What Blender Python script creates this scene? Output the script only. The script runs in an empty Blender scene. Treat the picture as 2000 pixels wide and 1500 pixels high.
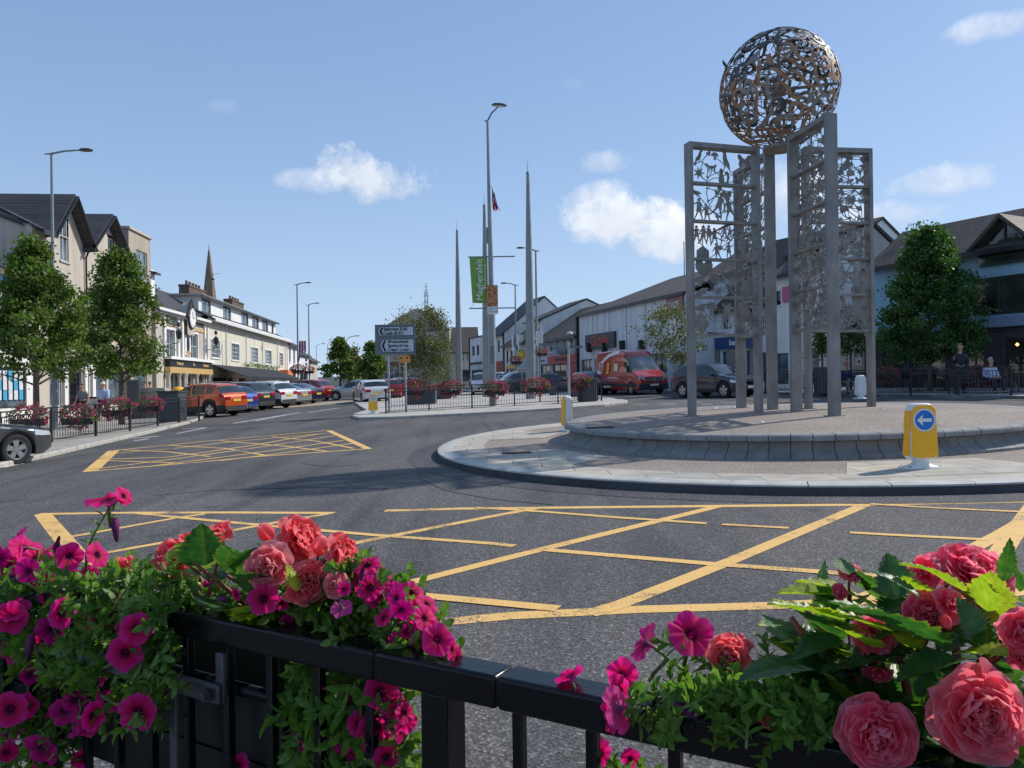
import bpy, math, random
from math import sin, cos, pi, sqrt, atan2, radians
from mathutils import Vector, Matrix, noise, Euler
C = bpy.context.scene.collection
scn = bpy.context.scene
# ------------------------------------------------------------------ camera, world, sun, exposure
FPX = 1540.0; ROLL = radians(0.8); CAMZ = 1.6
cam = bpy.data.cameras.new('camera'); camo = bpy.data.objects.new('camera', cam); C.objects.link(camo)
cam.sensor_width = 36; cam.lens = 36*FPX/2000; cam.clip_end = 3000; cam.clip_start = 0.05
cR = Vector((cos(ROLL), 0, -sin(ROLL))); cU = Vector((sin(ROLL), 0, cos(ROLL))); cF = Vector((0, 1, 0))
camo.matrix_world = Matrix(((cR.x, cU.x, -cF.x, 0), (cR.y, cU.y, -cF.y, 0), (cR.z, cU.z, -cF.z, CAMZ), (0, 0, 0, 1)))
scn.camera = camo
SUN_AZ = radians(62); SUN_EL = radians(40)
w = bpy.data.worlds.new('World'); scn.world = w; w.use_nodes = True
nt = w.node_tree; N = nt.nodes; Lk = nt.links; N.clear()
def nd(tree, t, **kw):
    n = tree.nodes.new(t)
    for k, v in kw.items():
        if k.startswith('i_'): n.inputs[k[2:].replace('_', ' ')].default_value = v
        else: setattr(n, k, v)
    return n
sky = nd(nt, 'ShaderNodeTexSky', sky_type='NISHITA', sun_disc=False, sun_elevation=SUN_EL, sun_rotation=SUN_AZ)
sky.air_density = 1.0; sky.dust_density = 0.6; sky.ozone_density = 2.2; sky.altitude = 50
tc = nd(nt, 'ShaderNodeTexCoord')
def vm(op, a, b=None):
    n = nd(nt, 'ShaderNodeVectorMath', operation=op)
    for i, q in enumerate((a, b)):
        if q is None: continue
        if isinstance(q, (tuple, Vector)): n.inputs[i].default_value = tuple(q)
        else: Lk.new(q, n.inputs[i])
    return n.outputs['Value'] if op in ('DOT_PRODUCT', 'LENGTH') else n.outputs[0]
def mm(op, a, b=None, c=None, clamp=False):
    n = nd(nt, 'ShaderNodeMath', operation=op, use_clamp=clamp)
    for i, q in enumerate((a, b, c)):
        if q is None: continue
        if isinstance(q, (int, float)): n.inputs[i].default_value = q
        else: Lk.new(q, n.inputs[i])
    return n.outputs[0]
def noi(sc, det, vec, rough=.55):
    n = nd(nt, 'ShaderNodeTexNoise'); n.inputs['Scale'].default_value = sc; n.inputs['Detail'].default_value = det
    n.inputs['Roughness'].default_value = rough
    Lk.new(vec, n.inputs['Vector']); return n.outputs[0]
def ray(px, py):
    return (cF*FPX + cR*(px-1000) + cU*(750-py)).normalized()
gen = tc.outputs['Generated']
nA = noi(13, 9, gen, .66); nB = noi(60, 5, gen); nC = noi(7, 4, gen)
nsum = mm('ADD', mm('MULTIPLY', nA, .8), mm('MULTIPLY', nB, .2))
skyc = nd(nt, 'ShaderNodeHueSaturation'); skyc.inputs['Saturation'].default_value = 1.0; skyc.inputs['Value'].default_value = .95
Lk.new(sky.outputs[0], skyc.inputs['Color'])
thin = nd(nt, 'ShaderNodeMix', data_type='RGBA'); thin.inputs[0].default_value = .68; thin.inputs[7].default_value = (1.02, 1.76, 3.15, 1); Lk.new(skyc.outputs[0], thin.inputs[6])
# thin high veil that pales the sky towards the horizon
el = nd(nt, 'ShaderNodeSeparateXYZ'); Lk.new(gen, el.inputs[0])
veil = mm('POWER', mm('SUBTRACT', 1.0, mm('MAXIMUM', el.outputs[2], 0.0), None, True), 5.0)
vmx = nd(nt, 'ShaderNodeMix', data_type='RGBA'); vmx.inputs[7].default_value = (2.9, 3.75, 4.9, 1); Lk.new(mm('MULTIPLY', veil, .85), vmx.inputs[0]); Lk.new(thin.outputs[2], vmx.inputs[6])
cur = vmx.outputs[2]
CL = [(745, 352, 105, 48, 1.0), (690, 325, 66, 46, 1.0), (625, 352, 80, 26, .7), (1222, 430, 105, 50, 1.0), (1320, 458, 110, 46, .95), (1175, 395, 70, 42, .9), (1540, 385, 90, 65, .85),
      (1172, 316, 56, 24, .75), (1835, 352, 95, 30, .9), (1960, 46, 75, 24, .8), (1745, 420, 90, 28, .8), (440, 210, 30, 14, .15), (1120, 165, 24, 14, .12)]
for (px, py, wx, wy, dens) in CL:
    d0 = ray(px, py); e1 = Vector((d0.y, -d0.x, 0)).normalized(); e2 = e1.cross(d0)
    if e2.z < 0: e2 = -e2
    u = mm('MULTIPLY', vm('DOT_PRODUCT', gen, e1), FPX/wx); v = mm('MULTIPLY', vm('DOT_PRODUCT', gen, e2), FPX/wy)
    # flat base: the lower half falls off faster
    r2 = mm('ADD', mm('MULTIPLY', u, u), mm('MULTIPLY', v, v))
    front = mm('GREATER_THAN', vm('DOT_PRODUCT', gen, d0), .5)
    m = mm('SUBTRACT', mm('ADD', 1.0, mm('MULTIPLY', mm('SUBTRACT', nsum, .5), 4.6)), r2)
    k = 1.2 if dens > .92 else .65
    m = mm('MULTIPLY', mm('MULTIPLY', mm('MULTIPLY', m, k, None, True), dens), front, None, True)
    shade = mm('ADD', mm('ADD', .55, mm('MULTIPLY', v, .38)), mm('MULTIPLY', mm('SUBTRACT', nA, .5), 1.5), None, True)
    cc = nd(nt, 'ShaderNodeMix', data_type='RGBA'); Lk.new(shade, cc.inputs[0])
    cc.inputs[6].default_value = (2.9, 3.35, 4.1, 1); cc.inputs[7].default_value = (5.1, 5.25, 5.5, 1)
    mx = nd(nt, 'ShaderNodeMix', data_type='RGBA'); Lk.new(m, mx.inputs[0]); Lk.new(cur, mx.inputs[6]); Lk.new(cc.outputs[2], mx.inputs[7])
    cur = mx.outputs[2]
bg = nd(nt, 'ShaderNodeBackground'); bg.inputs[1].default_value = 0.14; Lk.new(cur, bg.inputs[0])
wo = nd(nt, 'ShaderNodeOutputWorld'); Lk.new(bg.outputs[0], wo.inputs[0])
sl = bpy.data.lights.new('sun', 'SUN'); sl.energy = 3.05; sl.angle = radians(1.2); sl.color = (1, .95, .87)
so = bpy.data.objects.new('sun', sl); C.objects.link(so)
sdir = Vector((sin(SUN_AZ)*cos(SUN_EL), cos(SUN_AZ)*cos(SUN_EL), sin(SUN_EL)))
so.rotation_euler = sdir.to_track_quat('Z', 'Y').to_euler()
scn.view_settings.view_transform = 'Standard'; scn.view_settings.look = 'None'; scn.view_settings.exposure = 0.52
# ------------------------------------------------------------------ the sloping ground of the town centre and helpers
GA, GB = .026, .0153
def gz(x, y): return GA*x + GB*y
def place(px, py, h=0.0):
    """point of the ground (raised by h) seen at photo pixel"""
    d = ray(px, py); t = (h-CAMZ)/(d.z-GA*d.x-GB*d.y)
    return Vector((d.x*t, d.y*t, CAMZ+d.z*t))
def at(px, py, Y):
    d = ray(px, py); return Vector((0, 0, CAMZ)) + d*(Y/d.y)
rnd = random.Random(7)
def tag(o, label=None, cat=None, group=None, kind=None):
    if label: o['label'] = label
    if cat: o['category'] = cat
    if group: o['group'] = group
    if kind: o['kind'] = kind
    return o
def thing(name, label, cat, loc=(0, 0, 0), rz=0, group=None):
    o = bpy.data.objects.new(name, None); C.objects.link(o); o.location = loc; o.rotation_euler = (0, 0, rz)
    o.empty_display_size = .1
    return tag(o, label, cat, group)
def dup(o, parent=None):
    c = o.copy(); C.objects.link(c); c.parent = parent
    for ch in o.children: dup(ch, c)
    return c
class MB:
    def __init__(s): s.v = []; s.f = []; s.m = []; s.cols = None
    def add(s, vs, fs, mi=0):
        n = len(s.v); s.v += [tuple(q) for q in vs]; s.f += [tuple(i+n for i in f) for f in fs]; s.m += [mi]*len(fs)
    def box(s, x0, x1, y0, y1, z0, z1, mi=0, T=None):
        vs = [Vector((x, y, z)) for x in (x0, x1) for y in (y0, y1) for z in (z0, z1)]
        if T: vs = [T(q) for q in vs]
        s.add(vs, [(0, 1, 3, 2), (4, 6, 7, 5), (0, 4, 5, 1), (2, 3, 7, 6), (0, 2, 6, 4), (1, 5, 7, 3)], mi); return s
    def bar(s, p0, p1, wx, wy, mi=0, up=Vector((0, 0, 1))):
        p0 = Vector(p0); p1 = Vector(p1); d = (p1-p0).normalized(); a = d.cross(up)
        if a.length < 1e-4: a = Vector((1, 0, 0))
        a.normalize(); b = a.cross(d).normalized()
        vs = [p+a*(i*wx/2)+b*(j*wy/2) for p in (p0, p1) for i, j in ((-1, -1), (1, -1), (1, 1), (-1, 1))]
        s.add(vs, [(3, 2, 1, 0), (4, 5, 6, 7), (0, 1, 5, 4), (1, 2, 6, 5), (2, 3, 7, 6), (3, 0, 4, 7)], mi); return s
    def tube(s, pts, r, n=8, mi=0, cap=True):
        pts = [Vector(p) for p in pts]; k = len(pts)
        rs = r if isinstance(r, (list, tuple)) else [r]*k
        vs = []; prev = None
        for i, p in enumerate(pts):
            d = (pts[min(i+1, k-1)]-pts[max(i-1, 0)]).normalized()
            a = prev-d*prev.dot(d) if prev is not None else d.cross(Vector((0, 0, 1)) if abs(d.z) < .9 else Vector((1, 0, 0)))
            if a.length < 1e-6: a = d.orthogonal()
            a.normalize(); prev = a; b = d.cross(a)
            for j in range(n):
                t = 2*pi*j/n; vs.append(p+a*(cos(t)*rs[i])+b*(sin(t)*rs[i]))
        fs = [(i*n+j, i*n+(j+1) % n, (i+1)*n+(j+1) % n, (i+1)*n+j) for i in range(k-1) for j in range(n)]
        if cap: fs += [tuple(range(n-1, -1, -1)), tuple(range((k-1)*n, k*n))]
        s.add(vs, fs, mi); return s
    def lathe(s, prof, n=24, c=(0, 0, 0), mi=0, a0=0, a1=2*pi, cap=False):
        full = abs(a1-a0-2*pi) < 1e-6; m = n if full else n+1; k = len(prof); vs = []
        for i in range(m):
            t = a0+(a1-a0)*i/n
            for r, z in prof: vs.append((c[0]+r*cos(t), c[1]+r*sin(t), c[2]+z))
        fs = []
        for i in range(n):
            i2 = (i+1) % m
            for j in range(k-1): fs.append((i*k+j, i2*k+j, i2*k+j+1, i*k+j+1))
        if cap and not full: fs += [tuple(range(k)), tuple(n*k+j for j in range(k-1, -1, -1))]
        s.add(vs, fs, mi); return s
    def prism(s, poly, t0, t1, fn, mi=0):
        n = len(poly); vs = [fn(a, b, t0) for a, b in poly]+[fn(a, b, t1) for a, b in poly]
        s.add(vs, [tuple(range(n)), tuple(range(2*n-1, n-1, -1))]+[(i, n+i, n+(i+1) % n, (i+1) % n) for i in range(n)], mi); return s
    def build(s, name, mats, parent=None, smooth=False, loc=None):
        me = bpy.data.meshes.new(name); me.from_pydata(s.v, [], s.f)
        if not isinstance(mats, (list, tuple)): mats = [mats]
        for m in mats: me.materials.append(m)
        if len(mats) > 1: me.polygons.foreach_set('material_index', s.m)
        if smooth: me.polygons.foreach_set('use_smooth', [True]*len(me.polygons))
        if s.cols:
            at_ = me.attributes.new('tone', 'FLOAT', 'POINT'); at_.data.foreach_set('value', s.cols)
        me.update(); o = bpy.data.objects.new(name, me); C.objects.link(o)
        if parent: o.parent = parent
        if loc: o.location = loc
        return o
def fixn(o, ang=None):
    import bmesh
    bm = bmesh.new(); bm.from_mesh(o.data); bmesh.ops.recalc_face_normals(bm, faces=bm.faces); bm.to_mesh(o.data); bm.free()
    return o
def edgesplit(o, deg=35):
    me = o.data
    me.polygons.foreach_set('use_smooth', [True]*len(me.polygons))
    try: me.set_sharp_from_angle(angle=radians(deg))
    except Exception: pass
    return o
XZ = lambda y: (lambda a, b, t: (a, y+t, b))
def text(s, size, m, parent, mw, ext=.002, align='CENTER', name='lettering', shear=0, sx=1, bold=0):
    cu = bpy.data.curves.new('t', 'FONT'); cu.body = s; cu.size = size; cu.extrude = ext; cu.align_x = align; cu.align_y = 'CENTER'
    cu.shear = shear; cu.offset = bold
    to = bpy.data.objects.new('t', cu); C.objects.link(to)
    me = bpy.data.meshes.new_from_object(to.evaluated_get(bpy.context.evaluated_depsgraph_get()))
    bpy.data.objects.remove(to); me.materials.clear(); me.materials.append(m)
    o = bpy.data.objects.new(name, me); C.objects.link(o); o.parent = parent
    o.matrix_local = mw @ Matrix.Diagonal((sx, 1, 1, 1))
    return o
RX = Matrix.Rotation(pi/2, 4, 'X')       # text standing up, read from -y
def TM(x, y, z, extra=Matrix.Identity(4)): return Matrix.Translation((x, y, z)) @ extra @ RX
# ------------------------------------------------------------------ materials
MC = {}
def base(name):
    m = bpy.data.materials.new(name); m.use_nodes = True; t = m.node_tree; b = t.nodes['Principled BSDF']; return m, t, b
def pm(name, col, rough=.6, metal=0, var=.12, scale=6, bump=0, bscale=None, coat=0, spec=.5, col2=None, stretch=None):
    """general procedural material: noise mottled colour + optional bump"""
    if name in MC: return MC[name]
    m, t, b = base(name); MC[name] = m
    co = nd(t, 'ShaderNodeTexCoord').outputs['Object']
    if stretch:
        mp = nd(t, 'ShaderNodeMapping'); mp.inputs['Scale'].default_value = stretch; t.links.new(co, mp.inputs[0]); co = mp.outputs[0]
    n = nd(t, 'ShaderNodeTexNoise'); n.inputs['Scale'].default_value = scale; n.inputs['Detail'].default_value = 6; t.links.new(co, n.inputs['Vector'])
    r = nd(t, 'ShaderNodeValToRGB'); r.color_ramp.elements[0].position = .3; r.color_ramp.elements[1].position = .7
    c2 = col2 or tuple(min(1, c*(1+var)) for c in col); c1 = col if col2 else tuple(c*(1-var) for c in col)
    r.color_ramp.elements[0].color = (*c1, 1); r.color_ramp.elements[1].color = (*c2, 1)
    t.links.new(n.outputs[0], r.inputs[0]); t.links.new(r.outputs[0], b.inputs['Base Color'])
    b.inputs['Roughness'].default_value = rough; b.inputs['Metallic'].default_value = metal
    b.inputs['Coat Weight'].default_value = coat; b.inputs['Coat Roughness'].default_value = .04; b.inputs['Specular IOR Level'].default_value = spec
    if bump:
        n2 = nd(t, 'ShaderNodeTexNoise'); n2.inputs['Scale'].default_value = bscale or scale*6; n2.inputs['Detail'].default_value = 4
        t.links.new(co, n2.inputs['Vector']); bp = nd(t, 'ShaderNodeBump'); bp.inputs['Strength'].default_value = bump; bp.inputs['Distance'].default_value = .02
        t.links.new(n2.outputs[0], bp.inputs['Height']); t.links.new(bp.outputs[0], b.inputs['Normal'])
    return m
def ramp(t, src, stops):
    r = nd(t, 'ShaderNodeValToRGB'); e = r.color_ramp.elements
    while len(e) < len(stops): e.new(.5)
    for q, (p, c) in zip(e, stops): q.position = p; q.color = (*c, 1)
    t.links.new(src, r.inputs[0]); return r.outputs[0]
def tex(t, kind, vec, **kw):
    n = nd(t, kind)
    for k, v in kw.items(): n.inputs[k].default_value = v
    t.links.new(vec, n.inputs['Vector']); return n
def mixc(t, f, a, b, bt='MIX'):
    n = nd(t, 'ShaderNodeMix', data_type='RGBA', blend_type=bt)
    for i, q in ((0, f), (6, a), (7, b)):
        if hasattr(q, 'links') or hasattr(q, 'is_linked'): t.links.new(q, n.inputs[i])
        else: n.inputs[i].default_value = q if i == 0 else (*q, 1)
    return n.outputs[2]
def bumpn(t, b, h, strength, dist):
    bp = nd(t, 'ShaderNodeBump'); bp.inputs['Strength'].default_value = strength; bp.inputs['Distance'].default_value = dist
    t.links.new(h, bp.inputs['Height']); t.links.new(bp.outputs[0], b.inputs['Normal'])
def asphalt(name, base_c, paint=None, lighter=1.0):
    m, t, b = base(name); co = nd(t, 'ShaderNodeTexCoord').outputs['Object']
    v = tex(t, 'ShaderNodeTexVoronoi', co, Scale=75.0); n1 = tex(t, 'ShaderNodeTexNoise', co, Scale=.35, Detail=5.0); n2 = tex(t, 'ShaderNodeTexNoise', co, Scale=55.0, Detail=3.0)
    sep = nd(t, 'ShaderNodeSeparateColor'); t.links.new(v.outputs['Color'], sep.inputs[0])
    c = [q*lighter for q in base_c]
    k = ramp(t, sep.outputs[0], [(0, tuple(q*.55 for q in c)), (.55, tuple(c)), (.9, tuple(q*1.5 for q in c)), (.99, (.22, .21, .20))])
    k = mixc(t, .75, k, ramp(t, n1.outputs[0], [(.3, (.72, .72, .74)), (.7, (1.25, 1.22, 1.2))]), 'MULTIPLY')
    mp = nd(t, 'ShaderNodeMapping'); mp.inputs['Scale'].default_value = (1.3, .16, 1); mp.inputs['Rotation'].default_value = (0, 0, .9); t.links.new(co, mp.inputs[0]); n4 = tex(t, 'ShaderNodeTexNoise', mp.outputs[0], Scale=1.1, Detail=5.0, Distortion=.6)
    k = mixc(t, .8, k, ramp(t, n4.outputs[0], [(.36, (.70, .70, .73)), (.5, (1, 1, 1)), (.64, (1.22, 1.19, 1.14))]), 'MULTIPLY')
    n5 = tex(t, 'ShaderNodeTexNoise', co, Scale=1.7, Detail=3.0); k = mixc(t, ramp(t, n5.outputs[0], [(.66, (0, 0, 0)), (.72, (.55, .55, .55))]), k, (.035, .035, .038))
    h = mm2(t, 'ADD', v.outputs['Distance'], n2.outputs[0])
    rg = None
    if paint:
        nw = tex(t, 'ShaderNodeTexNoise', co, Scale=1.3, Detail=9.0, Roughness=.78); nf = tex(t, 'ShaderNodeTexNoise', co, Scale=60.0, Detail=2.0)
        s = mm2(t, 'ADD', mm2(t, 'MULTIPLY', nw.outputs[0], .72), mm2(t, 'MULTIPLY', nf.outputs[0], .28))
        f = ramp(t, s, [(.535, (0, 0, 0)), (.60, (1, 1, 1))])
        pc = ramp(t, n2.outputs[0], [(.3, tuple(q*.86 for q in paint)), (.7, paint)])
        k = mixc(t, f, pc, k)
    t.links.new(k, b.inputs['Base Color']); b.inputs['Roughness'].default_value = .86 if not paint else .7; b.inputs['Specular IOR Level'].default_value = .35
    bumpn(t, b, h, .55 if not paint else .3, .006)
    return m
def mm2(t, op, a, b_):
    n = nd(t, 'ShaderNodeMath', operation=op)
    for i, q in enumerate((a, b_)):
        if isinstance(q, (int, float)): n.inputs[i].default_value = q
        else: t.links.new(q, n.inputs[i])
    return n.outputs[0]
def slabs(name, c1, c2, mortar, bw, rh, ms=.012, rough=.8, xy=True, zmul=1.0, bump=.3, nsc=9.0, offset=.5, spec=.4, bias=0.0):
    """brick texture in object space; xy: on the ground, else along x / z of a facade"""
    m, t, b = base(name); co = nd(t, 'ShaderNodeTexCoord').outputs['Object']; vec = co
    if not xy:
        sx = nd(t, 'ShaderNodeSeparateXYZ'); t.links.new(co, sx.inputs[0]); cx = nd(t, 'ShaderNodeCombineXYZ')
        t.links.new(mm2(t, 'ADD', sx.outputs[0], mm2(t, 'MULTIPLY', sx.outputs[1], .999)) if zmul == 1.0 else sx.outputs[0], cx.inputs[0])
        t.links.new(mm2(t, 'MULTIPLY', sx.outputs[2], zmul), cx.inputs[1]); vec = cx.outputs[0]
    br = nd(t, 'ShaderNodeTexBrick'); br.offset = offset; br.inputs['Scale'].default_value = 1; br.inputs['Brick Width'].default_value = bw; br.inputs['Row Height'].default_value = rh
    br.inputs['Mortar Size'].default_value = ms; br.inputs['Bias'].default_value = bias
    br.inputs['Color1'].default_value = (*c1, 1); br.inputs['Color2'].default_value = (*c2, 1); br.inputs['Mortar'].default_value = (*mortar, 1)
    t.links.new(vec, br.inputs['Vector'])
    n = tex(t, 'ShaderNodeTexNoise', co, Scale=nsc, Detail=6.0)
    n0 = tex(t, 'ShaderNodeTexNoise', co, Scale=.6, Detail=4.0)
    k = mixc(t, .8, br.outputs[0], ramp(t, n.outputs[0], [(.3, (.8, .8, .8)), (.7, (1.18, 1.18, 1.18))]), 'MULTIPLY')
    k = mixc(t, .7, k, ramp(t, n0.outputs[0], [(.3, (.8, .82, .86)), (.7, (1.15, 1.12, 1.06))]), 'MULTIPLY')
    t.links.new(k, b.inputs['Base Color']); b.inputs['Roughness'].default_value = rough; b.inputs['Specular IOR Level'].default_value = spec
    if bump: bumpn(t, b, mm2(t, 'SUBTRACT', 1.0, br.outputs['Fac']), bump, .012)
    return m
def speckle(name, c0, c1, c2, sc, rough=.85, bump=.4, big=.5):
    m, t, b = base(name); co = nd(t, 'ShaderNodeTexCoord').outputs['Object']
    v = tex(t, 'ShaderNodeTexVoronoi', co, Scale=sc); sep = nd(t, 'ShaderNodeSeparateColor'); t.links.new(v.outputs['Color'], sep.inputs[0])
    k = ramp(t, sep.outputs[0], [(0, c0), (.5, c1), (1, c2)]); n = tex(t, 'ShaderNodeTexNoise', co, Scale=big, Detail=6.0)
    k = mixc(t, .8, k, ramp(t, n.outputs[0], [(.3, (.8, .8, .8)), (.7, (1.15, 1.15, 1.15))]), 'MULTIPLY')
    t.links.new(k, b.inputs['Base Color']); b.inputs['Roughness'].default_value = rough
    bumpn(t, b, v.outputs['Distance'], bump, .006); return m
def render_wall(name, col, stain=.25):
    """painted render with vertical rain stains"""
    m, t, b = base(name); co = nd(t, 'ShaderNodeTexCoord').outputs['Object']
    mp = nd(t, 'ShaderNodeMapping'); mp.inputs['Scale'].default_value = (1.6, 1.6, .22); t.links.new(co, mp.inputs[0])
    n = tex(t, 'ShaderNodeTexNoise', mp.outputs[0], Scale=1.0, Detail=8.0, Roughness=.6); n2 = tex(t, 'ShaderNodeTexNoise', co, Scale=14.0, Detail=6.0)
    a = tuple(q*(1-stain) for q in col)
    k = ramp(t, n.outputs[0], [(.32, a), (.55, col), (.8, tuple(min(1, q*1.06) for q in col))])
    k = mixc(t, .5, k, ramp(t, n2.outputs[0], [(.3, (.88, .88, .88)), (.7, (1.1, 1.1, 1.1))]), 'MULTIPLY')
    t.links.new(k, b.inputs['Base Color']); b.inputs['Roughness'].default_value = .85; bumpn(t, b, n2.outputs[0], .15, .01)
    MC[name] = m; return m
def leafy(name, c0, c1, c2, trans=.35, sc=.9, rough=.5, veins=0, tonecol=None):
    m, t, b = base(name); tcn = nd(t, 'ShaderNodeTexCoord'); co = tcn.outputs['Object']
    n = tex(t, 'ShaderNodeTexNoise', co, Scale=sc, Detail=3.0); n2 = tex(t, 'ShaderNodeTexNoise', co, Scale=sc*14, Detail=2.0)
    s = mm2(t, 'ADD', mm2(t, 'MULTIPLY', n.outputs[0], .55), mm2(t, 'MULTIPLY', n2.outputs[0], .45))
    k = ramp(t, s, [(.33, c0), (.5, c1), (.68, c2)])
    if tonecol:
        a = nd(t, 'ShaderNodeAttribute', attribute_name='tone'); k = mixc(t, a.outputs['Fac'], k, tonecol)
    t.links.new(k, b.inputs['Base Color']); b.inputs['Roughness'].default_value = rough; b.inputs['Specular IOR Level'].default_value = .45
    tr = nd(t, 'ShaderNodeBsdfTranslucent'); bright = mixc(t, 1.0, k, (1.5, 1.7, .7), 'MULTIPLY'); t.links.new(bright, tr.inputs[0])
    mx = nd(t, 'ShaderNodeMixShader'); mx.inputs[0].default_value = trans
    t.links.new(b.outputs[0], mx.inputs[1]); t.links.new(tr.outputs[0], mx.inputs[2]); t.links.new(mx.outputs[0], t.nodes['Material Output'].inputs[0])
    return m
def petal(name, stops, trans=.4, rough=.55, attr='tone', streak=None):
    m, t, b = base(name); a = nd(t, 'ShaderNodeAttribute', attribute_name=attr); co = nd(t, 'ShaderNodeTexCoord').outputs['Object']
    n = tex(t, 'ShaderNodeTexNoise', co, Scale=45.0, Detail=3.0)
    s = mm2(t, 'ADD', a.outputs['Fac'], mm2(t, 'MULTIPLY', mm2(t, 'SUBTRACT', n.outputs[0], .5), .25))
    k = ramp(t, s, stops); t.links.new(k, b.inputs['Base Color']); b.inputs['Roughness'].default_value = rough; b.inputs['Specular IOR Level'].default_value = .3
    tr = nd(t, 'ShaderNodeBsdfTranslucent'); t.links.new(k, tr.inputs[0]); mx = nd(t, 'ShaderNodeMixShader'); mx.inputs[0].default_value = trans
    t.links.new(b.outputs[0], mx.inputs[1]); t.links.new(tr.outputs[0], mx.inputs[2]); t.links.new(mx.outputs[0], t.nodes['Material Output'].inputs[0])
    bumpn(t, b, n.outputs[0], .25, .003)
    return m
def glass(name, col=(.02, .025, .03), rough=.06, spec=.6):
    m, t, b = base(name); co = nd(t, 'ShaderNodeTexCoord').outputs['Object']
    n = tex(t, 'ShaderNodeTexNoise', co, Scale=1.3, Detail=4.0)
    t.links.new(ramp(t, n.outputs[0], [(.35, tuple(q*.5 for q in col)), (.65, tuple(q*1.8 for q in col))]), b.inputs['Base Color'])
    b.inputs['Roughness'].default_value = rough; b.inputs['Specular IOR Level'].default_value = spec; b.inputs['Coat Weight'].default_value = .3
    MC[name] = m; return m
ASPH = asphalt('asphalt', (.086, .082, .081))
YEL = asphalt('yellow_road_paint', (.086, .082, .081), paint=(.80, .485, .155))
WHT = asphalt('white_road_paint', (.086, .082, .081), paint=(.62, .62, .6))
TAR = asphalt('patched_asphalt', (.06, .06, .066))
KERB = pm('kerb_stone', (.40, .375, .33), .8, var=.2, scale=5, bump=.2)
GRAN = pm('granite_kerb', (.44, .44, .43), .75, var=.15, scale=7, bump=.25, bscale=60)
GRAND = pm('granite_joint', (.05, .05, .05), .9)
FLAG = slabs('sandstone_flags', (.47, .405, .315), (.37, .35, .305), (.16, .145, .125), .9, .6, .009, nsc=3)
PAVE = slabs('concrete_paving', (.40, .37, .33), (.33, .31, .28), (.18, .17, .16), .6, .4, .008)
RESIN = speckle('resin_gravel', (.13, .095, .075), (.25, .20, .165), (.40, .34, .29), 75, big=.8)
STEEL = pm('galvanised_steel', (.25, .24, .225), .55, .3, var=.25, scale=4, bump=.1, stretch=(1, 1, .5))
STEELD = pm('weathered_steel_plate', (.25, .23, .205), .6, .2, var=.3, scale=5)
RUST = pm('rust_patina_steel', (.30, .13, .06), .65, .35, col2=(.42, .27, .17), scale=6)
POLE = pm('painted_pole_grey', (.22, .24, .25), .45, .3, var=.1, scale=3)
POLED = pm('dark_pole_grey', (.16, .18, .19), .45, .4, var=.15, scale=3)
DST_ = None
BLK = pm('black_gloss_paint', (.004, .0045, .006), .24, 0, var=.3, scale=14, bump=.04, bscale=70, coat=0, spec=.3)
BLKM = pm('black_satin_paint', (.018, .02, .023), .45, 0, var=.3, scale=9)
BLKP = pm('black_plastic', (.006, .006, .007), .5, 0, var=.3, scale=9)
WHITE = pm('white_paint', (.78, .78, .76), .5, var=.05)
CREAM = pm('cream_paint', (.62, .57, .44), .6, var=.06)
GOLD = pm('gold_paint', (.62, .42, .16), .45, .2)
DGREY = pm('charcoal_paint', (.05, .055, .062), .5)
RED = pm('red_sign_paint', (.5, .03, .03), .45)
BLUE = pm('blue_sign_paint', (.01, .16, .52), .4)
NAVY = pm('navy_sign_paint', (.015, .06, .17), .4)
YELP = pm('yellow_plastic', (.95, .45, .005), .4, var=.03, coat=.2)
WPL = pm('white_plastic', (.74, .74, .71), .35, var=.05, coat=.2)
GLS = glass('window_glass'); GLSB = glass('bright_window_glass', (.09, .12, .14), .08)
SLATE = slabs('roof_slates', (.045, .045, .05), (.065, .06, .062), (.015, .015, .015), .32, .26, .012, xy=False, zmul=1.25, bump=.6, rough=.65)
SLATEB = slabs('brown_roof_slates', (.075, .06, .05), (.10, .08, .068), (.025, .02, .018), .34, .28, .014, xy=False, zmul=1.25, bump=.6, rough=.75)
BRICK = slabs('red_brick', (.22, .075, .05), (.16, .06, .045), (.2, .17, .15), .22, .075, .008, xy=False, bump=.4)
BRICKB = slabs('brown_brick', (.13, .085, .06), (.10, .065, .05), (.12, .1, .09), .22, .075, .008, xy=False, bump=.4)
STONEW = slabs('grey_ashlar', (.30, .27, .25), (.25, .22, .21), (.1, .09, .08), .6, .3, .01, xy=False, bump=.5)
TREEL = leafy('maple_leaves', (.035, .062, .014), (.095, .15, .025), (.17, .24, .045), .38, .9)
TREED = leafy('dark_maple_leaves', (.02, .055, .014), (.045, .105, .02), (.10, .18, .035), .35, .9)
BIRCHL = leafy('birch_leaves', (.07, .085, .03), (.12, .13, .05), (.17, .17, .07), .3, .8)
BARK = pm('bark', (.12, .10, .08), .9, var=.3, scale=8, bump=.5)
BARKW = pm('pale_bark', (.4, .37, .33), .8, var=.35, scale=10, bump=.3)
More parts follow.
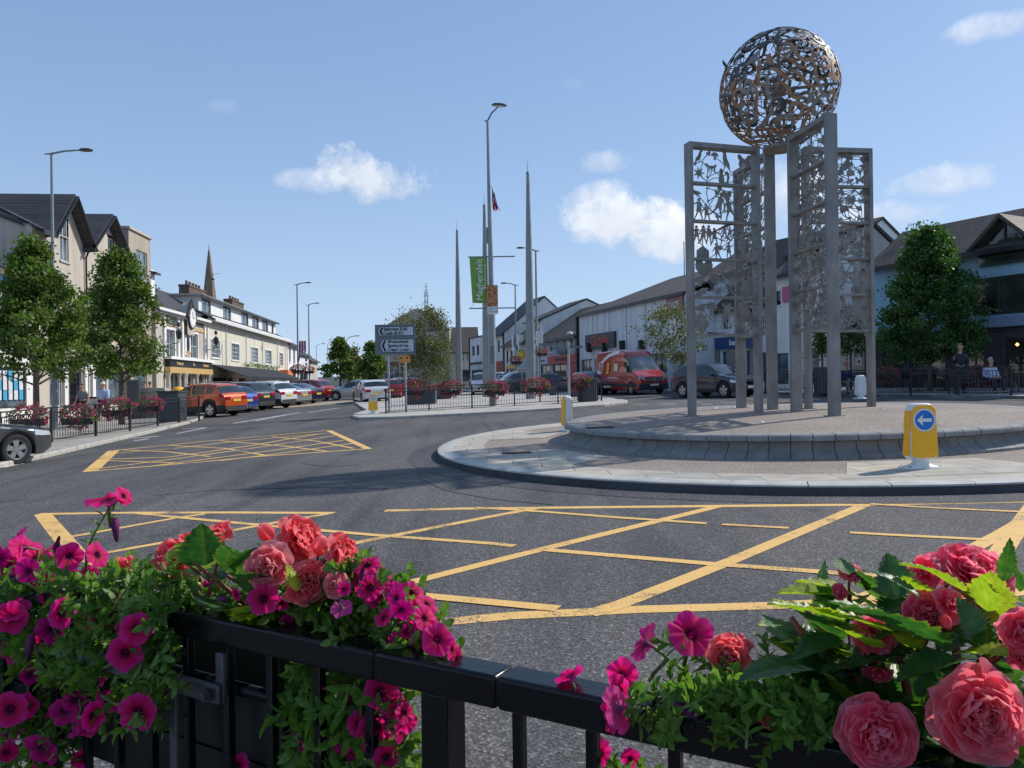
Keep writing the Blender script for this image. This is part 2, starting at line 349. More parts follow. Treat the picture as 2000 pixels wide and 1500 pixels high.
# ------------------------------------------------------------------ ground, roads, pavements
def sheet(poly, h, thick=0, grid=False):
    """a slab following the slope: polygon in x,y, top h above the ground plane"""
    b = MB(); n = len(poly)
    vs = [(x, y, gz(x, y)+h) for x, y in poly]
    fs = [tuple(range(n))]
    if thick:
        vs += [(x, y, gz(x, y)+h-thick) for x, y in poly]; fs += [(i, n+i, n+(i+1) % n, (i+1) % n) for i in range(n)]
    b.add(vs, fs); return b
def st(o): o['kind'] = 'structure'; return o
st(sheet([(-900, -60), (900, -60), (900, 1400), (-900, 1400)], -.012).build('ground', pm('far_ground', (.10, .11, .07), .9, var=.3, scale=.05)))
st(sheet([(-40, -20), (60, -20), (60, 150), (-40, 150)], 0).build('road', ASPH))
def P2(px, py, h=0): p = place(px, py, h); return (p.x, p.y)
# left pavement with kerb edge
kl = [(-8.6, -6), (-9.8, 8), P2(95, 893), P2(200, 868), P2(300, 845), P2(368, 828), P2(395, 818), P2(420, 806), P2(440, 802)]
kerbpts = kl + [(kl[-1][0]-2.5, kl[-1][1]+.6), (-17.2, 48), (-19.2, 75), (-22, 110), (-25, 150)]
def slab_with_kerb(pts, close, h, kw, pav, name, kmat, inner_sign=1):
    """pavement polygon pts+close; a kerb stone strip of width kw along pts"""
    n = len(pts); inn = []
    for i in range(n):
        a = Vector(pts[max(i-1, 0)]); c = Vector(pts[min(i+1, n-1)]); d = (c-a).normalized(); nn = Vector((-d.y, d.x))*inner_sign
        inn.append(tuple(Vector(pts[i])+nn*kw))
    st(sheet(inn+close, h, .2).build(name, pav))
    b = MB()
    # stones ~0.9 m long
    L = 0
    for i in range(n-1):
        a, c = Vector(pts[i]), Vector(pts[i+1]); ia, ic = Vector(inn[i]), Vector(inn[i+1]); l = (c-a).length; k = max(1, int(round(l/.92)))
        for j in range(k):
            t0, t1 = j/k+.008/l, (j+1)/k-.008/l; q = [a.lerp(c, t0), a.lerp(c, t1), ia.lerp(ic, t1), ia.lerp(ic, t0)]
            top = [(p.x, p.y, gz(p.x, p.y)+h+.004) for p in q]; q2 = [a.lerp(c, t0), a.lerp(c, t1)]
            bot = [(p.x, p.y, gz(p.x, p.y)-.05) for p in q]
            # chamfered road edge
            ch = []
            for p, ii in ((q[0], q[3]), (q[1], q[2])):
                w_ = p.lerp(ii, .12); ch.append((w_.x, w_.y, gz(w_.x, w_.y)+h+.004))
            lo = [(p.x, p.y, gz(p.x, p.y)+h-.022) for p in (q[0], q[1])]
            vs = [ch[0], ch[1], top[2], top[3], lo[0], lo[1]]+bot
            b.add(vs, [(0, 1, 2, 3), (4, 5, 1, 0), (6, 7, 5, 4), (7, 8, 2, 1, 5), (9, 6, 4, 0, 3), (8, 9, 3, 2)])
    return st(b.build(name+'_kerb', kmat))
slab_with_kerb(kerbpts, [(-50, 150), (-50, -6)], .10, .16, PAVE, 'left_pavement', KERB)
# buff strip where the pavement meets the parking bays
st(sheet([P2(420, 812), P2(520, 800), P2(640, 790), P2(735, 778), P2(735, 775), P2(640, 784), P2(520, 792), P2(430, 800)], .004).build('bay_edge_strip', pm('buff_channel_blocks', (.34, .28, .2), .8, var=.2, scale=12)))
# right pavement
kr = [P2(1335, 756), P2(1420, 763), P2(1500, 768.5), P2(1600, 772), P2(1740, 775), P2(1870, 777), P2(2000, 779), (21, 22), (22.5, 15), (23, -6)]
kr2 = [(-24, 150)]+[(27-.34*y-7.5, y) for y in (130, 100, 80, 66)]+kr
slab_with_kerb(kr2, [(60, -6), (60, 150)], .10, .16, PAVE, 'right_pavement', pm('dark_kerb', (.2, .2, .2), .8, var=.2), -1)
# footway under the photographer's side of the railing
a0 = Vector((-.2346, 1.295)); dr = Vector((.8466, -.5322))
e0 = a0+Vector((.5322, .8466))*.26-dr*9; e1 = a0+Vector((.5322, .8466))*.26+dr*9
slab_with_kerb([tuple(e0), tuple(e1)], [tuple(e1-Vector((.5322, .8466))*6), tuple(e0-Vector((.5322, .8466))*6)], .10, .14, slabs('dark_footway', (.13, .13, .13), (.11, .11, .115), (.06, .06, .06), .6, .4, .008), 'near_footway', KERB, -1)
# traffic island in the middle
ki = [P2(710, 806), P2(692, 812), P2(688, 817), P2(702, 820.5), P2(760, 819), P2(900, 812), P2(1000, 806.5), P2(1100, 800), P2(1180, 794), P2(1222, 789), P2(1226, 786), P2(1215, 783.5)]
slab_with_kerb(ki, [P2(1180, 778), P2(1120, 768), (-1, 60), (-7, 68), (-10.5, 52)], .10, .18, slabs('island_paving', (.50, .46, .41), (.42, .39, .35), (.25, .22, .2), .6, .4, .008), 'island_pavement', KERB)
# ------------------------------------------------------------------ roundabout
RC = Vector((5.72, 16.2)); R1 = 7.25; R2 = 4.72
def ring(r0, r1, h, n=160, z=None):
    b = MB(); vs = []
    for i in range(n):
        t = 2*pi*i/n
        for r in (r0, r1):
            x = RC.x+r*cos(t); y = RC.y+r*sin(t); vs.append((x, y, gz(x, y)+h))
    b.add(vs, [(2*i, 2*i+1, 2*((i+1) % n)+1, 2*((i+1) % n)) for i in range(n)]); return b
def stones(prof, n, gap, mat, name, parent=None, sub=3):
    """kerb stones swept round the roundabout: prof = closed list (r, h)"""
    b = MB(); k = len(prof)
    for i in range(n):
        a0_ = 2*pi*i/n+gap; a1_ = 2*pi*(i+1)/n-gap; vs = []; jit = rnd.uniform(-.003, .003)
        for s_ in range(sub+1):
            t = a0_+(a1_-a0_)*s_/sub
            for r, h in prof:
                x = RC.x+(r+jit)*cos(t); y = RC.y+(r+jit)*sin(t); vs.append((x, y, gz(x, y)+h+jit*.5))
        fs = [(s_*k+j, s_*k+(j+1) % k, (s_+1)*k+(j+1) % k, (s_+1)*k+j) for s_ in range(sub) for j in range(k)]
        fs += [tuple(range(k)), tuple(sub*k+j for j in range(k-1, -1, -1))]
        b.add(vs, fs)
    o = b.build(name, mat, parent); fixn(o); edgesplit(o, 40); return o
ra = thing('roundabout', 'round central island with granite kerb and sandstone paving under the sculpture', 'roundabout')
KTOP = pm('pale_granite', (.46, .44, .40), .7, var=.16, scale=4, bump=.2, bscale=70)
KDRK = pm('grimy_granite', (.23, .23, .23), .8, var=.3, scale=6, bump=.2, bscale=70)
stones([(R1-.30, -.02), (R1, -.02), (R1, .06), (R1-.012, .118), (R1-.04, .130), (R1-.30, .130)], 50, .0009, KTOP, 'kerb', ra)
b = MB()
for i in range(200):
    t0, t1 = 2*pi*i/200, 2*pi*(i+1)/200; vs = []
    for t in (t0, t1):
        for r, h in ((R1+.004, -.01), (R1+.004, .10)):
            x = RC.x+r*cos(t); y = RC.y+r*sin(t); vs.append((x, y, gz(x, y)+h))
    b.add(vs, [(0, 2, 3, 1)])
b.build('kerb_face', slabs('dark_kerb_face', (.075, .077, .08), (.06, .06, .065), (.03, .03, .03), 200, .5, 0), ra)  # outer face of the kerb, much darker than its top
ring(R1-.95, R1-.28, .126).build('flagstones', FLAG, ra)
ring(R2-.1, R1-.93, .121).build('gravel_band', RESIN, ra)
# slab tongues that run in under the bollards
for (px, py, wd) in ((1800, 905, 1.5), (1105, 850, 1.2), (980, 900, 1.6)):
    p = place(px, py, .12); d = (Vector((p.x, p.y))-RC).normalized(); t_ = Vector((-d.y, d.x)); q = []
    for rr, s_ in ((R2+.35, -.6), (R1-.7, -1), (R1-.7, 1), (R2+.35, .6)): q.append(tuple(RC+d*rr+t_*s_*wd))
    sheet(q, .1285).build('flagstone_apron', FLAG, ra)
# dirt line where road meets kerb
ring(R1+.02, R1+.55, .0045).build('gutter_band', TAR, ra)
pl = thing('sculpture_plinth', 'raised round plinth with scooped grey stone edge under the steel sculpture', 'plinth')
pr = [(R2-.7, .05), (R2+.0, .05), (R2+.005, .12), (R2+.0, .165), (R2-.06, .19), (R2-.13, .225), (R2-.185, .28), (R2-.21, .345), (R2-.21, .37), (R2-.125, .375), (R2-.075, .395), (R2-.075, .445), (R2-.10, .475), (R2-.15, .49), (R2-.42, .488), (R2-.7, .45)]
stones(pr, 92, .0013, pm('plinth_stone', (.235, .228, .215), .8, var=.22, scale=3.5, bump=.25, bscale=60), 'edging_stone', pl, 2)
b = ring(R2-.3, R2-.26, .02); prj = [(R2-.02, .06), (R2-.03, .15), (R2-.16, .22), (R2-.225, .33), (R2-.17, .46), (R2-.5, .47)]; b = MB()
for i in range(160):
    vs = []
    for t in (2*pi*i/160, 2*pi*(i+1)/160):
        for r, h in prj: x = RC.x+r*cos(t); y = RC.y+r*sin(t); vs.append((x, y, gz(x, y)+h))
    b.add(vs, [(j, 6+j, 7+j, j+1) for j in range(5)])
b.build('joint_mortar', GRAND, pl)
def doomh(r): return .478 + .09*(1-(r/(R2-.4))**2)
b = MB(); vs = [(RC.x, RC.y, gz(*RC)+doomh(0))]; nr = 12; na = 96
for i in range(1, nr+1):
    r = (R2-.4)*i/nr
    for j in range(na): x = RC.x+r*cos(2*pi*j/na); y = RC.y+r*sin(2*pi*j/na); vs.append((x, y, gz(x, y)+doomh(r)))
fs = [(0, 1+j, 1+(j+1) % na) for j in range(na)]+[(1+(i-1)*na+j, 1+i*na+j, 1+i*na+(j+1) % na, 1+(i-1)*na+(j+1) % na) for i in range(1, nr) for j in range(na)]
b.add(vs, fs); b.build('gravel_top', RESIN, pl, True)
def topz(x, y): return gz(x, y)+doomh(min(R2-.4, (Vector((x, y))-RC).length))
RP = pm('rusty_plate', (.11, .055, .035), .8, var=.4, scale=20, bump=.3)
def cover(px, py, h, L_, W_, rz, label):
    p = place(px, py, h); b = MB()
    b.box(-L_/2, L_/2, -W_/2, W_/2, -.01, .012); 
    for i in range(7): b.box(-L_/2+.03+i*L_/7, -L_/2+.055+i*L_/7, -W_/2+.03, W_/2-.03, .0125, .017)
    o = b.build('access_cover', RP, None, loc=(p.x, p.y, p.z)); o.rotation_euler = (0, radians(-1.2), rz); tag(o, label, 'cover', 'rusty access covers')
cover(1009, 884.5, .13, .52, .30, .06, 'rusty rectangular cover set in the flagstone ring outside the plinth')
cover(1171, 835, .492, .48, .3, .1, 'rusty rectangular cover on top of the plinth near its left edge')
for (px, py, ul) in ((1432, 796, 'behind the rear screen legs'), (1484, 828, 'in front of the left screen, nearest the rim'), (1723, 804, 'right of the right-hand screen leg'), (1395, 799, 'just right of the leftmost leg'), (1338, 808, 'left of the leftmost leg')):
    p = place(px, py, .5); b = MB(); b.lathe([(.0001, .012), (.055, .012), (.075, .0), (.075, -.05)], 20)
    p.z = topz(p.x, p.y); o = b.build('ground_uplight', pm('uplight_glass', (.55, .55, .65), .1, .2), None, True, p); tag(o, 'small recessed uplight in the gravel '+ul, 'light', 'recessed uplights in the plinth')
# ------------------------------------------------------------------ road markings
def stripe(pts, wd, mat, name, h=.004, w2=None):
    """pts: photo points on the road; constant real width"""
    g = [Vector(P2(*p)) for p in pts]; b = MB(); n = len(g); vs = []
    for i, p in enumerate(g):
        d = (g[min(i+1, n-1)]-g[max(i-1, 0)]).normalized(); nn = Vector((-d.y, d.x)); ww = wd if w2 is None else wd+(w2-wd)*i/(n-1)
        for s_ in (-1, 1): q = p+nn*s_*ww/2; vs.append((q.x, q.y, gz(q.x, q.y)+h))
    b.add(vs, [(2*i, 2*i+1, 2*i+3, 2*i+2) for i in range(n-1)]); return b
def marks(name, label, lines, mat, cat='road marking'):
    r = st(bpy.data.objects.new(name, None)); C.objects.link(r); r['label'] = label; r['category'] = cat
    for i, (pts, wd) in enumerate(lines): stripe(pts, wd, mat, 'line', .0015+.0003*i).build('painted_line', mat, r)
marks('box_junction_marking', 'large yellow crisscross box painted on the road in front of the roundabout', [
    ([(75, 1004), (250, 1001.5), (450, 1001), (652, 1002)], .13), ([(752, 997.5), (900, 993.5), (1150, 991), (1400, 988.5), (1700, 985.5), (2000, 979), (2300, 965)], .14),
    ([(83, 1004), (148, 1082)], .19), ([(130, 1078), (230, 1112), (480, 1165), (800, 1222)], .16), ([(790, 1222), (1000, 1203), (1250, 1190.5), (1500, 1183.5), (1800, 1168), (2100, 1150)], .155),
    ([(131, 1050), (348, 1011), (400, 1004)], .10), ([(200, 1081), (371, 1051), (566, 1016), (640, 1004)], .11), ([(420, 1120), (684, 1063), (960, 1009), (1060, 991)], .12),
    ([(640, 1190), (790, 1141), (1080, 1068), (1400, 990)], .13), ([(1150, 1200), (1215, 1180), (1430, 1095), (1690, 986)], .145), ([(1660, 1180), (1830, 1110), (1960, 1040), (2010, 1010)], .14), ([(1950, 1085), (2010, 1000), (2040, 960)], .17),
    ([(270, 1003), (348, 1011), (540, 1029), (735, 1046), (958, 1062), (1005, 1067)], .10), ([(1060, 1074), (1400, 1103), (1650, 1121), (1880, 1140)], .115),
    ([(930, 992), (1060, 1000), (1200, 1011), (1380, 1023)], .09), ([(1410, 1025), (1540, 1032)], .08), ([(1660, 1041), (1730, 1045), (1930, 1055)], .09), ([(1700, 985), (1790, 991), (1916, 997), (2030, 1002)], .08),
    ([(480, 1095), (640, 1130), (820, 1164), (1090, 1190)], .13)], YEL)
marks('hatched_box_marking', 'smaller yellow crisscross box painted on the road further back, left of the roundabout', [
    ([(176, 921), (222, 880)], .27), ([(168, 921), (375, 904), (500, 892), (720, 876.5)], .13), ([(222, 880), (400, 862), (640, 841)], .12), ([(642, 841), (720, 877)], .17),
    ([(218, 886), (340, 876), (450, 863), (640, 846)], .10), ([(205, 897), (330, 893), (480, 872), (620, 848)], .11), ([(185, 916), (330, 898), (490, 876), (655, 851)], .11), ([(300, 910), (450, 891), (560, 876), (672, 860)], .11), ([(430, 900), (560, 884), (690, 866)], .11),
    ([(240, 879), (330, 883), (410, 892)], .09), ([(330, 870), (440, 876), (520, 890)], .09), ([(430, 861), (560, 872), (640, 882)], .09), ([(530, 853), (620, 862), (690, 876)], .09), ([(205, 900), (300, 903), (360, 905)], .08)], YEL)
marks('white_edge_marking', 'broken white line along the left kerb and the side road mouth', [
    ([(5, 913), (42, 905)], .14), ([(58, 897), (84, 891)], .14), ([(95, 885), (120, 880)], .14), ([(134, 874.5), (168, 873)], .16), ([(260, 856), (310, 852)], .2), ([(262, 861), (290, 857)], .15),
    ([(356, 838), (405, 834.5)], .2), ([(400, 836), (345, 847)], .1), ([(456, 827), (560, 810)], .16), ([(500, 822), (585, 806)], .12), ([(600, 806), (660, 797)], .12), ([(620, 792), (735, 786)], .1)], WHT)
marks('white_give_way_marking', 'broken white lines across the road between the island and the parked dark car', [
    ([(1238, 790), (1272, 789.5)], .16), ([(1287, 789), (1320, 788.5)], .16), ([(1335, 786), (1370, 785)], .14), ([(1370, 790), (1390, 789)], .14), ([(1410, 786), (1450, 785)], .14), ([(1262, 772), (1310, 771)], .12)], WHT)
b = stripe([(940, 822), (968, 848)], .10, TAR, ''); b2 = stripe([(975, 824), (1005, 846)], .10, TAR, '')
b3 = stripe([(812, 905), (822, 935), (870, 958), (960, 975), (1080, 986)], .03, TAR, '', .005); b4 = stripe([(590, 905), (640, 912), (700, 908)], .05, TAR, '', .005); b5 = stripe([(300, 968), (420, 958), (620, 952), (760, 955)], .035, TAR, '', .005)
for q in (b, b2, b3, b4, b5): st(q.build('road_seam', TAR))
# ------------------------------------------------------------------ steel sculpture
def circ(cx, cy, rx, ry=None, n=14, a0=0, a1=2*pi):
    ry = ry or rx; full = abs(a1-a0-2*pi) < 1e-6
    return [(cx+rx*cos(a0+(a1-a0)*i/(n if full else n-1)), cy+ry*sin(a0+(a1-a0)*i/(n if full else n-1))) for i in range(n)]
def stroke(pts, w0, w1=None):
    """outline of a thick polyline, tapering w0 -> w1"""
    w1 = w0 if w1 is None else w1; n = len(pts); L = []; R = []
    for i, p in enumerate(pts):
        a = Vector(pts[max(i-1, 0)]); c = Vector(pts[min(i+1, n-1)]); d = (c-a)
        d = d.normalized() if d.length > 1e-9 else Vector((1, 0)); nn = Vector((-d.y, d.x))*(w0+(w1-w0)*i/(n-1))/2
        L.append((p[0]+nn.x, p[1]+nn.y)); R.append((p[0]-nn.x, p[1]-nn.y))
    return L+R[::-1]
def S_heart():
    return [[(0, -.5), (-.25, -.28), (-.45, -.05), (-.5, .18), (-.42, .38), (-.27, .45), (-.12, .4), (0, .24), (.12, .4), (.27, .45), (.42, .38), (.5, .18), (.45, -.05), (.25, -.28)]]
def S_shamrock(): return [circ(-.24, -.02, .25), circ(.24, -.02, .25), circ(0, .3, .25), stroke([(0, .1), (.02, -.25), (.1, -.5)], .14, .1)]
def S_butter():
    r = []
    for s in (-1, 1): r += [[(0, .02), (s*.12, .2), (s*.3, .42), (s*.48, .42), (s*.5, .2), (s*.38, 0), (s*.45, -.2), (s*.36, -.4), (s*.2, -.36), (s*.06, -.12)]]
    return r+[circ(0, 0, .05, .25)]
def S_bird(): return [[(-.5, .28), (-.36, .4), (-.2, .36), (0, .1), (.3, -.1), (.5, -.4), (.28, -.3), (.1, -.34), (-.12, -.2), (-.28, .05), (-.34, .22)], stroke([(0, -.2), (-.05, -.42)], .04), stroke([(.08, -.25), (.06, -.45)], .04)]
def S_flower(k=6): return [circ(.34*cos(2*pi*i/k), .34*sin(2*pi*i/k), .15) for i in range(k)]+[circ(0, 0, .22), stroke([(0, -.3), (.05, -.62)], .06)]
def S_star(k=7): return [[((.5 if i % 2 == 0 else .2)*cos(pi*i/k), (.5 if i % 2 == 0 else .2)*sin(pi*i/k)) for i in range(2*k)]]
def S_person():
    a = rnd.uniform(.1, .4); c = rnd.uniform(-.35, .4)
    return [circ(0, .42, .085), [(-.1, .33), (.1, .33), (.12, 0), (.17, -.12), (-.17, -.12), (-.12, 0)], stroke([(-.05, -.08), (-.07-a*.3, -.3), (-.1-a*.6, -.5)], .09, .05), stroke([(.05, -.08), (.07+a*.3, -.3), (.06+a*.5, -.5)], .09, .05),
            stroke([(-.08, .3), (-.22, .15+c*.3), (-.34, .15+c)], .07, .04), stroke([(.08, .3), (.22, .12-c*.2), (.34, .2-c)], .07, .04)]
def S_dog(): return [[(-.45, .12), (-.3, .2), (-.22, .1), (.2, .12), (.42, .3), (.45, .1), (.34, -.05), (.3, -.42), (.22, -.42), (.2, -.12), (-.18, -.12), (-.2, -.42), (-.28, -.42), (-.3, -.02)]]
def S_fish(): return [[(-.5, 0), (-.3, .16), (-.05, .2), (.2, .08), (.45, .25), (.4, 0), (.45, -.25), (.2, -.08), (-.05, -.2), (-.3, -.14)]]
def S_mush(): return [[(-.35, 0), (-.3, .2), (-.12, .34), (.12, .34), (.3, .2), (.35, 0), (.1, .02), (.12, -.3), (-.12, -.3), (-.1, .02)]]
def S_squirrel(): return [[(-.2, -.5), (.12, -.5), (.1, -.1), (.02, .2), (.05, .36), (-.08, .5), (-.22, .36), (-.2, .1), (-.28, -.2)], stroke([(.1, -.42), (.32, -.3), (.38, 0), (.3, .25), (.15, .2)], .12, .2)]
def S_house(): return [[(-.45, -.4), (.45, -.4), (.45, .1), (0, .42), (-.45, .1)]]
def S_tractor(): return [circ(-.25, -.2, .24), circ(.32, -.28, .15), [(-.3, 0), (-.25, .4), (.05, .42), (.1, .08), (.45, .05), (.45, -.2), (-.1, -.2)]]
def S_leaf(): return [[(-.5, 0), (-.2, .2), (.15, .18), (.5, 0), (.15, -.18), (-.2, -.2)]]
def S_rose():
    r = [circ(0, 0, .2)]
    for k in range(7): t = k*2*pi/7; r.append(circ(.26*cos(t), .26*sin(t), .14, n=9))
    return r
SH = [S_heart, S_butter, S_bird, S_flower, S_star, S_person, S_dog, S_fish, S_mush, S_squirrel, S_leaf, S_rose, S_house, S_tractor, S_shamrock]
def fill_panel(b, W, H, fn, seed, spec=None, dense=0):
    R = random.Random(seed); lay = [0]
    def put(polys, cx, cy, s, rot=0, flip=1):
        for pl_ in polys:
            lay[0] = (lay[0]+1) % 9; q = []
            for x, y in pl_:
                x *= flip; X = cx+s*(x*cos(rot)-y*sin(rot)); Y = cy+s*(x*sin(rot)+y*cos(rot)); q.append((min(W-.005, max(.005, X)), min(H-.005, max(.005, Y))))
            o = (lay[0]-4)*.0022; b.prism(q, o-.003, o+.003, fn)
    if spec:
        for (k, cx, cy, s, rot, fl) in spec: put(globals()['S_'+k](), cx*W, cy*H, s*H*1.22, rot, fl)
        used = [(c[1]*W, c[2]*H) for c in spec]
        for _ in range(5): cx, cy = R.uniform(.05, .95)*W, R.uniform(.08, .92)*H; put(R.choice(SH)(), cx, cy, R.uniform(.10, .17)*H, R.uniform(-1, 1)); used.append((cx, cy))
    else:
        used = []; nx = max(2, int(W/.26))+dense; ny = 3+dense
        for i in range(nx):
            for j in range(ny):
                cx = (i+.5+R.uniform(-.3, .3))*W/nx; cy = (j+.5+R.uniform(-.3, .3))*H/ny
                put(R.choice(SH)(), cx, cy, R.uniform(.20, .33)*H*(1.0 if not dense else .95), R.uniform(-.5, .5), R.choice((-1, 1))); used.append((cx, cy))
    # vines joining them to the frame
    for (cx, cy) in used:
        for _ in range((1 if spec else 2)+dense):
            tgt = R.choice(used+[(R.uniform(0, W), 0), (R.uniform(0, W), H), (0, R.uniform(0, H)), (W, R.uniform(0, H))])
            p = Vector((cx, cy)); q = Vector(tgt)
            if (q-p).length > .62*W or (q-p).length < .02: continue
            nn = Vector((-(q-p).y, (q-p).x))*R.uniform(-.35, .35); pts = [tuple(p.lerp(q, t)+nn*sin(pi*t)*(1 if t < .6 else .4)) for t in (0, .2, .4, .6, .8, 1)]
            lay[0] = (lay[0]+1) % 9; o = (lay[0]-4)*.0022; b.prism([(min(W, max(0, x)), min(H, max(0, y))) for x, y in stroke(pts, .022, .013)], o-.003, o+.003, fn)
FR = [('left', (1352, 822, 16.0), (1482, 812, 16.45)), ('front', (1630, 820, 14.5), (1556, 812, 15.85)), ('right', (1702, 795, 17.0), (1579, 805, 16.8)), ('rear', (1448, 800, 18.5), (1509, 806, 17.0))]
PITCH = (1.66, .772); PH = 5.56
SPA = {4: [('bird', .13, .78, .3, .3, -1), ('mush', .38, .8, .3, 0, 1), ('bird', .56, .72, .42, -.5, 1), ('butter', .85, .72, .38, 0, 1), ('dog', .33, .48, .3, 0, 1), ('star', .13, .28, .34, 0, 1), ('squirrel', .5, .22, .42, 0, 1), ('leaf', .88, .3, .3, .6, 1), ('butter', .78, .28, .25, .3, 1)],
       3: [('bird', .07, .8, .3, .4, 1), ('mush', .45, .9, .2, 0, 1), ('heart', .56, .74, .26, 0, 1), ('person', .12, .32, .5, 0, 1), ('person', .24, .22, .42, .1, 1), ('person', .44, .45, .6, -.3, 1), ('person', .6, .35, .55, .2, -1), ('person', .76, .35, .5, 0, 1), ('mush', .42, .1, .2, 0, 1), ('leaf', .88, .7, .3, 1, 1)],
       2: [('person', .08, .66, .42, 0, 1), ('person', .18, .66, .42, 0, 1), ('person', .27, .68, .42, 0, 1), ('person', .36, .62, .42, 0, 1), ('person', .52, .76, .3, 0, 1), ('person', .6, .74, .3, 0, 1), ('person', .68, .72, .3, 0, 1), ('house', .17, .17, .36, 0, 1), ('person', .4, .2, .4, .2, 1), ('person', .58, .25, .4, 0, -1), ('rose', .82, .4, .5, 0, 1)],
       1: [('heart', .19, .78, .46, 0, 1), ('mush', .12, .4, .35, 0, 1), ('flower', .33, .5, .26, 0, 1), ('butter', .45, .5, .25, 0, 1), ('rose', .63, .6, .42, 0, 1), ('butter', .85, .66, .3, 0, 1), ('leaf', .15, .12, .4, .5, 1), ('star', .4, .15, .3, 0, 1), ('bird', .62, .2, .35, 0, 1), ('squirrel', .85, .25, .4, 0, 1)],
       0: [('bird', .1, .75, .4, 1, 1), ('mush', .3, .7, .45, 0, 1), ('star', .55, .72, .35, 0, 1), ('rose', .8, .72, .4, 0, 1), ('shamrock', .13, .28, .42, 0, 1), ('person', .5, .4, .4, 0, 1), ('person', .7, .25, .42, 0, 1), ('person', .8, .25, .42, 0, 1), ('flower', .92, .4, .3, 0, 1)]}
scp = thing('steel_sculpture', 'tall grey steel sculpture with four cut-out screens carrying an openwork globe', 'sculpture', (0, 0, 0))
for k, (nm, po, pi_) in enumerate(FR):
    o3 = at(*po); i3 = at(*pi_); O = Vector((o3.x, o3.y)); I = Vector((i3.x, i3.y)); d = (O-I); W = d.length; d.normalize(); nn = Vector((-d.y, d.x))
    zb = min(topz(*O), topz(*I)); zt = zb+PH
    fr = bpy.data.objects.new('screen', None); C.objects.link(fr); fr.parent = scp
    F = lambda a, z, t: (I.x+d.x*a+nn.x*t, I.y+d.y*a+nn.y*t, zb+z)
    for a in (0, W):
        b = MB(); b.box(a-.042, a+.042, -.115, .115, -.05, PH+(.0 if nm != 'front' or a == 0 else .0), T=lambda q: Vector(F(q.x, q.z, q.y)))
        o = b.build('post', STEEL, fr); bv = o.modifiers.new('b', 'BEVEL'); bv.width = .008; bv.segments = 2
        b = MB(); b.box(a-.10, a+.10, -.16, .16, -.02, .012, T=lambda q: Vector(F(q.x, q.z, q.y))); b.build('foot_plate', STEELD, fr)
    b = MB(); b.box(.042, W-.042, -.112, .112, PH-.10, PH-.003, T=lambda q: Vector(F(q.x, q.z, q.y))); b.build('top_bar', STEEL, fr)
    for j in range(5):
        z = PITCH[0]+PITCH[1]*j; b = MB(); b.box(.0418, W-.0418, -.075, .075, z-.03, z+.02, T=lambda q: Vector(F(q.x, q.z, q.y))); b.build('cross_bar', STEEL, fr)
        top = z+PITCH[1]-.025 if j < 4 else PH-.10
        b = MB(); z0 = z+.02; w_ = W-.084
        fill_panel(b, w_, top-z0, lambda a, c, t, z0=z0: F(a+.042, c+z0, t), 100*k+j, SPA[j] if nm == 'left' else None, {'left': 0, 'front': 1, 'right': 1, 'rear': 1}[nm])
        if nm == 'left': b.v = [F(W-(Vector((q[0]-I.x, q[1]-I.y)).dot(d)), q[2]-zb, Vector((q[0]-I.x, q[1]-I.y)).dot(nn)) for q in b.v]
        o = b.build('cutout_panel', STEELD, fr)
    for j in range(12):
        z = PITCH[0]+.2+j*.32
        b = MB(); b.tube([F(.055, z, .03), F(.085, z, .03)], .012, 6); b.tube([F(W-.055, z, .03), F(W-.085, z, .03)], .012, 6); b.build('bolt', STEELD, fr)
# the globe
GC = at(1521, 176, 16.5); GR = 1.205
gl = bpy.data.objects.new('globe', None); C.objects.link(gl); gl.parent = scp
def sph(c, e1, e2, x, y, r):
    l = sqrt(x*x+y*y)
    if l < 1e-6: return c*r
    d = (e1*x+e2*y)/l; return (c*cos(l)+d*sin(l))*r
def ribbon(b, c, ang, pts, widths, mi, off=0):
    e1 = c.orthogonal().normalized(); e2 = c.cross(e1); a1 = e1*cos(ang)+e2*sin(ang); a2 = c.cross(a1); n = len(pts); vs = []
    for i, p in enumerate(pts):
        a = Vector(pts[max(i-1, 0)]); q = Vector(pts[min(i+1, n-1)]); d = (q-a).normalized(); nn = Vector((-d.y, d.x))*widths[i]/2
        for s_, r in ((1, GR+off), (-1, GR+off), (-1, GR+off-.009), (1, GR+off-.009)):
            vs.append(GC+sph(c, a1, a2, p[0]+nn.x*s_, p[1]+nn.y*s_, r))
    fs = [(4*i+j, 4*i+(j+1) % 4, 4*i+4+(j+1) % 4, 4*i+4+j) for i in range(n-1) for j in range(4)]+[(0, 1, 2, 3), (4*n-1, 4*n-2, 4*n-3, 4*n-4)]
    b.add(vs, fs, mi)
R = random.Random(12)
GLM = [pm('dark_steel_plate', (.09, .085, .08), .55, .35, var=.3), RUST, pm('sunlit_tint_plate', (.32, .25, .2), .6, .4, var=.2), STEEL]
b = MB(); NS = 155
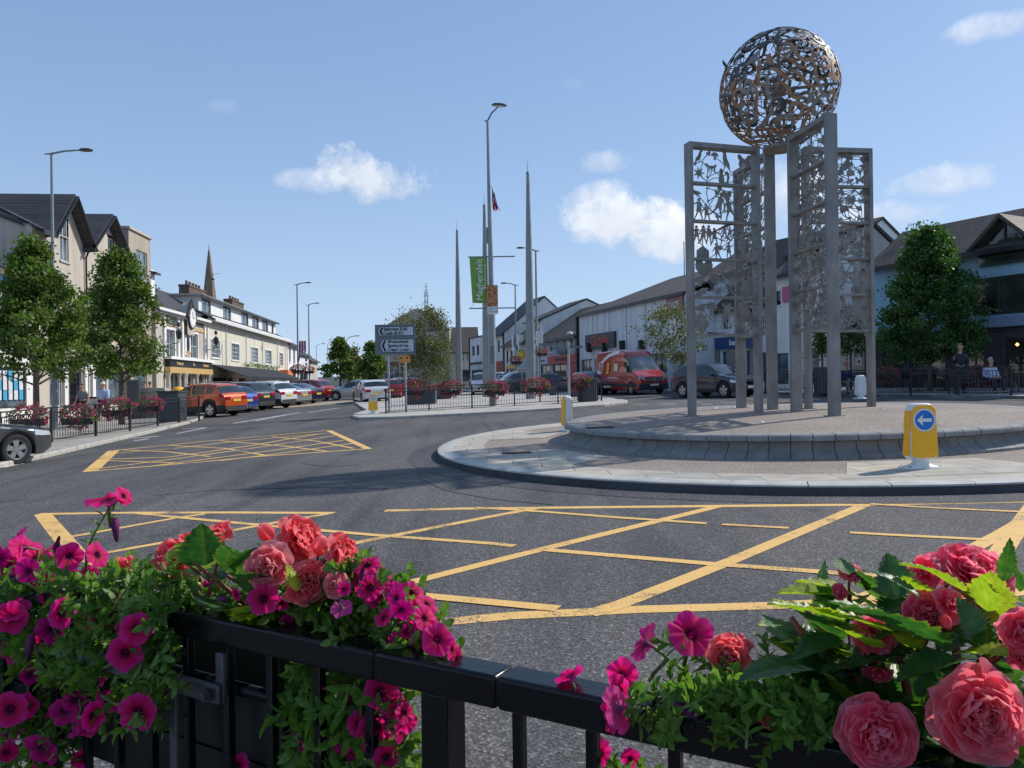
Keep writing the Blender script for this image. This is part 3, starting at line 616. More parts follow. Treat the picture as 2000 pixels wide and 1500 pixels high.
for i in range(NS):
    z = 1-2*(i+.5)/NS; t = i*2.39996; c = Vector((sqrt(1-z*z)*cos(t), sqrt(1-z*z)*sin(t), z)); off = R.uniform(-.012, .012)
    kind = R.random(); mi = 0
    if c.x > -.1 and R.random() < .5: mi = 2  # paler plates on the sunward side: sunlight put into their colour
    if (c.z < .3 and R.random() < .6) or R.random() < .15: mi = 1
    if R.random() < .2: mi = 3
    if kind < .5:      # spiral scroll
        turns = R.uniform(1.0, 1.5); s = R.uniform(.13, .24); n = 26; pts = []; wd = []
        for j in range(n):
            u = j/(n-1); a = u*turns*2*pi; r = s*(1-u*.82); pts.append((r*cos(a), r*sin(a))); wd.append(.02+.06*sin(pi*min(1, u*1.1))*R.uniform(.9, 1)+(.03 if j > n-4 else 0))
        # tail
        ex = [(s+.0, -.07*k_) for k_ in (6, 5, 4, 3, 2, 1)]; pts = ex+pts; wd = [.008, .014, .02, .024, .024, .02]+wd
    elif kind < .8:    # S curve
        n = 16; A = R.uniform(.07, .14); Ls = R.uniform(.45, .8); pts = [((j/(n-1)-.5)*Ls, A*sin(2*pi*j/(n-1))) for j in range(n)]; wd = [.012+.05*sin(pi*j/(n-1))**1.3 for j in range(n)]
    else:              # leaf with wing
        n = 10; Ls = R.uniform(.18, .3); pts = [((j/(n-1)-.5)*Ls, .05*sin(pi*j/(n-1))) for j in range(n)]; wd = [.008+.11*sin(pi*j/(n-1)) for j in range(n)]
    ribbon(b, c, R.uniform(0, 2*pi), pts, wd, mi, off)
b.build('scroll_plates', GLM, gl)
b = MB()
for i in range(190):   # thin wandering rods of the lattice
    c = Vector((R.gauss(0, 1), R.gauss(0, 1), R.gauss(0, 1))).normalized(); n = 12; Ls = R.uniform(.35, .8); A = R.uniform(.02, .09); f = R.uniform(.5, 1.4); ph = R.uniform(0, 6)
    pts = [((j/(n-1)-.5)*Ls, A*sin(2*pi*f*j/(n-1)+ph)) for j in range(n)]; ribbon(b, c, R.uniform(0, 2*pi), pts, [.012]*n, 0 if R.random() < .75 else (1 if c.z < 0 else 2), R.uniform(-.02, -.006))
for k in range(5):     # meridians
    c = Vector((cos(k*pi/5), sin(k*pi/5), 0)); pts = [((j/40-.5)*2*pi, 0) for j in range(41)]
    ribbon(b, c, 0, pts, [.02]*41, 0, -.03)
b.build('lattice_rods', GLM, gl)
b = MB()
for k in range(3):
    a = k*pi/3+.4; b.bar(GC+Vector((cos(a), sin(a), .12*(k-1)))*(GR-.03), GC-Vector((cos(a), sin(a), .12*(k-1)))*(GR-.03), .05, .05)
b.tube([GC-Vector((0, 0, GR)), GC+Vector((0, 0, GR-.04))], .04, 8); b.lathe([(.001, -.1), (.16, -.1), (.16, .1), (.001, .1)], 14, GC); b.build('inner_frame', STEELD, gl)
b = MB(); zc = topz(5.75, 16.45)+PH; b.lathe([(.0, 0), (.34, 0), (.34, .05), (.0, .05)], 20, (GC.x, GC.y, GC.z-GR-.05)); b.build('seat_ring', STEELD, gl)
# a bird perched on the globe
def perched(px, py, Y, s, label, flip=1):
    p = at(px, py, Y); r = thing('bird', label, 'bird', p)
    b = MB(); b.tube([(-.10*s*flip, 0, -.08*s), (-.05*s*flip, 0, .0), (0, 0, .07*s), (.04*s*flip, 0, .13*s), (.05*s*flip, 0, .18*s), (.055*s*flip, 0, .215*s)], [.008*s, .028*s, .05*s, .048*s, .032*s, .026*s], 8); b.tube([(.06*s*flip, 0, .205*s), (.105*s*flip, 0, .195*s)], [.01*s, .002*s], 5)
    b.build('body', pm('dark_feathers', (.02, .02, .022), .6), r, True)
    b = MB(); b.tube([(0, -.015, .03*s), (0, -.015, -.07*s)], .004, 4); b.tube([(0, .015, .03*s), (0, .015, -.07*s)], .004, 4); b.build('legs', BLKM, r)
perched(1594, 80, 16.3, .62, 'small dark bird perched on the right of the steel globe top')
perched(1416, 130, 16.5, .6, 'small dark bird clinging to the left flank of the steel globe', -1)
# ------------------------------------------------------------------ traffic bollards
def bollard(px, py, rz, label, arrow=False, discs=True, h=.12, s=1.0):
    p = place(px, py, h); r = thing('traffic_bollard', label, 'bollard', p, rz, 'keep left bollards')
    r.scale = (s, s, s)
    sec = lambda z, w_, d_: [(-w_/2, -d_/2), (w_/2, -d_/2), (w_/2, d_/2), (-w_/2, d_/2)]
    prof = [(.0, .50, .30), (.02, .50, .30), (.028, .44, .26), (.05, .22, .16), (.085, .17, .13), (.10, .20, .15), (.13, .31, .19), (.16, .385, .20), (.40, .365, .19), (.62, .34, .175), (.76, .325, .165), (.81, .30, .16), (.84, .23, .14), (.855, .12, .11)]
    b = MB(); vs = []; n = 16
    for z, wd, dp in prof:
        for j in range(n):
            t = 2*pi*(j+.5)/n; ex = .28; x = math.copysign(abs(cos(t))**ex, cos(t)); y = math.copysign(abs(sin(t))**ex, sin(t)); vs.append((x*wd/2, y*dp/2, z))
    b.add(vs, [(i*n+j, i*n+(j+1) % n, (i+1)*n+(j+1) % n, (i+1)*n+j) for i in range(len(prof)-1) for j in range(n)]+[tuple(range((len(prof)-1)*n, len(prof)*n))])
    edgesplit(b.build('shell', WPL, r), 50)
    out = [(-.13, .115), (.13, .115), (.178, .155), (.172, .40), (.158, .77), (.105, .835), (-.105, .835), (-.158, .77), (-.172, .40), (-.178, .155)]
    def slope(x, z, t): return (x, -(.104-(max(0, z-.16))*.028)-t, z)
    b = MB(); b.prism([(x*1.0, .145+(z-.115)*.95) for x, z in out], -.004, .006, slope); fixn(b.build('front_panel', WPL if arrow is None else YELP, r))
    b = MB(); b.prism([(x*.93, .145+(z-.115)*.93) for x, z in out], -.004, .006, lambda x, z, t: (x, -slope(x, z, t)[1], z)); fixn(b.build('rear_panel', WPL if arrow is None else YELP, r))
    for s_, m_ in ((-1, WPL if arrow is None else YELP), (1, WPL)):
        b = MB()
        for z0, z1 in ((.17, .47), (.48, .76)):
            x0 = .195-(z0-.16)*.048; x1 = .195-(z1-.16)*.048
            b.add([(s_*(x0+.004), -.078, z0), (s_*(x0+.004), .078, z0), (s_*(x1+.004), .068, z1), (s_*(x1+.004), -.068, z1), (s_*(x0-.03), -.078, z0), (s_*(x0-.03), .078, z0), (s_*(x1-.03), .068, z1), (s_*(x1-.03), -.068, z1)], [(0, 1, 2, 3), (0, 4, 5, 1), (1, 5, 6, 2), (2, 6, 7, 3), (3, 7, 4, 0)])
        b.build('side_panel', m_, r)
    if discs:
        zc = .635
        for r_, off, m_ in ((.150, .012, WPL), (.128, .016, BLUE if arrow else pm('blank_disc_grey', (.5, .5, .5), .4))):
            b = MB(); b.prism([(x, z) for x, z in circ(0, zc, r_, n=32)], .006, off, slope); fixn(b.build('sign_disc', m_, r))
        if arrow:
            b = MB(); b.prism([(-.105, zc), (-.02, zc+.075), (-.035, zc+.022), (.095, zc+.022), (.095, zc-.022), (-.035, zc-.022), (-.02, zc-.075)], .012, .019, slope); fixn(b.build('arrow', WPL, r))
    b = MB()
    for x in (-.2, .2):
        for y in (-.1, .1): b.lathe([(.0, .032), (.02, .032), (.024, .02)], 10, (x, y, .002))
    b.build('fixing_bolts', DGREY, r); return r
bollard(1798, 914, .07, 'yellow and white bollard with a blue disc and white left arrow on the roundabout', True)
bollard(1108, 842, radians(-78), 'white bollard turned side-on with a thin yellow edge, left on the roundabout', False, False, s=1.0)
bollard(729, 808, .15, 'yellow bollard with a blank white disc on the nose of the fenced island', False, True, .10)
bollard(1681, 779, .2, 'plain white back of a bollard behind the sculpture by the far kerb', None, False, .12)
# ------------------------------------------------------------------ lamps and masts
def lamp(px, py, Y, top_py, arm_px, arm_py, label, cat='street lamp', r0=.075, col=POLE, head='oval', collar=True, group='street lamps'):
    p = at(px, py, Y); p.z = gz(p.x, p.y)+.1; ht = at(px, top_py, Y).z-p.z; a = at(arm_px, arm_py, Y)-p
    t = thing('street_lamp', label, cat, p, 0, group)
    b = MB(); b.tube([(0, 0, -.1), (0, 0, 1.4), (0, 0, 1.45), (0, 0, ht)], [r0*1.35, r0*1.3, r0, r0*.6], 12); edgesplit(b.build('pole', col, t))
    s = 1 if a.x > 0 else -1
    if collar: b = MB(); b.box(.06, .14, -.05, .05, 3.2, 3.6); b.build('control_box', DGREY, t)
    b = MB()
    if head == 'hook':
        pts = [(0, 0, ht)]+[(s*abs(a.x)*.75*(1-cos(q)), 0, ht+(a.z-ht)*sin(q)) for q in (.3, .7, 1.1, 1.57)]; b.tube(pts, r0*.5, 8); b.build('arm', col, t)
        b = MB(); b.box(min(0, s*.55)+a.x*.75, max(0, s*.55)+a.x*.75, -.11, .11, a.z-.05, a.z+.05); b.build('lamp_head', DGREY, t)
    else:
        b.tube([(-s*.28, 0, ht-.02), (0, 0, ht), (a.x*.35, 0, ht+(a.z-ht)*.7), (a.x*.8, 0, a.z)], [.02, r0*.55, r0*.5, r0*.4], 8); b.build('arm', col, t)
        b = MB(); L_ = .62 if head == 'oval' else .75; n = 20
        pr_ = [(0.001, .035), (.6, .05), (.95, .03), (1, 0), (.95, -.03), (.7, -.045), (.001, -.05)]; vs = []
        for r_, z in pr_:
            for j in range(n): vs.append((a.x+s*L_*.42*(r_*cos(2*pi*j/n)), .17*r_*sin(2*pi*j/n), a.z+z))
        b.add(vs, [(i*n+j, i*n+(j+1) % n, (i+1)*n+(j+1) % n, (i+1)*n+j) for i in range(len(pr_)-1) for j in range(n)]); b.build('lamp_head', DGREY, t, True)
    return t
lamp(108, 840, 30, 300, 168, 293, 'tall grey street lamp rising behind the left tree, its arm to the right')
lamp(583, 775, 68, 556, 602, 552, 'taller of the two thin lamps beyond the parked cars', r0=.09)
lamp(605, 775, 82, 596, 619, 592, 'shorter of the two thin lamps beyond the parked cars', r0=.09)
lamp(1009, 770, 62, 557, 984, 553, 'thin lamp with its arm to the left between the spires and white shop fronts', r0=.08)
lamp(1050, 768, 52, 490, 1016, 484, 'thin lamp behind the tallest spire with its head poking out on the spire\'s left', r0=.09)
lamp(677, 760, 105, 668, 700, 656, 'distant hooked lamp beside the far conical tree', r0=.09, head='hook', collar=False)
lamp(641, 760, 120, 676, 660, 664, 'fainter distant hooked lamp left of the conical tree', r0=.07, head='hook', collar=False)
lamp(619, 760, 120, 676, 632, 671, 'distant lamp right of the flag poles on the left street', r0=.06, collar=False)
# main lamp with banner arms
p = place(963, 793, .1); t = thing('banner_lamp', 'very tall lamp post with a round head, banner arms and a poster', 'street lamp', p, 0)
Y = p.y; zt = at(958, 236, Y).z-p.z; zs = at(961, 610, Y).z-p.z
b = MB(); b.tube([(0, 0, -.05), (0, 0, zs), (0, 0, zs+.12), (-.02, 0, zs+2.4), (-.05, 0, zs+5.5), (-.07, 0, zt)], [.17, .155, .125, .115, .08, .055], 14); edgesplit(b.build('pole', pm('lamp_pole_paint', (.25, .27, .28), .45, .3), t))
b = MB(); b.box(-.09, .09, -.178, -.14, 1.9, 2.7); b.build('access_door', POLED, t)
b = MB(); zb_ = at(958, 460, Y).z-p.z; b.box(-.2, -.08, -.06, .06, zb_-.35, zb_+.35); b.build('antenna_box', POLED, t)
hd = at(975, 206, Y)-p
b = MB(); b.tube([(-.07-.14, 0, zt), (-.07, 0, zt), (.12, 0, zt+.35), (hd.x-.05, 0, hd.z-.06)], [.03, .04, .035, .03], 8); b.build('arm', POLED, t)
b = MB(); b.lathe([(.001, .08), (.28, .07), (.345, .03), (.345, -.01), (.30, -.03), (.001, -.032)], 28); o = b.build('lamp_head', DGREY, t); o.location = hd; o.rotation_euler = (radians(10), radians(4), 0); edgesplit(o)
b = MB(); b.lathe([(.001, -.036), (.27, -.035), (.275, -.028)], 28); o2 = b.build('lens', pm('lamp_lens', (.5, .48, .42), .3), o)
for (y_, x0, x1) in ((502, 914, 1006), (602.5, 916, 1007)):
    a_ = at(x0, y_, Y)-p; c_ = at(x1, y_+1, Y)-p; b = MB(); b.tube([(a_.x, 0, a_.z), (c_.x, 0, a_.z+.0)], .028, 8); b.build('banner_arm', POLED, t)
# banner: a hanging cloth
GRN = pm('green_banner_cloth', (.20, .36, .065), .8, var=.08)
b = MB(); q = [at(917, 503, Y), at(952, 503, Y), at(952, 592, Y), at(923, 592, Y)]; n = 14
vs = []
for j in range(n+1):
    v = j/n
    for i in range(9):
        u = i/8; P = q[0].lerp(q[1], u).lerp(q[3].lerp(q[2], u), v); P = Vector((P.x, P.y-.05*sin(u*4+v*2)*(.3+v)-.02, P.z)); vs.append(P)
b.add(vs, [(j*9+i, j*9+i+1, (j+1)*9+i+1, (j+1)*9+i) for j in range(n) for i in range(8)])
bn = b.build('town_banner', GRN, None, True); bn.modifiers.new('s', 'SOLIDIFY').thickness = .008
tag(bn, 'green cloth banner lettered Magherafelt hanging from the banner lamp arm', 'banner')
ROT90 = Matrix.Rotation(radians(90), 4, 'Z')
mid = at(937, 547, Y)
text('Magherafelt', .40, WHITE, bn, Matrix.Translation((mid.x, mid.y-.11, mid.z)) @ RX @ ROT90, sx=1.0)
text('great place to shop', .14, WHITE, bn, Matrix.Translation((mid.x+.24, mid.y-.11, mid.z+.15)) @ RX @ ROT90)
b = MB(); e = at(924, 593, Y); e2_ = at(919, 602, Y); b.tube([e, e2_], .006, 5); b.build('cord', DGREY, bn)
# poster board
q0 = at(951, 558, Y); q1 = at(973, 613, Y); pb = thing('poster_board', 'small upright poster of brown and red foliage tied to the banner lamp', 'poster', (q0.x, q0.y-.22, q1.z))
W_ = q1.x-q0.x; H_ = q0.z-q1.z
m, tt, bb = base('poster_print'); co = nd(tt, 'ShaderNodeTexCoord').outputs['Object']; vv = tex(tt, 'ShaderNodeTexVoronoi', co, Scale=6.0, Randomness=1.0); nn2 = tex(tt, 'ShaderNodeTexNoise', co, Scale=4.5, Detail=5.0, Distortion=2.5)
tt.links.new(ramp(tt, nn2.outputs[0], [(.25, (.05, .02, .015)), (.42, (.25, .05, .03)), (.5, (.45, .2, .06)), (.62, (.5, .33, .12)), (.75, (.6, .52, .36))]), bb.inputs['Base Color'])
b = MB(); b.box(0, W_, 0, .02, H_*.24, H_); b.build('picture', m, pb); b = MB(); b.box(-.002, W_+.002, -.004, .02, -.02, H_*.238); b.build('caption_strip', WHITE, pb)
text('TIME TO', .13, pm('caption_ink', (.12, .1, .16), .6), pb, TM(W_/2, -.008, H_*.165)); text('EXPLORE', .13, MC['caption_ink'], pb, TM(W_/2, -.008, H_*.06))
# drooping union flag half way up
FB, FRd = pm('flag_blue', (.01, .02, .16), .8), pm('flag_red', (.5, .01, .02), .8)
b = MB(); q = at(957, 357, Y); n = 16; vs = []
for j in range(n+1):
    v = j/n
    for i in range(7):
        u = i/6; x = q.x+.02+(.05+.30*v)*u*.9+.12*v; vs.append((x+.03*sin(6*v), q.y-.10+.06*sin(u*9+v*5), q.z-1.28*v-.25*u*(1-v)+.0))
for j in range(n):
    for i in range(6): b.add([vs[j*7+i], vs[j*7+i+1], vs[(j+1)*7+i+1], vs[(j+1)*7+i]], [(0, 1, 2, 3)], (1 if abs((i-3)+(j-8)*.45) < 1.0 or i == 3 else (2 if abs((i-3)+(j-8)*.45) < 1.9 or abs(i-3) <= 1 and j % 5 == 0 else 0)))
fl = b.build('flag', [FB, FRd, WHITE], None, True); tag(fl, 'limp red, white and blue union flag tied high on the banner lamp', 'flag')
# spires
def spire(px, Y, base_py, top_py, tip_py, label):
    p = at(px, base_py, Y); p.z = gz(p.x, p.y)+.1; k = (top_py-base_py); tp = at(px-(base_py-top_py)*.0175, top_py, Y); tip = at(px-(base_py-top_py)*.0175, tip_py, Y)
    t = thing('steel_spire', label, 'spire', p, 0, 'tapering spires on the island'); h = tp.z-p.z; dx = (tp.x-p.x); h2 = tip.z-p.z
    lean = at(px-(base_py-top_py)*.014, top_py, Y).x
    b = MB(); dx = 0.0
    b.tube([(0, 0, -.05), (0, 0, h*.3), (0, 0, h*.7), (0, 0, h)], [.275, .235, .165, .085], 20, cap=True); edgesplit(b.build('mast', pm('spire_paint', (.23, .25, .26), .5, .25, var=.12, scale=1.5), t))
    b = MB(); b.tube([(0, 0, h), (0, 0, h+.12)], [.10, .07], 16); b.build('collar', POLED, t)
    b = MB(); b.tube([(0, 0, h+.1), (0, 0, h2)], [.04, .006], 10); b.build('glass_tip', pm('frosted_tip', (.6, .66, .72), .2), t)
spire(1037, 43, 778, 340, 308, 'tallest and nearest grey tapering spire, right of the banner lamp')
spire(951, 50, 774, 403, 376, 'grey tapering spire just behind the green banner')
spire(897, 61, 769, 452, 428, 'furthest left grey tapering spire standing alone')
# finger post, flower pole, sign boards
p = at(1112, 800, 33.5); p.z = gz(p.x, p.y)+.1; t = thing('finger_post', 'pale metal finger post with direction arms near the right end of the fenced island', 'signpost', p); z = at(1112, 672, p.y).z-p.z
b = MB(); b.tube([(0, 0, 0), (0, 0, z+.1)], .055, 10); b.build('post', pm('pale_post', (.42, .4, .36), .5, .2), t)
for (s_, L_, dz, m_) in ((-1, 1.25, .0, POLED), (1, .6, -.12, POLED), (-1, .7, -.17, POLED)):
    b = MB(); b.box(min(s_*.06, s_*L_), max(s_*.06, s_*L_), -.015+dz*.1, .015+dz*.1, z-.06+dz, z+.05+dz); f_ = b.build('finger_arm', m_, t)
p = at(1055, 790, 38); p.z = gz(p.x, p.y)+.1; t = thing('notice_pole', 'thin pole carrying white notice boards and a flower basket right of the tallest spire', 'signpost', p); z = lambda py: at(1055, py, 38).z-p.z
b = MB(); b.tube([(0, 0, 0), (0, 0, z(640))], .05, 10); b.build('post', POLE, t)
for y0, y1, lines, m_ in ((647, 656, ['CAR PARK', 'OPEN'], BLKM), (657, 675, ['FREE', 'PARKING', '2 HRS'], RED)):
    b = MB(); b.box(-.16, .18, -.075, -.055, z(y1), z(y0)); f_ = b.build('notice_board', WHITE, t); hh = (z(y0)-z(y1))/(len(lines)+.4)
    for i, l in enumerate(lines): text(l, hh*.8 if len(l) < 6 else hh*.55, m_, f_, TM(.01, -.082, z(y0)-hh*(i+.7)))
# direction sign
p1 = place(760, 806, .1); Y = p1.y; p2_ = at(793, 803, Y); t = thing('direction_sign', 'big grey road sign on two posts pointing left to Ballyronan and Coagh', 'road sign', p1)
zz = lambda py: at(770, py, Y).z-p1.z; xx = lambda px: at(px, 665, Y).x-p1.x
for x_ in (0, p2_.x-p1.x): b = MB(); b.tube([(x_, .0, -.05), (x_, .0, zz(640))], .045, 12); b.build('post', pm('galvanised_post', (.36, .38, .4), .5, .3), t)
b = MB(); b.box(xx(733), xx(811), -.075, -.045, zz(693), zz(634)); b.build('backing_board', pm('sign_back_grey', (.14, .165, .18), .55), t)
SW = pm('sign_white', (.50, .53, .58), .5, var=.04); SB = pm('sign_ink', (.012, .014, .03), .5)
for (xa, xb, ya, yb, xi, lines) in ((737, 809, 637.5, 656.5, 749, ['Ballyronan B160', 'Coagh (B181)']), (741, 809.5, 662, 688.5, 757.5, ['Meadowbank', 'Sports Arena', 'Leisure centre'])):
    zt_, zb_ = zz(ya), zz(yb); x0, x1 = xx(xa), xx(xb); hh = (zt_-zb_)/2; zc = (zt_+zb_)/2
    for gr, y_, m_ in ((0, -.080, SB), (.028, -.084, SW)):
        b = MB(); b.prism([(x0+gr*1.3, zc), (x0+hh*.55+gr*.3, zt_-gr), (x1-gr, zt_-gr), (x1-gr, zb_+gr), (x0+hh*.55+gr*.3, zb_+gr)], y_, -.07, lambda a, c, t_: (a, t_, c)); fixn(b.build('sign_panel', m_, t))
    b = MB(); cx = x0+.10; b.prism([(cx, zc), (cx+hh*.42, zt_-.05), (cx+hh*.42+.09, zt_-.05), (cx+.10, zc), (cx+hh*.42+.09, zb_+.05), (cx+hh*.42, zb_+.05)], -.089, -.082, lambda a, c, t_: (a, t_, c)); fixn(b.build('chevron', SB, t))
    dh = (zt_-zb_-.06)/len(lines)
    for i, l in enumerate(lines): text(l, dh*1.08, SB, t, TM(xx(xi)+.02, -.088, zt_-.03-dh*(i+.52)), align='LEFT', sx=.80 if len(lines) == 2 else .86, bold=.006)
b = MB(); b.box(xx(779), xx(801), -.06, -.04, zz(709), zz(695)); o = b.build('flood_sign', pm('orange_sign', (.62, .24, .05), .5, var=.2), None); o.location = p1
tag(o, 'small orange sign tied under the right half of the big direction sign', 'sign')
for x_ in (783, 795): b = MB(); b.prism(circ(xx(x_), zz(699.5), .045, n=10), -.064, -.06, lambda a, c, t_: (a, t_, c)); b.build('dark_marks', DGREY, o)
# ------------------------------------------------------------------ railings on the pavements
def railing(pts, label, h=1.0, pitch=.125, per=16, group=None, toph=None):
    """pts: world xy polyline of post positions"""
    p0 = Vector((pts[0][0], pts[0][1], gz(*pts[0])+.1)); t = thing('railing', label, 'railing', p0, 0, group)
    pb_ = MB(); pb_.box(-.03, .03, -.03, .03, -.05, h+.03); me = pb_.build('post', BLKM, t); n = len(pts); first = True; nb = 0
    bb_ = MB(); bb_.tube([(0, 0, .1), (0, 0, h-.12)], .009, 6); bal = bb_.build('baluster', BLKM, t)
    for i in range(n):
        q = Vector((pts[i][0], pts[i][1], gz(*pts[i])+.1))-p0
        o = me if i == 0 else me.copy()
        if i: C.objects.link(o)
        o.parent = t; o.location = q
        if i == n-1: break
        q2 = Vector((pts[i+1][0], pts[i+1][1], gz(*pts[i+1])+.1))-p0; d = q2-q
        for zz_, ww in ((h, .045), (h-.13, .028), (.09, .028)):
            b = MB(); b.bar(q+Vector((0, 0, zz_)), q2+Vector((0, 0, zz_)), ww, ww if zz_ < h else .035); b.build('rail', BLKM, t)
        k = max(4, int(round(d.length/pitch)))
        if nb+k > 100: continue
        for j in range(1, k):
            r = q.lerp(q2, j/k)
            if nb == 0: bal.location = r
            else: c_ = bal.copy(); C.objects.link(c_); c_.parent = t; c_.location = r
            nb += 1
    return t
def RP_(*l): return [P2(px, py, .1) for px, py in l]
railing(RP_((754, 808), (838, 802), (922, 797)), 'left half of the black island railing, behind the yellow bollard')
railing(RP_((922, 797), (1005, 792), (1090, 787), (1175, 783)), 'right half of the black island railing, ending beyond the round slatted bin')
railing([P2(-60, 905, .1), P2(-0, 884, .1), P2(101, 864, .1), P2(187, 852, .1)], 'near half of the left pavement railing, behind the dark car')
railing(RP_((187, 852), (254, 842), (308, 832), (350, 826), (389, 820)), 'far half of the left pavement railing, ending by the orange car')
railing(RP_((1495, 767), (1580, 769), (1640, 770)), 'far stretch of black railing on the right pavement seen through the sculpture legs')
railing(RP_((1640, 770), (1708, 770.5), (1779, 771)), 'black railing on the right pavement beside the white bollard back')
railing(RP_((1779, 771), (1872, 772), (1975, 772.5)), 'black railing on the right pavement in front of the big conical tree')
railing([P2(1975, 772.5, .1), P2(2085, 773, .1)], 'last black railing panel cut off by the right picture edge')
# ------------------------------------------------------------------ far flower baskets
FBL = petal('basket_blossom', [(0, (.38, .008, .10)), (.5, (.66, .025, .19)), (1, (.85, .12, .28))], .4)
FOL = leafy('basket_foliage', (.04, .09, .015), (.08, .14, .025), (.14, .19, .04), .3, 3.0)
def mk_basket(seed, big=1.0, red=False):
    R = random.Random(seed); bf = MB(); bl = MB(); bl.cols = []
    def pt():
        a = R.uniform(0, 2*pi); e = R.uniform(-1, 1); r = R.uniform(.82, 1.05); x = cos(a)*sqrt(1-e*e); y = sin(a)*sqrt(1-e*e)
        lump = 1+.28*noise.noise(Vector((x*2.2, y*2.2, e*2.2+seed))); return Vector((x*.55*lump*r, y*.30*lump*r, e*.30*lump*r*(1.0 if e > 0 else 1.35+.5*noise.noise(Vector((x*4, seed, 0))))))
    for _ in range(420):
        p = pt()*.92; n_ = Vector((R.gauss(0, 1), R.gauss(0, 1), R.gauss(.4, 1))).normalized(); a = n_.orthogonal().normalized(); c = n_.cross(a); L_ = R.uniform(.03, .06)
        bf.add([p-a*L_, p+c*L_*.5, p+a*L_, p-c*L_*.5], [(0, 1, 2, 3)])
    for _ in range(330 if not red else 240):
        p = pt()
        if noise.noise(p*3.5+Vector((seed, 0, 0))) > .22: continue
        n_ = (p.normalized()+Vector((R.gauss(0, .35), R.gauss(0, .35), R.gauss(.1, .35)))).normalized(); a = n_.orthogonal().normalized(); c = n_.cross(a); r = R.uniform(.026, .042); tn = R.random(); k = 6
        vs = [p-n_*.012]+[p+(a*cos(2*pi*j/k)+c*sin(2*pi*j/k))*r*(1 if j % 2 else .8)+n_*.01 for j in range(k)]
        bl.add(vs, [(0, 1+j, 1+(j+1) % k) for j in range(k)]); bl.cols += [max(0, tn-.3)]+[tn]*k
    return bf, bl
BSK = []
def basket(p, s, label, seed, group='pink flower baskets on the railings', trough=True):
    t = thing('flower_basket', label, 'flower basket', p, rnd.uniform(-.1, .1), group); t.scale = (s*1.12, s*1.12, s*1.15)
    k = seed % 3
    while len(BSK) <= k: BSK.append(None)
    if BSK[k] is None:
        bf, bl = mk_basket(seed); a = bf.build('foliage', FOL, t); c = bl.build('blossoms', FBL, t); b = MB(); b.box(-.38, .38, -.16, .16, -.28, -.1); d_ = b.build('trough', BLKP, t); BSK[k] = (a.data, c.data, d_.data)
        c['kind'] = 'stuff'
    else:
        for nm, me in zip(('foliage', 'blossoms', 'trough'), BSK[k]): o = bpy.data.objects.new(nm, me); C.objects.link(o); o.parent = t; (o.__setitem__('kind', 'stuff') if nm == 'blossoms' else None)
for i, (px, py, Y, s, lb) in enumerate([(54, 811, 22.8, .96, 'magenta flower basket above the bonnet of the dark car'), (151, 810, 24.6, .97, 'magenta flower basket second from the left on the left railing'), (227, 795, 27, .98, 'magenta flower basket on the left railing below the man in the pale blue shirt'), (292, 788, 29.5, .86, 'smaller magenta flower basket just left of the dark bin'),
        (810, 757, 34, .98, 'magenta flower basket below the direction sign on the island railing'), (880, 757, 34.4, .95, 'magenta flower basket in front of the furthest left spire'), (967, 757, 34.8, 1.0, 'magenta and green flower basket wrapped round the banner lamp'), (1049, 752, 35.4, 1.0, 'magenta flower basket in front of the tallest spire'), (1130, 744, 35.8, .95, 'magenta flower basket at the right end of the island railing above the slatted bin'),
        (1733, 729, 32, .85, 'pink and orange flower basket left of the big conical tree trunk'), (1916, 730, 31.5, 1.05, 'pink flower basket on the right railing in front of the bench'), (1601, 733, 35, .85, 'red flower basket seen between the sculpture legs')]):
    basket(at(px, py, Y), s, lb, i)
for i, (px, py, Y, s, lb) in enumerate([(1058, 687, 37.8, .55, 'small flower basket high on the notice pole'), (1009, 703, 61.8, .95, 'dark purple flower basket high on a distant lamp'), (582, 773-53, 67.8, 1.1, 'dark red flower basket high on the taller far lamp'), (603, 722, 81, 1.1, 'red and orange flower basket high on the shorter far lamp')]):
    basket(at(px, py, Y), s, lb, i, 'flower baskets high on poles')
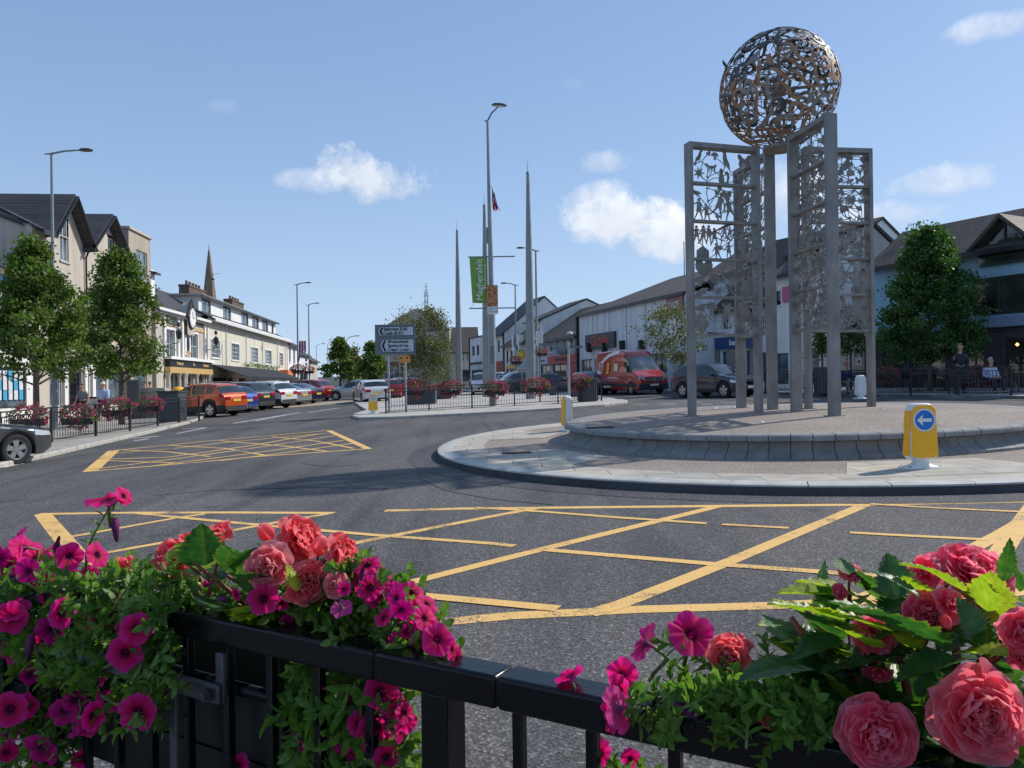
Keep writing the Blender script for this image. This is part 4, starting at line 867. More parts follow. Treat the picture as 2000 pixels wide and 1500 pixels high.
# ------------------------------------------------------------------ buildings
class Line:
    """a street frontage: vertical plane X = c + k*Y"""
    def __init__(s, c, k, left):
        s.c = c; s.k = k; n = sqrt(1+k*k); s.d = Vector((k/n, 1/n, 0)) if left else Vector((-k/n, -1/n, 0)); s.n = Vector((-s.d.y, s.d.x, 0))
    def hit(s, px, py, off=0):
        d = ray(px, py); o = s.n*off; t = (s.c+o.x-s.k*o.y)/(d.x-s.k*d.y); return Vector((d.x*t, d.y*t, CAMZ+d.z*t))
class Bld:
    def __init__(s, name, label, cat, line, px0, px1, py=740, off=0, group=None):
        s.l = line; s.off = off; a = line.hit(px0, py, off); b = line.hit(px1, py, off); s.O = Vector((a.x, a.y, gz(a.x, a.y)+.1)); s.L = (Vector((b.x, b.y))-Vector((a.x, a.y))).length
        s.t = thing(name, label, cat, s.O, atan2(line.d.y, line.d.x), group)
    def s_(s, px, py): return (s.l.hit(px, py, s.off)-s.O).dot(s.l.d)
    def z_(s, px, py): return s.l.hit(px, py, s.off).z-s.O.z
    def r(s, x0, y0, x1, y1):
        """photo rectangle on the facade -> (s0, s1, z0, z1); y0 top"""
        xm = (x0+x1)/2; ym = (y0+y1)/2; return (s.s_(x0, ym), s.s_(x1, ym), s.z_(xm, y1), s.z_(xm, y0))
    def wall(s, zt, ops, mat, d=8, name='wall', z0=-1.2, back=True, L=None, reveal=.14, s0=0.0, y0=0.0):
        L = s.L if L is None else L; ops = [(max(s0+.02, a), min(L-.02, b_), max(z0+.05, c), min(zt-.05, e)) for a, b_, c, e in ops]; ops = [o for o in ops if o[1]-o[0] > .1 and o[3]-o[2] > .1]
        xs = sorted({s0, L, *[o[0] for o in ops], *[o[1] for o in ops]}); zs = sorted({z0, zt, *[o[2] for o in ops], *[o[3] for o in ops]}); b = MB()
        for i in range(len(xs)-1):
            for j in range(len(zs)-1):
                cx = (xs[i]+xs[i+1])/2; cz = (zs[j]+zs[j+1])/2
                if any(o[0] < cx < o[1] and o[2] < cz < o[3] for o in ops): continue
                b.add([(xs[i], y0, zs[j]), (xs[i+1], y0, zs[j]), (xs[i+1], y0, zs[j+1]), (xs[i], y0, zs[j+1])], [(0, 1, 2, 3)])
        for o in ops:
            a, c, e, f = o; q = [(a, e), (c, e), (c, f), (a, f)]
            for i in range(4):
                p, r_ = q[i], q[(i+1) % 4]; b.add([(p[0], y0, p[1]), (r_[0], y0, r_[1]), (r_[0], y0+reveal, r_[1]), (p[0], y0+reveal, p[1])], [(0, 1, 2, 3)])
        if back: b.add([(s0, y0, z0), (s0, y0, zt), (s0, d, zt), (s0, d, z0), (L, y0, z0), (L, y0, zt), (L, d, zt), (L, d, z0)], [(0, 1, 2, 3), (4, 7, 6, 5), (3, 2, 6, 7), (1, 5, 6, 2)])
        return b.build(name, mat, s.t)
    def window(s, r_, fm, gm=None, nx=1, nz=1, rev=.14, fw=.06, sill=None, name='window', y0=0.0, sur=None):
        a, c, e, f = r_; gm = gm or GLS; b = MB(); y = y0+rev-.07
        b.box(a, a+fw, y, y+.06, e, f); b.box(c-fw, c, y, y+.06, e, f); b.box(a+fw, c-fw, y, y+.06, e, e+fw); b.box(a+fw, c-fw, y, y+.06, f-fw, f)
        for i in range(1, nx): x = a+(c-a)*i/nx; b.box(x-fw*.35, x+fw*.35, y+.004, y+.056, e+fw, f-fw)
        for i in range(1, nz): z = e+(f-e)*i/nz; b.box(a+fw, c-fw, y+.008, y+.052, z-fw*.3, z+fw*.3)
        w_ = b.build(name, fm, s.t); b = MB(); b.add([(a, y+.035, e), (c, y+.035, e), (c, y+.035, f), (a, y+.035, f)], [(0, 1, 2, 3)]); b.build('pane', gm, w_)
        if sill: b = MB(); b.box(a-.08, c+.08, y0-.07, y, e-.09, e-.002); b.build('sill', sill, w_)
        if sur: 
            b = MB(); g = .14; b.box(a-g, a-.002, y0-.03, y0+.02, e, f+g); b.box(c+.002, c+g, y0-.03, y0+.02, e, f+g); b.box(a-.002, c+.002, y0-.03, y0+.02, f+.002, f+g); b.build('surround', sur, w_)
        return w_
    def roof(s, zt, d, rise, mat, over=.35, s0=0, L=None, name='roof', hip0=0, hip1=0, both=True, th=.14, y0=0.0, fascia=None, ztop=None):
        L = s.L if L is None else L; m = y0+d/2; k = rise/(d/2); e = -over+y0; ze = zt-over*k; b = MB()
        A = [(s0-.1, e, ze), (L+.1, e, ze), (L+.1-hip1, m, zt+rise), (s0-.1+hip0, m, zt+rise)]
        b.add(A+[(x, y, z-th) for x, y, z in A], [(0, 1, 2, 3), (7, 6, 5, 4), (0, 4, 5, 1), (1, 5, 6, 2), (3, 7, 4, 0)])
        if both:
            B_ = [(L+.1, 2*m-e, ze), (s0-.1, 2*m-e, ze), (s0-.1+hip0, m, zt+rise), (L+.1-hip1, m, zt+rise)]; b.add(B_+[(x, y, z-th) for x, y, z in B_], [(0, 1, 2, 3), (7, 6, 5, 4), (0, 4, 5, 1), (1, 5, 6, 2), (3, 7, 4, 0)])
        if hip0: b.add([(s0-.1, e, ze), (s0-.1, 2*m-e, ze), (s0-.1+hip0, m, zt+rise)], [(0, 1, 2)])
        if hip1: b.add([(L+.1, e, ze), (L+.1, 2*m-e, ze), (L+.1-hip1, m, zt+rise)], [(0, 2, 1)])
        o = b.build(name, mat, s.t)
        if fascia: b = MB(); b.box(s0-.12, L+.12, e-.10, e-.004, ze-.2, ze+.02); b.build('gutter', fascia, s.t)
        return o
    def gable_ends(s, zt, d, rise, mat, s0=0, L=None, y0=0):
        L = s.L if L is None else L; b = MB(); m = y0+d/2
        for x in (s0, L): b.add([(x, y0, zt), (x, y0+d, zt), (x, m, zt+rise-.05)], [(0, 1, 2)])
        b.build('gable_wall', mat, s.t)
    def box(s, name, mat, a, c, y0, y1, e, f, parent=None): b = MB(); b.box(a, c, y0, y1, e, f); return b.build(name, mat, parent or s.t)
    def sign(s, r_, mat, txt=None, tm=None, size=None, proud=.1, name='shop_sign', y0=0.0, **kw):
        a, c, e, f = r_; o = s.box(name, mat, a, c, y0-proud, y0-.003, e, f)
        if txt: text(txt, size or (f-e)*.62, tm or WHITE, o, TM((a+c)/2, y0-proud-.012, (e+f)/2), ext=.008, **kw)
        return o
    def chimney(s, x, y, z0, z1, w_, d_, mat, pots=2, parent=None):
        b = MB(); b.box(x-w_/2, x+w_/2, y-d_/2, y+d_/2, z0, z1); b.box(x-w_/2-.06, x+w_/2+.06, y-d_/2-.06, y+d_/2+.06, z1-.18, z1-.04); o = b.build('chimney', mat, parent or s.t)
        for i in range(pots):
            xx_ = x+(i-(pots-1)/2)*w_/max(1, pots)*.9; b = MB(); b.lathe([(.13, 0), (.11, .3), (.13, .34), (.13, .42), (.09, .42)], 10, (xx_, y, z1)); b.build('chimney_pot', pm('clay_pot', (.22, .12, .08), .8), o)
        return o
LL = Line(-18.02, -.09, True)
RB = render_wall('beige_render', (.50, .44, .37)); RBG = render_wall('tower_render', (.40, .34, .27)); RCR = render_wall('cream_render', (.64, .605, .50), .16); RWH = render_wall('white_render', (.76, .75, .73), .15)
RGR = render_wall('grey_render', (.44, .46, .49)); RPL = render_wall('pale_grey_render', (.70, .73, .76), .28); RBL = render_wall('blue_render', (.26, .43, .54), .12); RTN = render_wall('buff_render', (.48, .44, .38))
UPV = pm('white_window_frame', (.7, .7, .68), .4, var=.04); DKF = pm('dark_window_frame', (.03, .04, .04), .4); GRNF = pm('dark_green_frame', (.02, .10, .05), .4); TEAL = pm('teal_frame', (.03, .1, .11), .4)
GUT = pm('black_gutter', (.012, .012, .014), .35)
# --- low shop at the far left
B = Bld('estate_agent_shop', 'low shop at the left edge with a window full of blue and white cards', 'building', LL, -120, 66)
ez = B.z_(20, 540)
r1 = B.r(-110, 716, 52, 800); B.wall(ez, [r1], RWH, 7)
B.window(r1, DKF, GLSB, 2, 1, fw=.08, name='shop_window'); B.roof(ez, 7, 1.9, SLATEB, fascia=NAVY, s0=0)
b = MB(); c0 = MB()
for i in range(18):
    for j in range(3):
        x = r1[1]-.35-i*.42; z = r1[2]+.35+j*(r1[3]-r1[2]-.5)/3
        if x < r1[0]+.2: continue
        c0.box(x-.15, x+.15, .045, .055, z, z+.42, (i*2+j) % 3 == 0 and 1 or 0)
c0.build('display_cards', [pm('card_white', (.6, .62, .66), .5), pm('card_blue', (.05, .35, .6), .5)], B.t)
B.sign(B.r(12, 553, 50, 568), RED)
# --- gabled three-storey block
B = Bld('gabled_block', 'tall beige rendered block with two steep street gables and black slate roofs', 'building', LL, 66, 236)
ez = B.z_(110, 455); pk = B.z_(133, 386)
xg1 = (B.s_(100, 455)-.35, B.s_(163, 478)); xg2 = (xg1[1]+.15, B.s_(250, 500)); 
W1 = B.r(117, 429, 134, 510); W2 = B.r(211, 465, 223, 530)
shops = [B.r(97, 722, 120, 795), B.r(135, 726, 160, 800), B.r(184, 722, 208, 790), B.r(212, 726, 232, 792)]
up = [B.r(95, 590, 115, 650), B.r(150, 590, 170, 650), B.r(205, 600, 222, 655)]
B.wall(ez, [W1, W2]+shops+up, RB, 11)
for gi, (g0, g1, W_) in enumerate(((xg1[0], xg1[1], W1), (xg2[0], min(xg2[1], B.L+.6), W2))):
    m = (g0+g1)/2; b = MB()
    # gable triangle with window hole handled as pieces
    zt_ = min(pk-.2, W_[3]+.12); hw = (g1-g0)/2
    def xh(z): return hw*(1-(z-ez)/(pk-ez))
    b.add([(m-hw, 0, ez), (W_[0], 0, ez), (W_[0], 0, zt_), (m-xh(zt_), 0, zt_)], [(0, 1, 2, 3)]); b.add([(W_[1], 0, ez), (m+hw, 0, ez), (m+xh(zt_), 0, zt_), (W_[1], 0, zt_)], [(0, 1, 2, 3)])
    b.add([(m-xh(zt_), 0, zt_), (m+xh(zt_), 0, zt_), (m, 0, pk)], [(0, 1, 2)])
    b.build('gable', RB, B.t)
    B.window(W_, UPV, GLSB, 2, 1, sill=RTN, rev=.14)
    b = MB(); R_ = .45; th = .2
    for s_ in (-1, 1):
        A = [(m, -R_, pk+.12), (m+s_*(hw+.25), -R_, ez-.2), (m+s_*(hw+.25), 9, ez-.2), (m, 9, pk+.12)]
        if s_ < 0: A = A[::-1]
        b.add(A+[(x, y, z-th) for x, y, z in A], [(0, 1, 2, 3), (7, 6, 5, 4), (0, 4, 5, 1), (1, 5, 6, 2), (2, 6, 7, 3), (3, 7, 4, 0)])
    B_o = b.build('roof', SLATE, B.t)
    b = MB()
    for s_ in (-1, 1): b.bar((m, -R_-.03, pk+.0), (m+s_*(hw+.3), -R_-.03, ez-.36), .05, .26, up=Vector((0, 1, 0)))
    b.build('bargeboard', GUT, B.t)
# main roof, ridge along the street, gable end facing the camera
B.roof(ez, 11, pk-ez+.15, SLATE, over=-.05, L=B.L, y0=.25); B.gable_ends(ez, 11, pk-ez+.1, RB, y0=.25); B.roof(ez, 3, .8, SLATE, over=.45, s0=.1, L=xg1[0]-.25, both=False, y0=0, fascia=GUT)
for x_ in (xg1[1]+.07, xg1[0]+.1): b = MB(); b.tube([(x_, -.25, ez-.3), (x_, -.09, ez-.7), (x_, -.09, -1)], .05, 8); b.build('downpipe', GUT, B.t)
for r_ in shops: B.window(r_, UPV, GLSB, 1, 1, name='shop_window')
B.window(shops[1], RTN, GLS, 1, 1, name='doorway')
for r_ in up: B.window(r_, UPV, GLSB, 2, 1, sill=RTN)
B.sign(B.r(170, 709, 181, 716), pm('green_sign', (.01, .28, .09), .4)); B.sign(B.r(203, 709, 215, 716), MC['green_sign'])
b = MB()
for px in (125, 165, 180, 234): x_ = B.s_(px, 760); b.box(x_-.16, x_+.16, -.12, 0, -1.2, B.z_(px, 716))
b.build('pilasters', RWH, B.t); B.box('shop_fascia', RWH, B.s_(90, 712), B.s_(233, 712), -.14, -.125, B.z_(160, 722), B.z_(160, 706))
# --- flat roofed tower
B = Bld('flat_roofed_tower', 'narrow flat-topped beige tower between the gabled block and the clock pub', 'building', LL, 255, 297)
zt = B.z_(262, 452); w_ = B.r(267, 491, 288, 600); dr_ = [B.r(262, 728, 288, 800)]
B.wall(zt, [w_]+dr_, RBG, 9); B.window(w_, UPV, GLSB, 2, 4); B.window(dr_[0], UPV, GLSB, 1, 1, name='doorway')
b = MB(); b.box(-.12, B.L+.12, -.12, 9.1, zt, zt+.14); b.build('coping', RTN, B.t)
B2 = B
# side part behind the tower with brick chimney
B = Bld('plain_gap_house', 'thin white strip of house with a tall red brick chimney beside the tower', 'building', LL, 297.5, 305, off=.3)
B.wall(B.z_(300, 528), [], RWH, 7); zc = B.z_(307, 528); B.chimney(B.s_(310, 560)+.1, 1.8, 2, B.z_(310, 524), .95, .75, BRICK, 0); B.roof(B.z_(300, 528)-.1, 7, .8, SLATE)
# --- clock pub
B = Bld('clock_pub', 'ornate cream pub with a round gable clock and black and gold fascia', 'building', LL, 305.5, 408)
ez = B.z_(330, 614); wins = [B.r(325, 644, 341, 700), B.r(371, 652, 386, 700)]; gf = [B.r(330, 728, 342, 795), B.r(343, 726, 352, 800), B.r(358, 728, 376, 795), B.r(381, 728, 399, 790)]
B.wall(ez, wins+gf, RTN, 9)
for r_ in wins: B.window(r_, UPV, GLSB, 2, 2, sill=RWH, sur=RWH)
for i, r_ in enumerate(gf): B.window(r_, CREAM if i != 1 else BLKM, GLS, 2 if i != 1 else 1, 1, name='shop_window' if i != 1 else 'doorway')
B.roof(ez+.3, 9, 3.0, SLATE, fascia=None, both=True); B.gable_ends(ez+.3, 9, 3.0, RWH)
B.box('cornice', RWH, -.1, B.L+.1, -.3, -.002, ez-.05, ez+.28)
B.box('upper_band', GOLD, .2, B.L-.3, -.06, -.002, B.z_(350, 640), B.z_(350, 634))
for (a_, c_) in ((318, 344), (377, 396)): B.sign(B.r(a_, 622, c_, 634), DGREY, 'Bar', GOLD, proud=.08)
# gablet and clock
cr = B.r(353, 602, 374, 668); cx = (cr[0]+cr[1])/2; b = MB(); zp = B.z_(364, 591)
b.box(cx-.75, cx+.75, -.34, -.305, B.z_(364, 668)+.5, ez+.3); b.add([(cx-.75, -.34, ez+.3), (cx+.75, -.34, ez+.3), (cx, -.34, zp), (cx-.75, .2, ez+.3), (cx+.75, .2, ez+.3), (cx, .2, zp)], [(0, 1, 2), (0, 2, 5, 3), (1, 4, 5, 2)])
b.build('gablet', RTN, B.t); b = MB()
for s_ in (-1, 1): b.bar((cx, -.4, zp+.12), (cx+s_*.95, -.4, ez+.1), .3, .12, up=Vector((0, 1, 0)))
b.build('gablet_roof', SLATE, B.t)
ck = bpy.data.objects.new('clock', None); C.objects.link(ck); ck.parent = B.t; zc = B.z_(366, 622)
ck.location = (cx, -.36, zc); ck.rotation_euler = (0, 0, 0)
def disc(r0, y, m_, nm): b = MB(); b.prism(circ(0, 0, r0, n=28), -y, 0, lambda a, c, t_: (a, t_, c)); return fixn(b.build(nm, m_, ck))
disc(.78, .10, BLKM, 'rim'); disc(.68, .12, WHITE, 'dial')
b = MB(); b.bar((0, -.135, 0), (.3, -.135, .02), .02, .06); b.bar((0, -.135, 0), (-.12, -.135, .42), .02, .05)
for k in range(12): a = k*pi/6; b.bar((.54*cos(a), -.13, .54*sin(a)), (.63*cos(a), -.13, .63*sin(a)), .02, .04)
b.build('hands', BLKM, ck)
# niche, plaques, fascia
B.box('niche_panel', RWH, cx-.62, cx+.62, -.10, -.003, B.z_(364, 694), B.z_(364, 655)); b = MB(); zc = B.z_(358, 672); b.prism(circ(cx, zc, .27, .62, n=20), -.14, -.10, lambda a, c, t_: (a, t_, c)); b.build('oval_niche', BLKM, B.t)
b = MB(); zc = B.z_(358, 688)
for k in range(9): b.prism(circ(cx-.4+.1*k, zc+.06*sin(k*2.2), .09, n=8), -.14-.003*(k % 3), -.10, lambda a, c, t_: (a, t_, c))
b.build('gilt_ornament', GOLD, B.t)
fa = B.r(322, 705, 405, 719); f_ = B.sign(fa, BLKM, proud=.35, name='fascia')
for q, tx_ in ((.2, 'Restaurant'), (.52, 'Bar'), (.82, 'Restaurant')): text(tx_, (fa[3]-fa[2])*.6, GOLD, f_, TM(fa[0]+(fa[1]-fa[0])*q, -.365, (fa[2]+fa[3])/2), ext=.01, shear=.2, bold=.01)
B.box('fascia_cornice', RWH, fa[0]-.2, fa[1]+.2, -.5, -.01, fa[3], fa[3]+.18); B.box('gold_band', GOLD, fa[0]-.1, fa[1]+.1, -.38, -.02, fa[2]-.4, fa[2]-.003)
b = MB()
for px in (322, 343, 353.5, 357, 378, 402): x_ = B.s_(px, 760); b.lathe([(.2, -1.2), (.2, .2), (.13, .3), (.13, fa[2]-.7), (.2, fa[2]-.45), (.2, fa[2]-.401)], 12, (x_, -.22, 0))
b.build('columns', RTN, B.t); b = MB()
for px in (320, 347, 355, 399, 404.5): x_ = B.s_(px, 690); b.box(x_-.16, x_+.16, -.12, -.002, fa[3]+.18, ez-.06)
b.build('pilasters', RWH, B.t)
for px, py in ((325, 660), (401, 672)):
    x_ = B.s_(px, py); z_ = B.z_(px, py); b = MB(); b.tube([(x_, 0, z_-.5), (x_, -.8, z_-.3), (x_, -.8, z_-.1)], .03, 6); b.lathe([(.05, -.1), (.16, 0), (.2, .35), (.24, .38), (.03, .6), (.02, .75)], 8, (x_, -.8, z_)); b.lathe([(.12, .75), (.14, .8), (.08, 1.0), (.01, 1.05)], 8, (x_, -.8, z_)); b.build('lantern', BLKM, B.t)
# --- long cream building
B = Bld('long_cream_terrace', 'long cream building with a white box dormer storey over a black awning', 'building', LL, 408.6, 562)
ez = B.z_(480, 643); w1 = [(412, 664, 429, 699), (452, 671, 467, 703), (490.5, 677.5, 503.5, 707.5), (518, 682, 530, 710), (545.5, 687, 552.5, 714)]
wins = [B.r(*q) for q in w1]; wins = [(a, c, wins[0][2]+.0*i, wins[0][3]) for i, (a, c, e, f) in enumerate(wins)]
gfz = B.z_(420, 712)
gf = [(1.0, 7, -.2, gfz-1.0), (9, 12, -.2, gfz-1.0), (13, 21, -.2, gfz-1.0), (22.2, 24, -.2, gfz-1)]; gf = [g for g in gf if g[1] < B.L]
B.wall(ez, wins+gf, RCR, 9)
for r_ in wins: B.window(r_, UPV, GLSB, 3, 4, sill=RWH, sur=RWH)
for r_ in gf: B.window(r_, DKF, GLS, 3, 1, name='shop_window')
B.roof(ez+.25, 9, 2.3, SLATE, fascia=UPV, over=.5); B.gable_ends(ez+.25, 9, 2.3, RWH)
B.box('cornice', RWH, 0, B.L, -.32, -.003, ez-.12, ez+.2)
for i in range(6): x_ = [B.s_(px, 690) for px in (441, 480, 512, 541, 556, 560)][i]; b = MB(); b.tube([(x_, -.07, ez-.1), (x_, -.07, 0)], .045, 6); b.build('downpipe', RWH, B.t)
# dormer storey, set back .9 m
do = .9; ds0 = (LL.hit(388, 600, do)-B.O).dot(LL.d)+.0; ds1 = (LL.hit(538, 640, do)-B.O).dot(LL.d); dz0 = ez+.3; dz1 = LL.hit(389, 578, do).z-B.O.z
dw = []
for q in ((394, 590, 412, 618), (435.5, 601, 451, 629), (471, 613, 485, 638), (492, 618, 505, 642), (511.5, 624, 523, 647), (530, 628, 534, 645)):
    a = (LL.hit(q[0], 615, do)-B.O).dot(LL.d); c = (LL.hit(q[2], 615, do)-B.O).dot(LL.d); dw.append((a, c, dz0+.35, dz0+1.55))
B.wall(dz1, dw, RWH, 6.5, name='dormer_wall', z0=ez-.3, L=ds1, s0=ds0, y0=do)
for r_ in dw: B.window(r_, TEAL, GLSB, 2, 1, y0=do, fw=.1)
B.box('dormer_roof', RTN, ds0-.3, ds1+.3, do-.35, 6.8, dz1, dz1+.16); B.box('dormer_gutter', GUT, ds0-.35, ds1+.35, do-.42, do-.36, dz1-.05, dz1+.1)
B.chimney((LL.hit(377, 570, 5)-B.O).dot(LL.d), 5, dz1, LL.hit(377, 562, 5).z-B.O.z, 5.2, .9, BRICKB, 5)
B.chimney((LL.hit(457, 590, 5)-B.O).dot(LL.d), 5, dz1, LL.hit(457, 588, 5).z-B.O.z, 5.0, .9, BRICKB, 4)
# awning
aw = pm('black_awning_cloth', (.012, .014, .02), .8); a0_ = B.s_(411, 712)+.2; a1_ = B.s_(540, 724); b = MB(); dp = 2.6
b.add([(a0_, -.02, gfz), (a1_, -.02, gfz), (a1_, -dp, gfz-.95), (a0_, -dp, gfz-.95), (a0_, -dp, gfz-1.25), (a1_, -dp, gfz-1.25), (a0_, -.02, gfz-.05), (a1_, -.02, gfz-.05), (a1_, -dp, gfz-1.0), (a0_, -dp, gfz-1.0)], [(0, 3, 2, 1), (3, 4, 5, 2), (6, 7, 8, 9), (0, 6, 9, 3)])
b.build('awning', aw, B.t); b = MB()
for x_ in (a0_+.1, a0_+3, a0_+6, a1_-3, a1_-.1): b.tube([(x_, -dp+.05, gfz-1.2), (x_, -dp+.05, -1)], .04, 6)
b.build('awning_post', DGREY, B.t)
B.box('wind_screen', aw, a0_+.1, a0_+7, -dp+.07, -dp+.1, -1, gfz-1.3)
B.sign(B.r(546, 723, 557, 738), pm('orange_shop_sign', (.7, .16, .03), .5), '1E', WHITE, proud=.9)
b = MB(); R = random.Random(3)
for i in range(260): x_ = R.uniform(a0_+9, a1_); p = Vector((x_, R.uniform(-.5, -.05), gfz+R.uniform(.0, .3))); q = Vector((R.gauss(0, .1), R.gauss(0, .06), R.gauss(0, .1))); b.add([p, p+q, p+q+Vector((.08, 0, .08)), p+Vector((.06, -.05, .1))], [(0, 1, 2, 3)])
b.build('trailing_greenery', TREEL, B.t)
# --- next along on the left
B = Bld('slate_capped_house', 'pale two-window house beyond the cream terrace', 'building', LL, 562.6, 581)
ez = B.z_(570, 671); wins = [B.r(564, 676, 568, 708), B.r(572.5, 678, 576.5, 711)]; B.wall(ez, wins+[B.r(565, 720, 578, 760)], RWH, 8)
for r_ in wins: B.window(r_, UPV, GLSB, 1, 2, sill=RWH)
B.window(B.r(565, 720, 578, 760), DKF, GLS, 2, 1, name='shop_window'); B.roof(ez, 8, 1.9, SLATE, fascia=GUT); B.gable_ends(ez, 8, 1.9, RTN); B.chimney(.6, 3.6, ez, B.z_(563, 646), 4.2, .9, BRICKB, 0)
B = Bld('pale_blue_gable_house', 'light grey gable-fronted house far down the left street', 'building', LL, 581.6, 604)
ez = B.z_(590, 690); wins = [B.r(596, 701, 600, 706), B.r(596, 709, 600, 714)]; B.wall(ez, wins+[B.r(586, 728, 602, 760)], RPL, 8); [B.window(r_, NAVY, GLS, 1, 1) for r_ in wins]; B.window(B.r(586, 728, 602, 760), WHITE, GLS, 2, 1, name='shop_window'); B.roof(ez, 8, 2.3, SLATE); B.gable_ends(ez, 8, 2.3, RPL)
B = Bld('brown_gable_house', 'brown-walled gabled house at the far end of the left street', 'building', LL, 604.6, 621)
B.wall(B.z_(612, 703), [], RTN, 9); B.roof(B.z_(612, 703), 9, 2.6, SLATE); B.gable_ends(B.z_(612, 703), 9, 2.6, RTN)
B.chimney(2, 4, 3, B.z_(616, 690), 1.2, .8, BRICKB, 2)
# bunting flag on the lamp
b = MB(); q0 = at(584, 666, 67.5); q1 = at(598, 690, 67.5)
for i in range(8): x0 = q0.x+(q1.x-q0.x)*i/8; b.box(x0, x0+(q1.x-q0.x)/8-.005, q0.y-.02-.01*(i % 2), q0.y-.01*(i % 2), q1.z+.1*(i % 3), q0.z, i % 3)
tag(b.build('street_flag', [FB, FRd, WHITE]), 'dark red, white and blue striped flag hanging from the taller far lamp', 'flag')
# church spire and mast
p = at(411, 700, 150); t = thing('church_spire', 'slender brown stone church spire rising behind the brown chimneys', 'church', (p.x, p.y, gz(p.x, p.y)))
z = lambda py: at(411, py, 150).z-gz(p.x, p.y); stn = slabs('church_sandstone', (.26, .17, .12), (.22, .15, .11), (.15, .11, .09), 1.2, .6, .03, xy=False)
b = MB(); b.box(-2.2, 2.2, -2.2, 2.2, -1, z(620)); b.build('tower', stn, t); b = MB(); b.lathe([(1.5, z(620)), (1.25, z(578)), (.62, z(525)), (.2, z(492)), (.04, z(484))], 8); b.build('steeple', stn, t); b = MB(); b.tube([(0, 0, z(486)), (0, 0, z(478))], .05, 6); b.build('finial', DGREY, t)
b = MB(); b.tube([(1.45, 0, z(585)), (1.45, 0, z(537))], .07, 5); b.bar((1.45, 0, z(540)), (2.9, 0, z(538)), .06, .06); b.bar((1.2, 0, z(549)), (1.9, 0, z(549)), .08, .3); o = b.build('tv_aerial', DGREY, None); o.location = (p.x, p.y-2.5, gz(p.x, p.y)); tag(o, 'thin television aerial just right of the church spire', 'aerial')
p = at(834, 700, 220); t = thing('radio_mast', 'faint grey lattice radio mast above the birch tree in the centre', 'mast', p); z = lambda py: at(834, py, 220).z-p.z; b = MB(); ww = 1.3
for sx, sy in ((-1, -1), (1, -1), (1, 1), (-1, 1)): b.tube([(sx*ww*.5, sy*ww*.5, -6), (sx*ww*.25, sy*ww*.25, z(570))], .10, 5)
for j in range(10): z0 = z(700)+(z(570)-z(700))*j/10; z1 = z0+(z(570)-z(700))/10; a = ww*(.5-.025*j); b.bar((-a, -a, z0), (a, -a, z1), .08, .08); b.bar((a, a, z0), (-a, a, z1), .08, .08)
b.build('lattice', POLE, t); b = MB(); b.tube([(0, 0, z(572)), (0, 0, z(553))], .1, 5)
for y_, l_ in ((560, .5), (567, .7), (578, .9), (590, .8)): b.bar((-l_, 0, z(y_)), (l_, 0, z(y_)), .1, .12)
b.build('antennas', POLE, t)
# --- hip-roofed building in the middle distance
LM = Line(0, 0, True)
class CL_(Line):
    """frontage square to the view at distance Y"""
    def __init__(s, Y): s.Y = Y; s.d = Vector((1, 0, 0)); s.n = Vector((0, 1, 0))
    def hit(s, px, py, off=0): d = ray(px, py); t = (s.Y+off)/d.y; return Vector((d.x*t, d.y*t, CAMZ+d.z*t))
B = Bld('hip_roofed_building', 'beige hip-roofed building behind the birch tree in the centre distance', 'building', CL_(105), 741, 879)
ez = B.z_(820, 641); wins = [B.r(x, 692, x+7, 705) for x in (745, 757, 769, 800, 822, 845)]+[B.r(x, 655, x+8, 672) for x in (790, 815, 845, 865)]
B.wall(ez, wins+[B.r(750, 715, 790, 740)], RTN, 12); [B.window(r_, UPV, GLSB, 2, 1, sill=RWH) for r_ in wins]; B.window(B.r(750, 715, 790, 740), WHITE, GLSB, 2, 1, name='shop_window'); B.roof(ez, 12, 3.1, pm('far_slate', (.09, .10, .10), .7, scale=2), hip0=4, hip1=4.5)
B.box('brick_band', BRICK, 0.1, B.L*.4, -.06, -.003, B.z_(760, 715), B.z_(760, 706))
B = Bld('brown_terrace', 'low brown-roofed shops between the furthest spire and the banner', 'building', CL_(98), 879.5, 930)
ez = B.z_(910, 684); wins = [B.r(x, 688, x+4, 706) for x in (903, 911, 919)]; B.wall(ez, wins+[B.r(900, 722, 926, 745)], RTN, 9); [B.window(r_, UPV, GLSB, 1, 2) for r_ in wins]; B.window(B.r(900, 722, 926, 745), DKF, GLS, 2, 1, name='shop_window'); B.roof(ez, 9, 3.2, SLATEB); B.chimney(3.5, 4.5, ez, B.z_(885, 660), 1.4, .8, BRICKB, 2); B.chimney(.6, 4.5, ez, B.z_(880, 664), 1.2, .8, BRICKB, 2)
# --- right street
LR = Line(27, -.34, False)
B = Bld('white_corner_shop', 'small white two-storey shop with black trim left of the banner pole', 'building', LR, 918, 953)
ez = B.z_(935, 656); wins = [B.r(922, 676, 927, 695), B.r(931, 674, 936, 694)]; gfr = [B.r(921, 722, 950, 748)]; B.wall(ez, wins+gfr, RPL, 8); [B.window(r_, DKF, GLS, 1, 2) for r_ in wins]; B.window(gfr[0], DKF, GLS, 3, 1, name='shop_window'); B.roof(ez, 8, .5, DGREY, over=.1); B.sign(B.r(921, 713, 938, 722), pm('pale_blue_sign', (.45, .6, .68), .5)); B.box('black_trim', GUT, 0, B.L, -.1, -.003, B.z_(935, 711), B.z_(935, 707)); B.box('downpipe', GUT, 0, .2, -.12, -.003, -1, ez)
B = Bld('white_gabled_shop', 'white gabled shop with a steep dark roof between banner pole and tallest spire', 'building', LR, 953.6, 986)
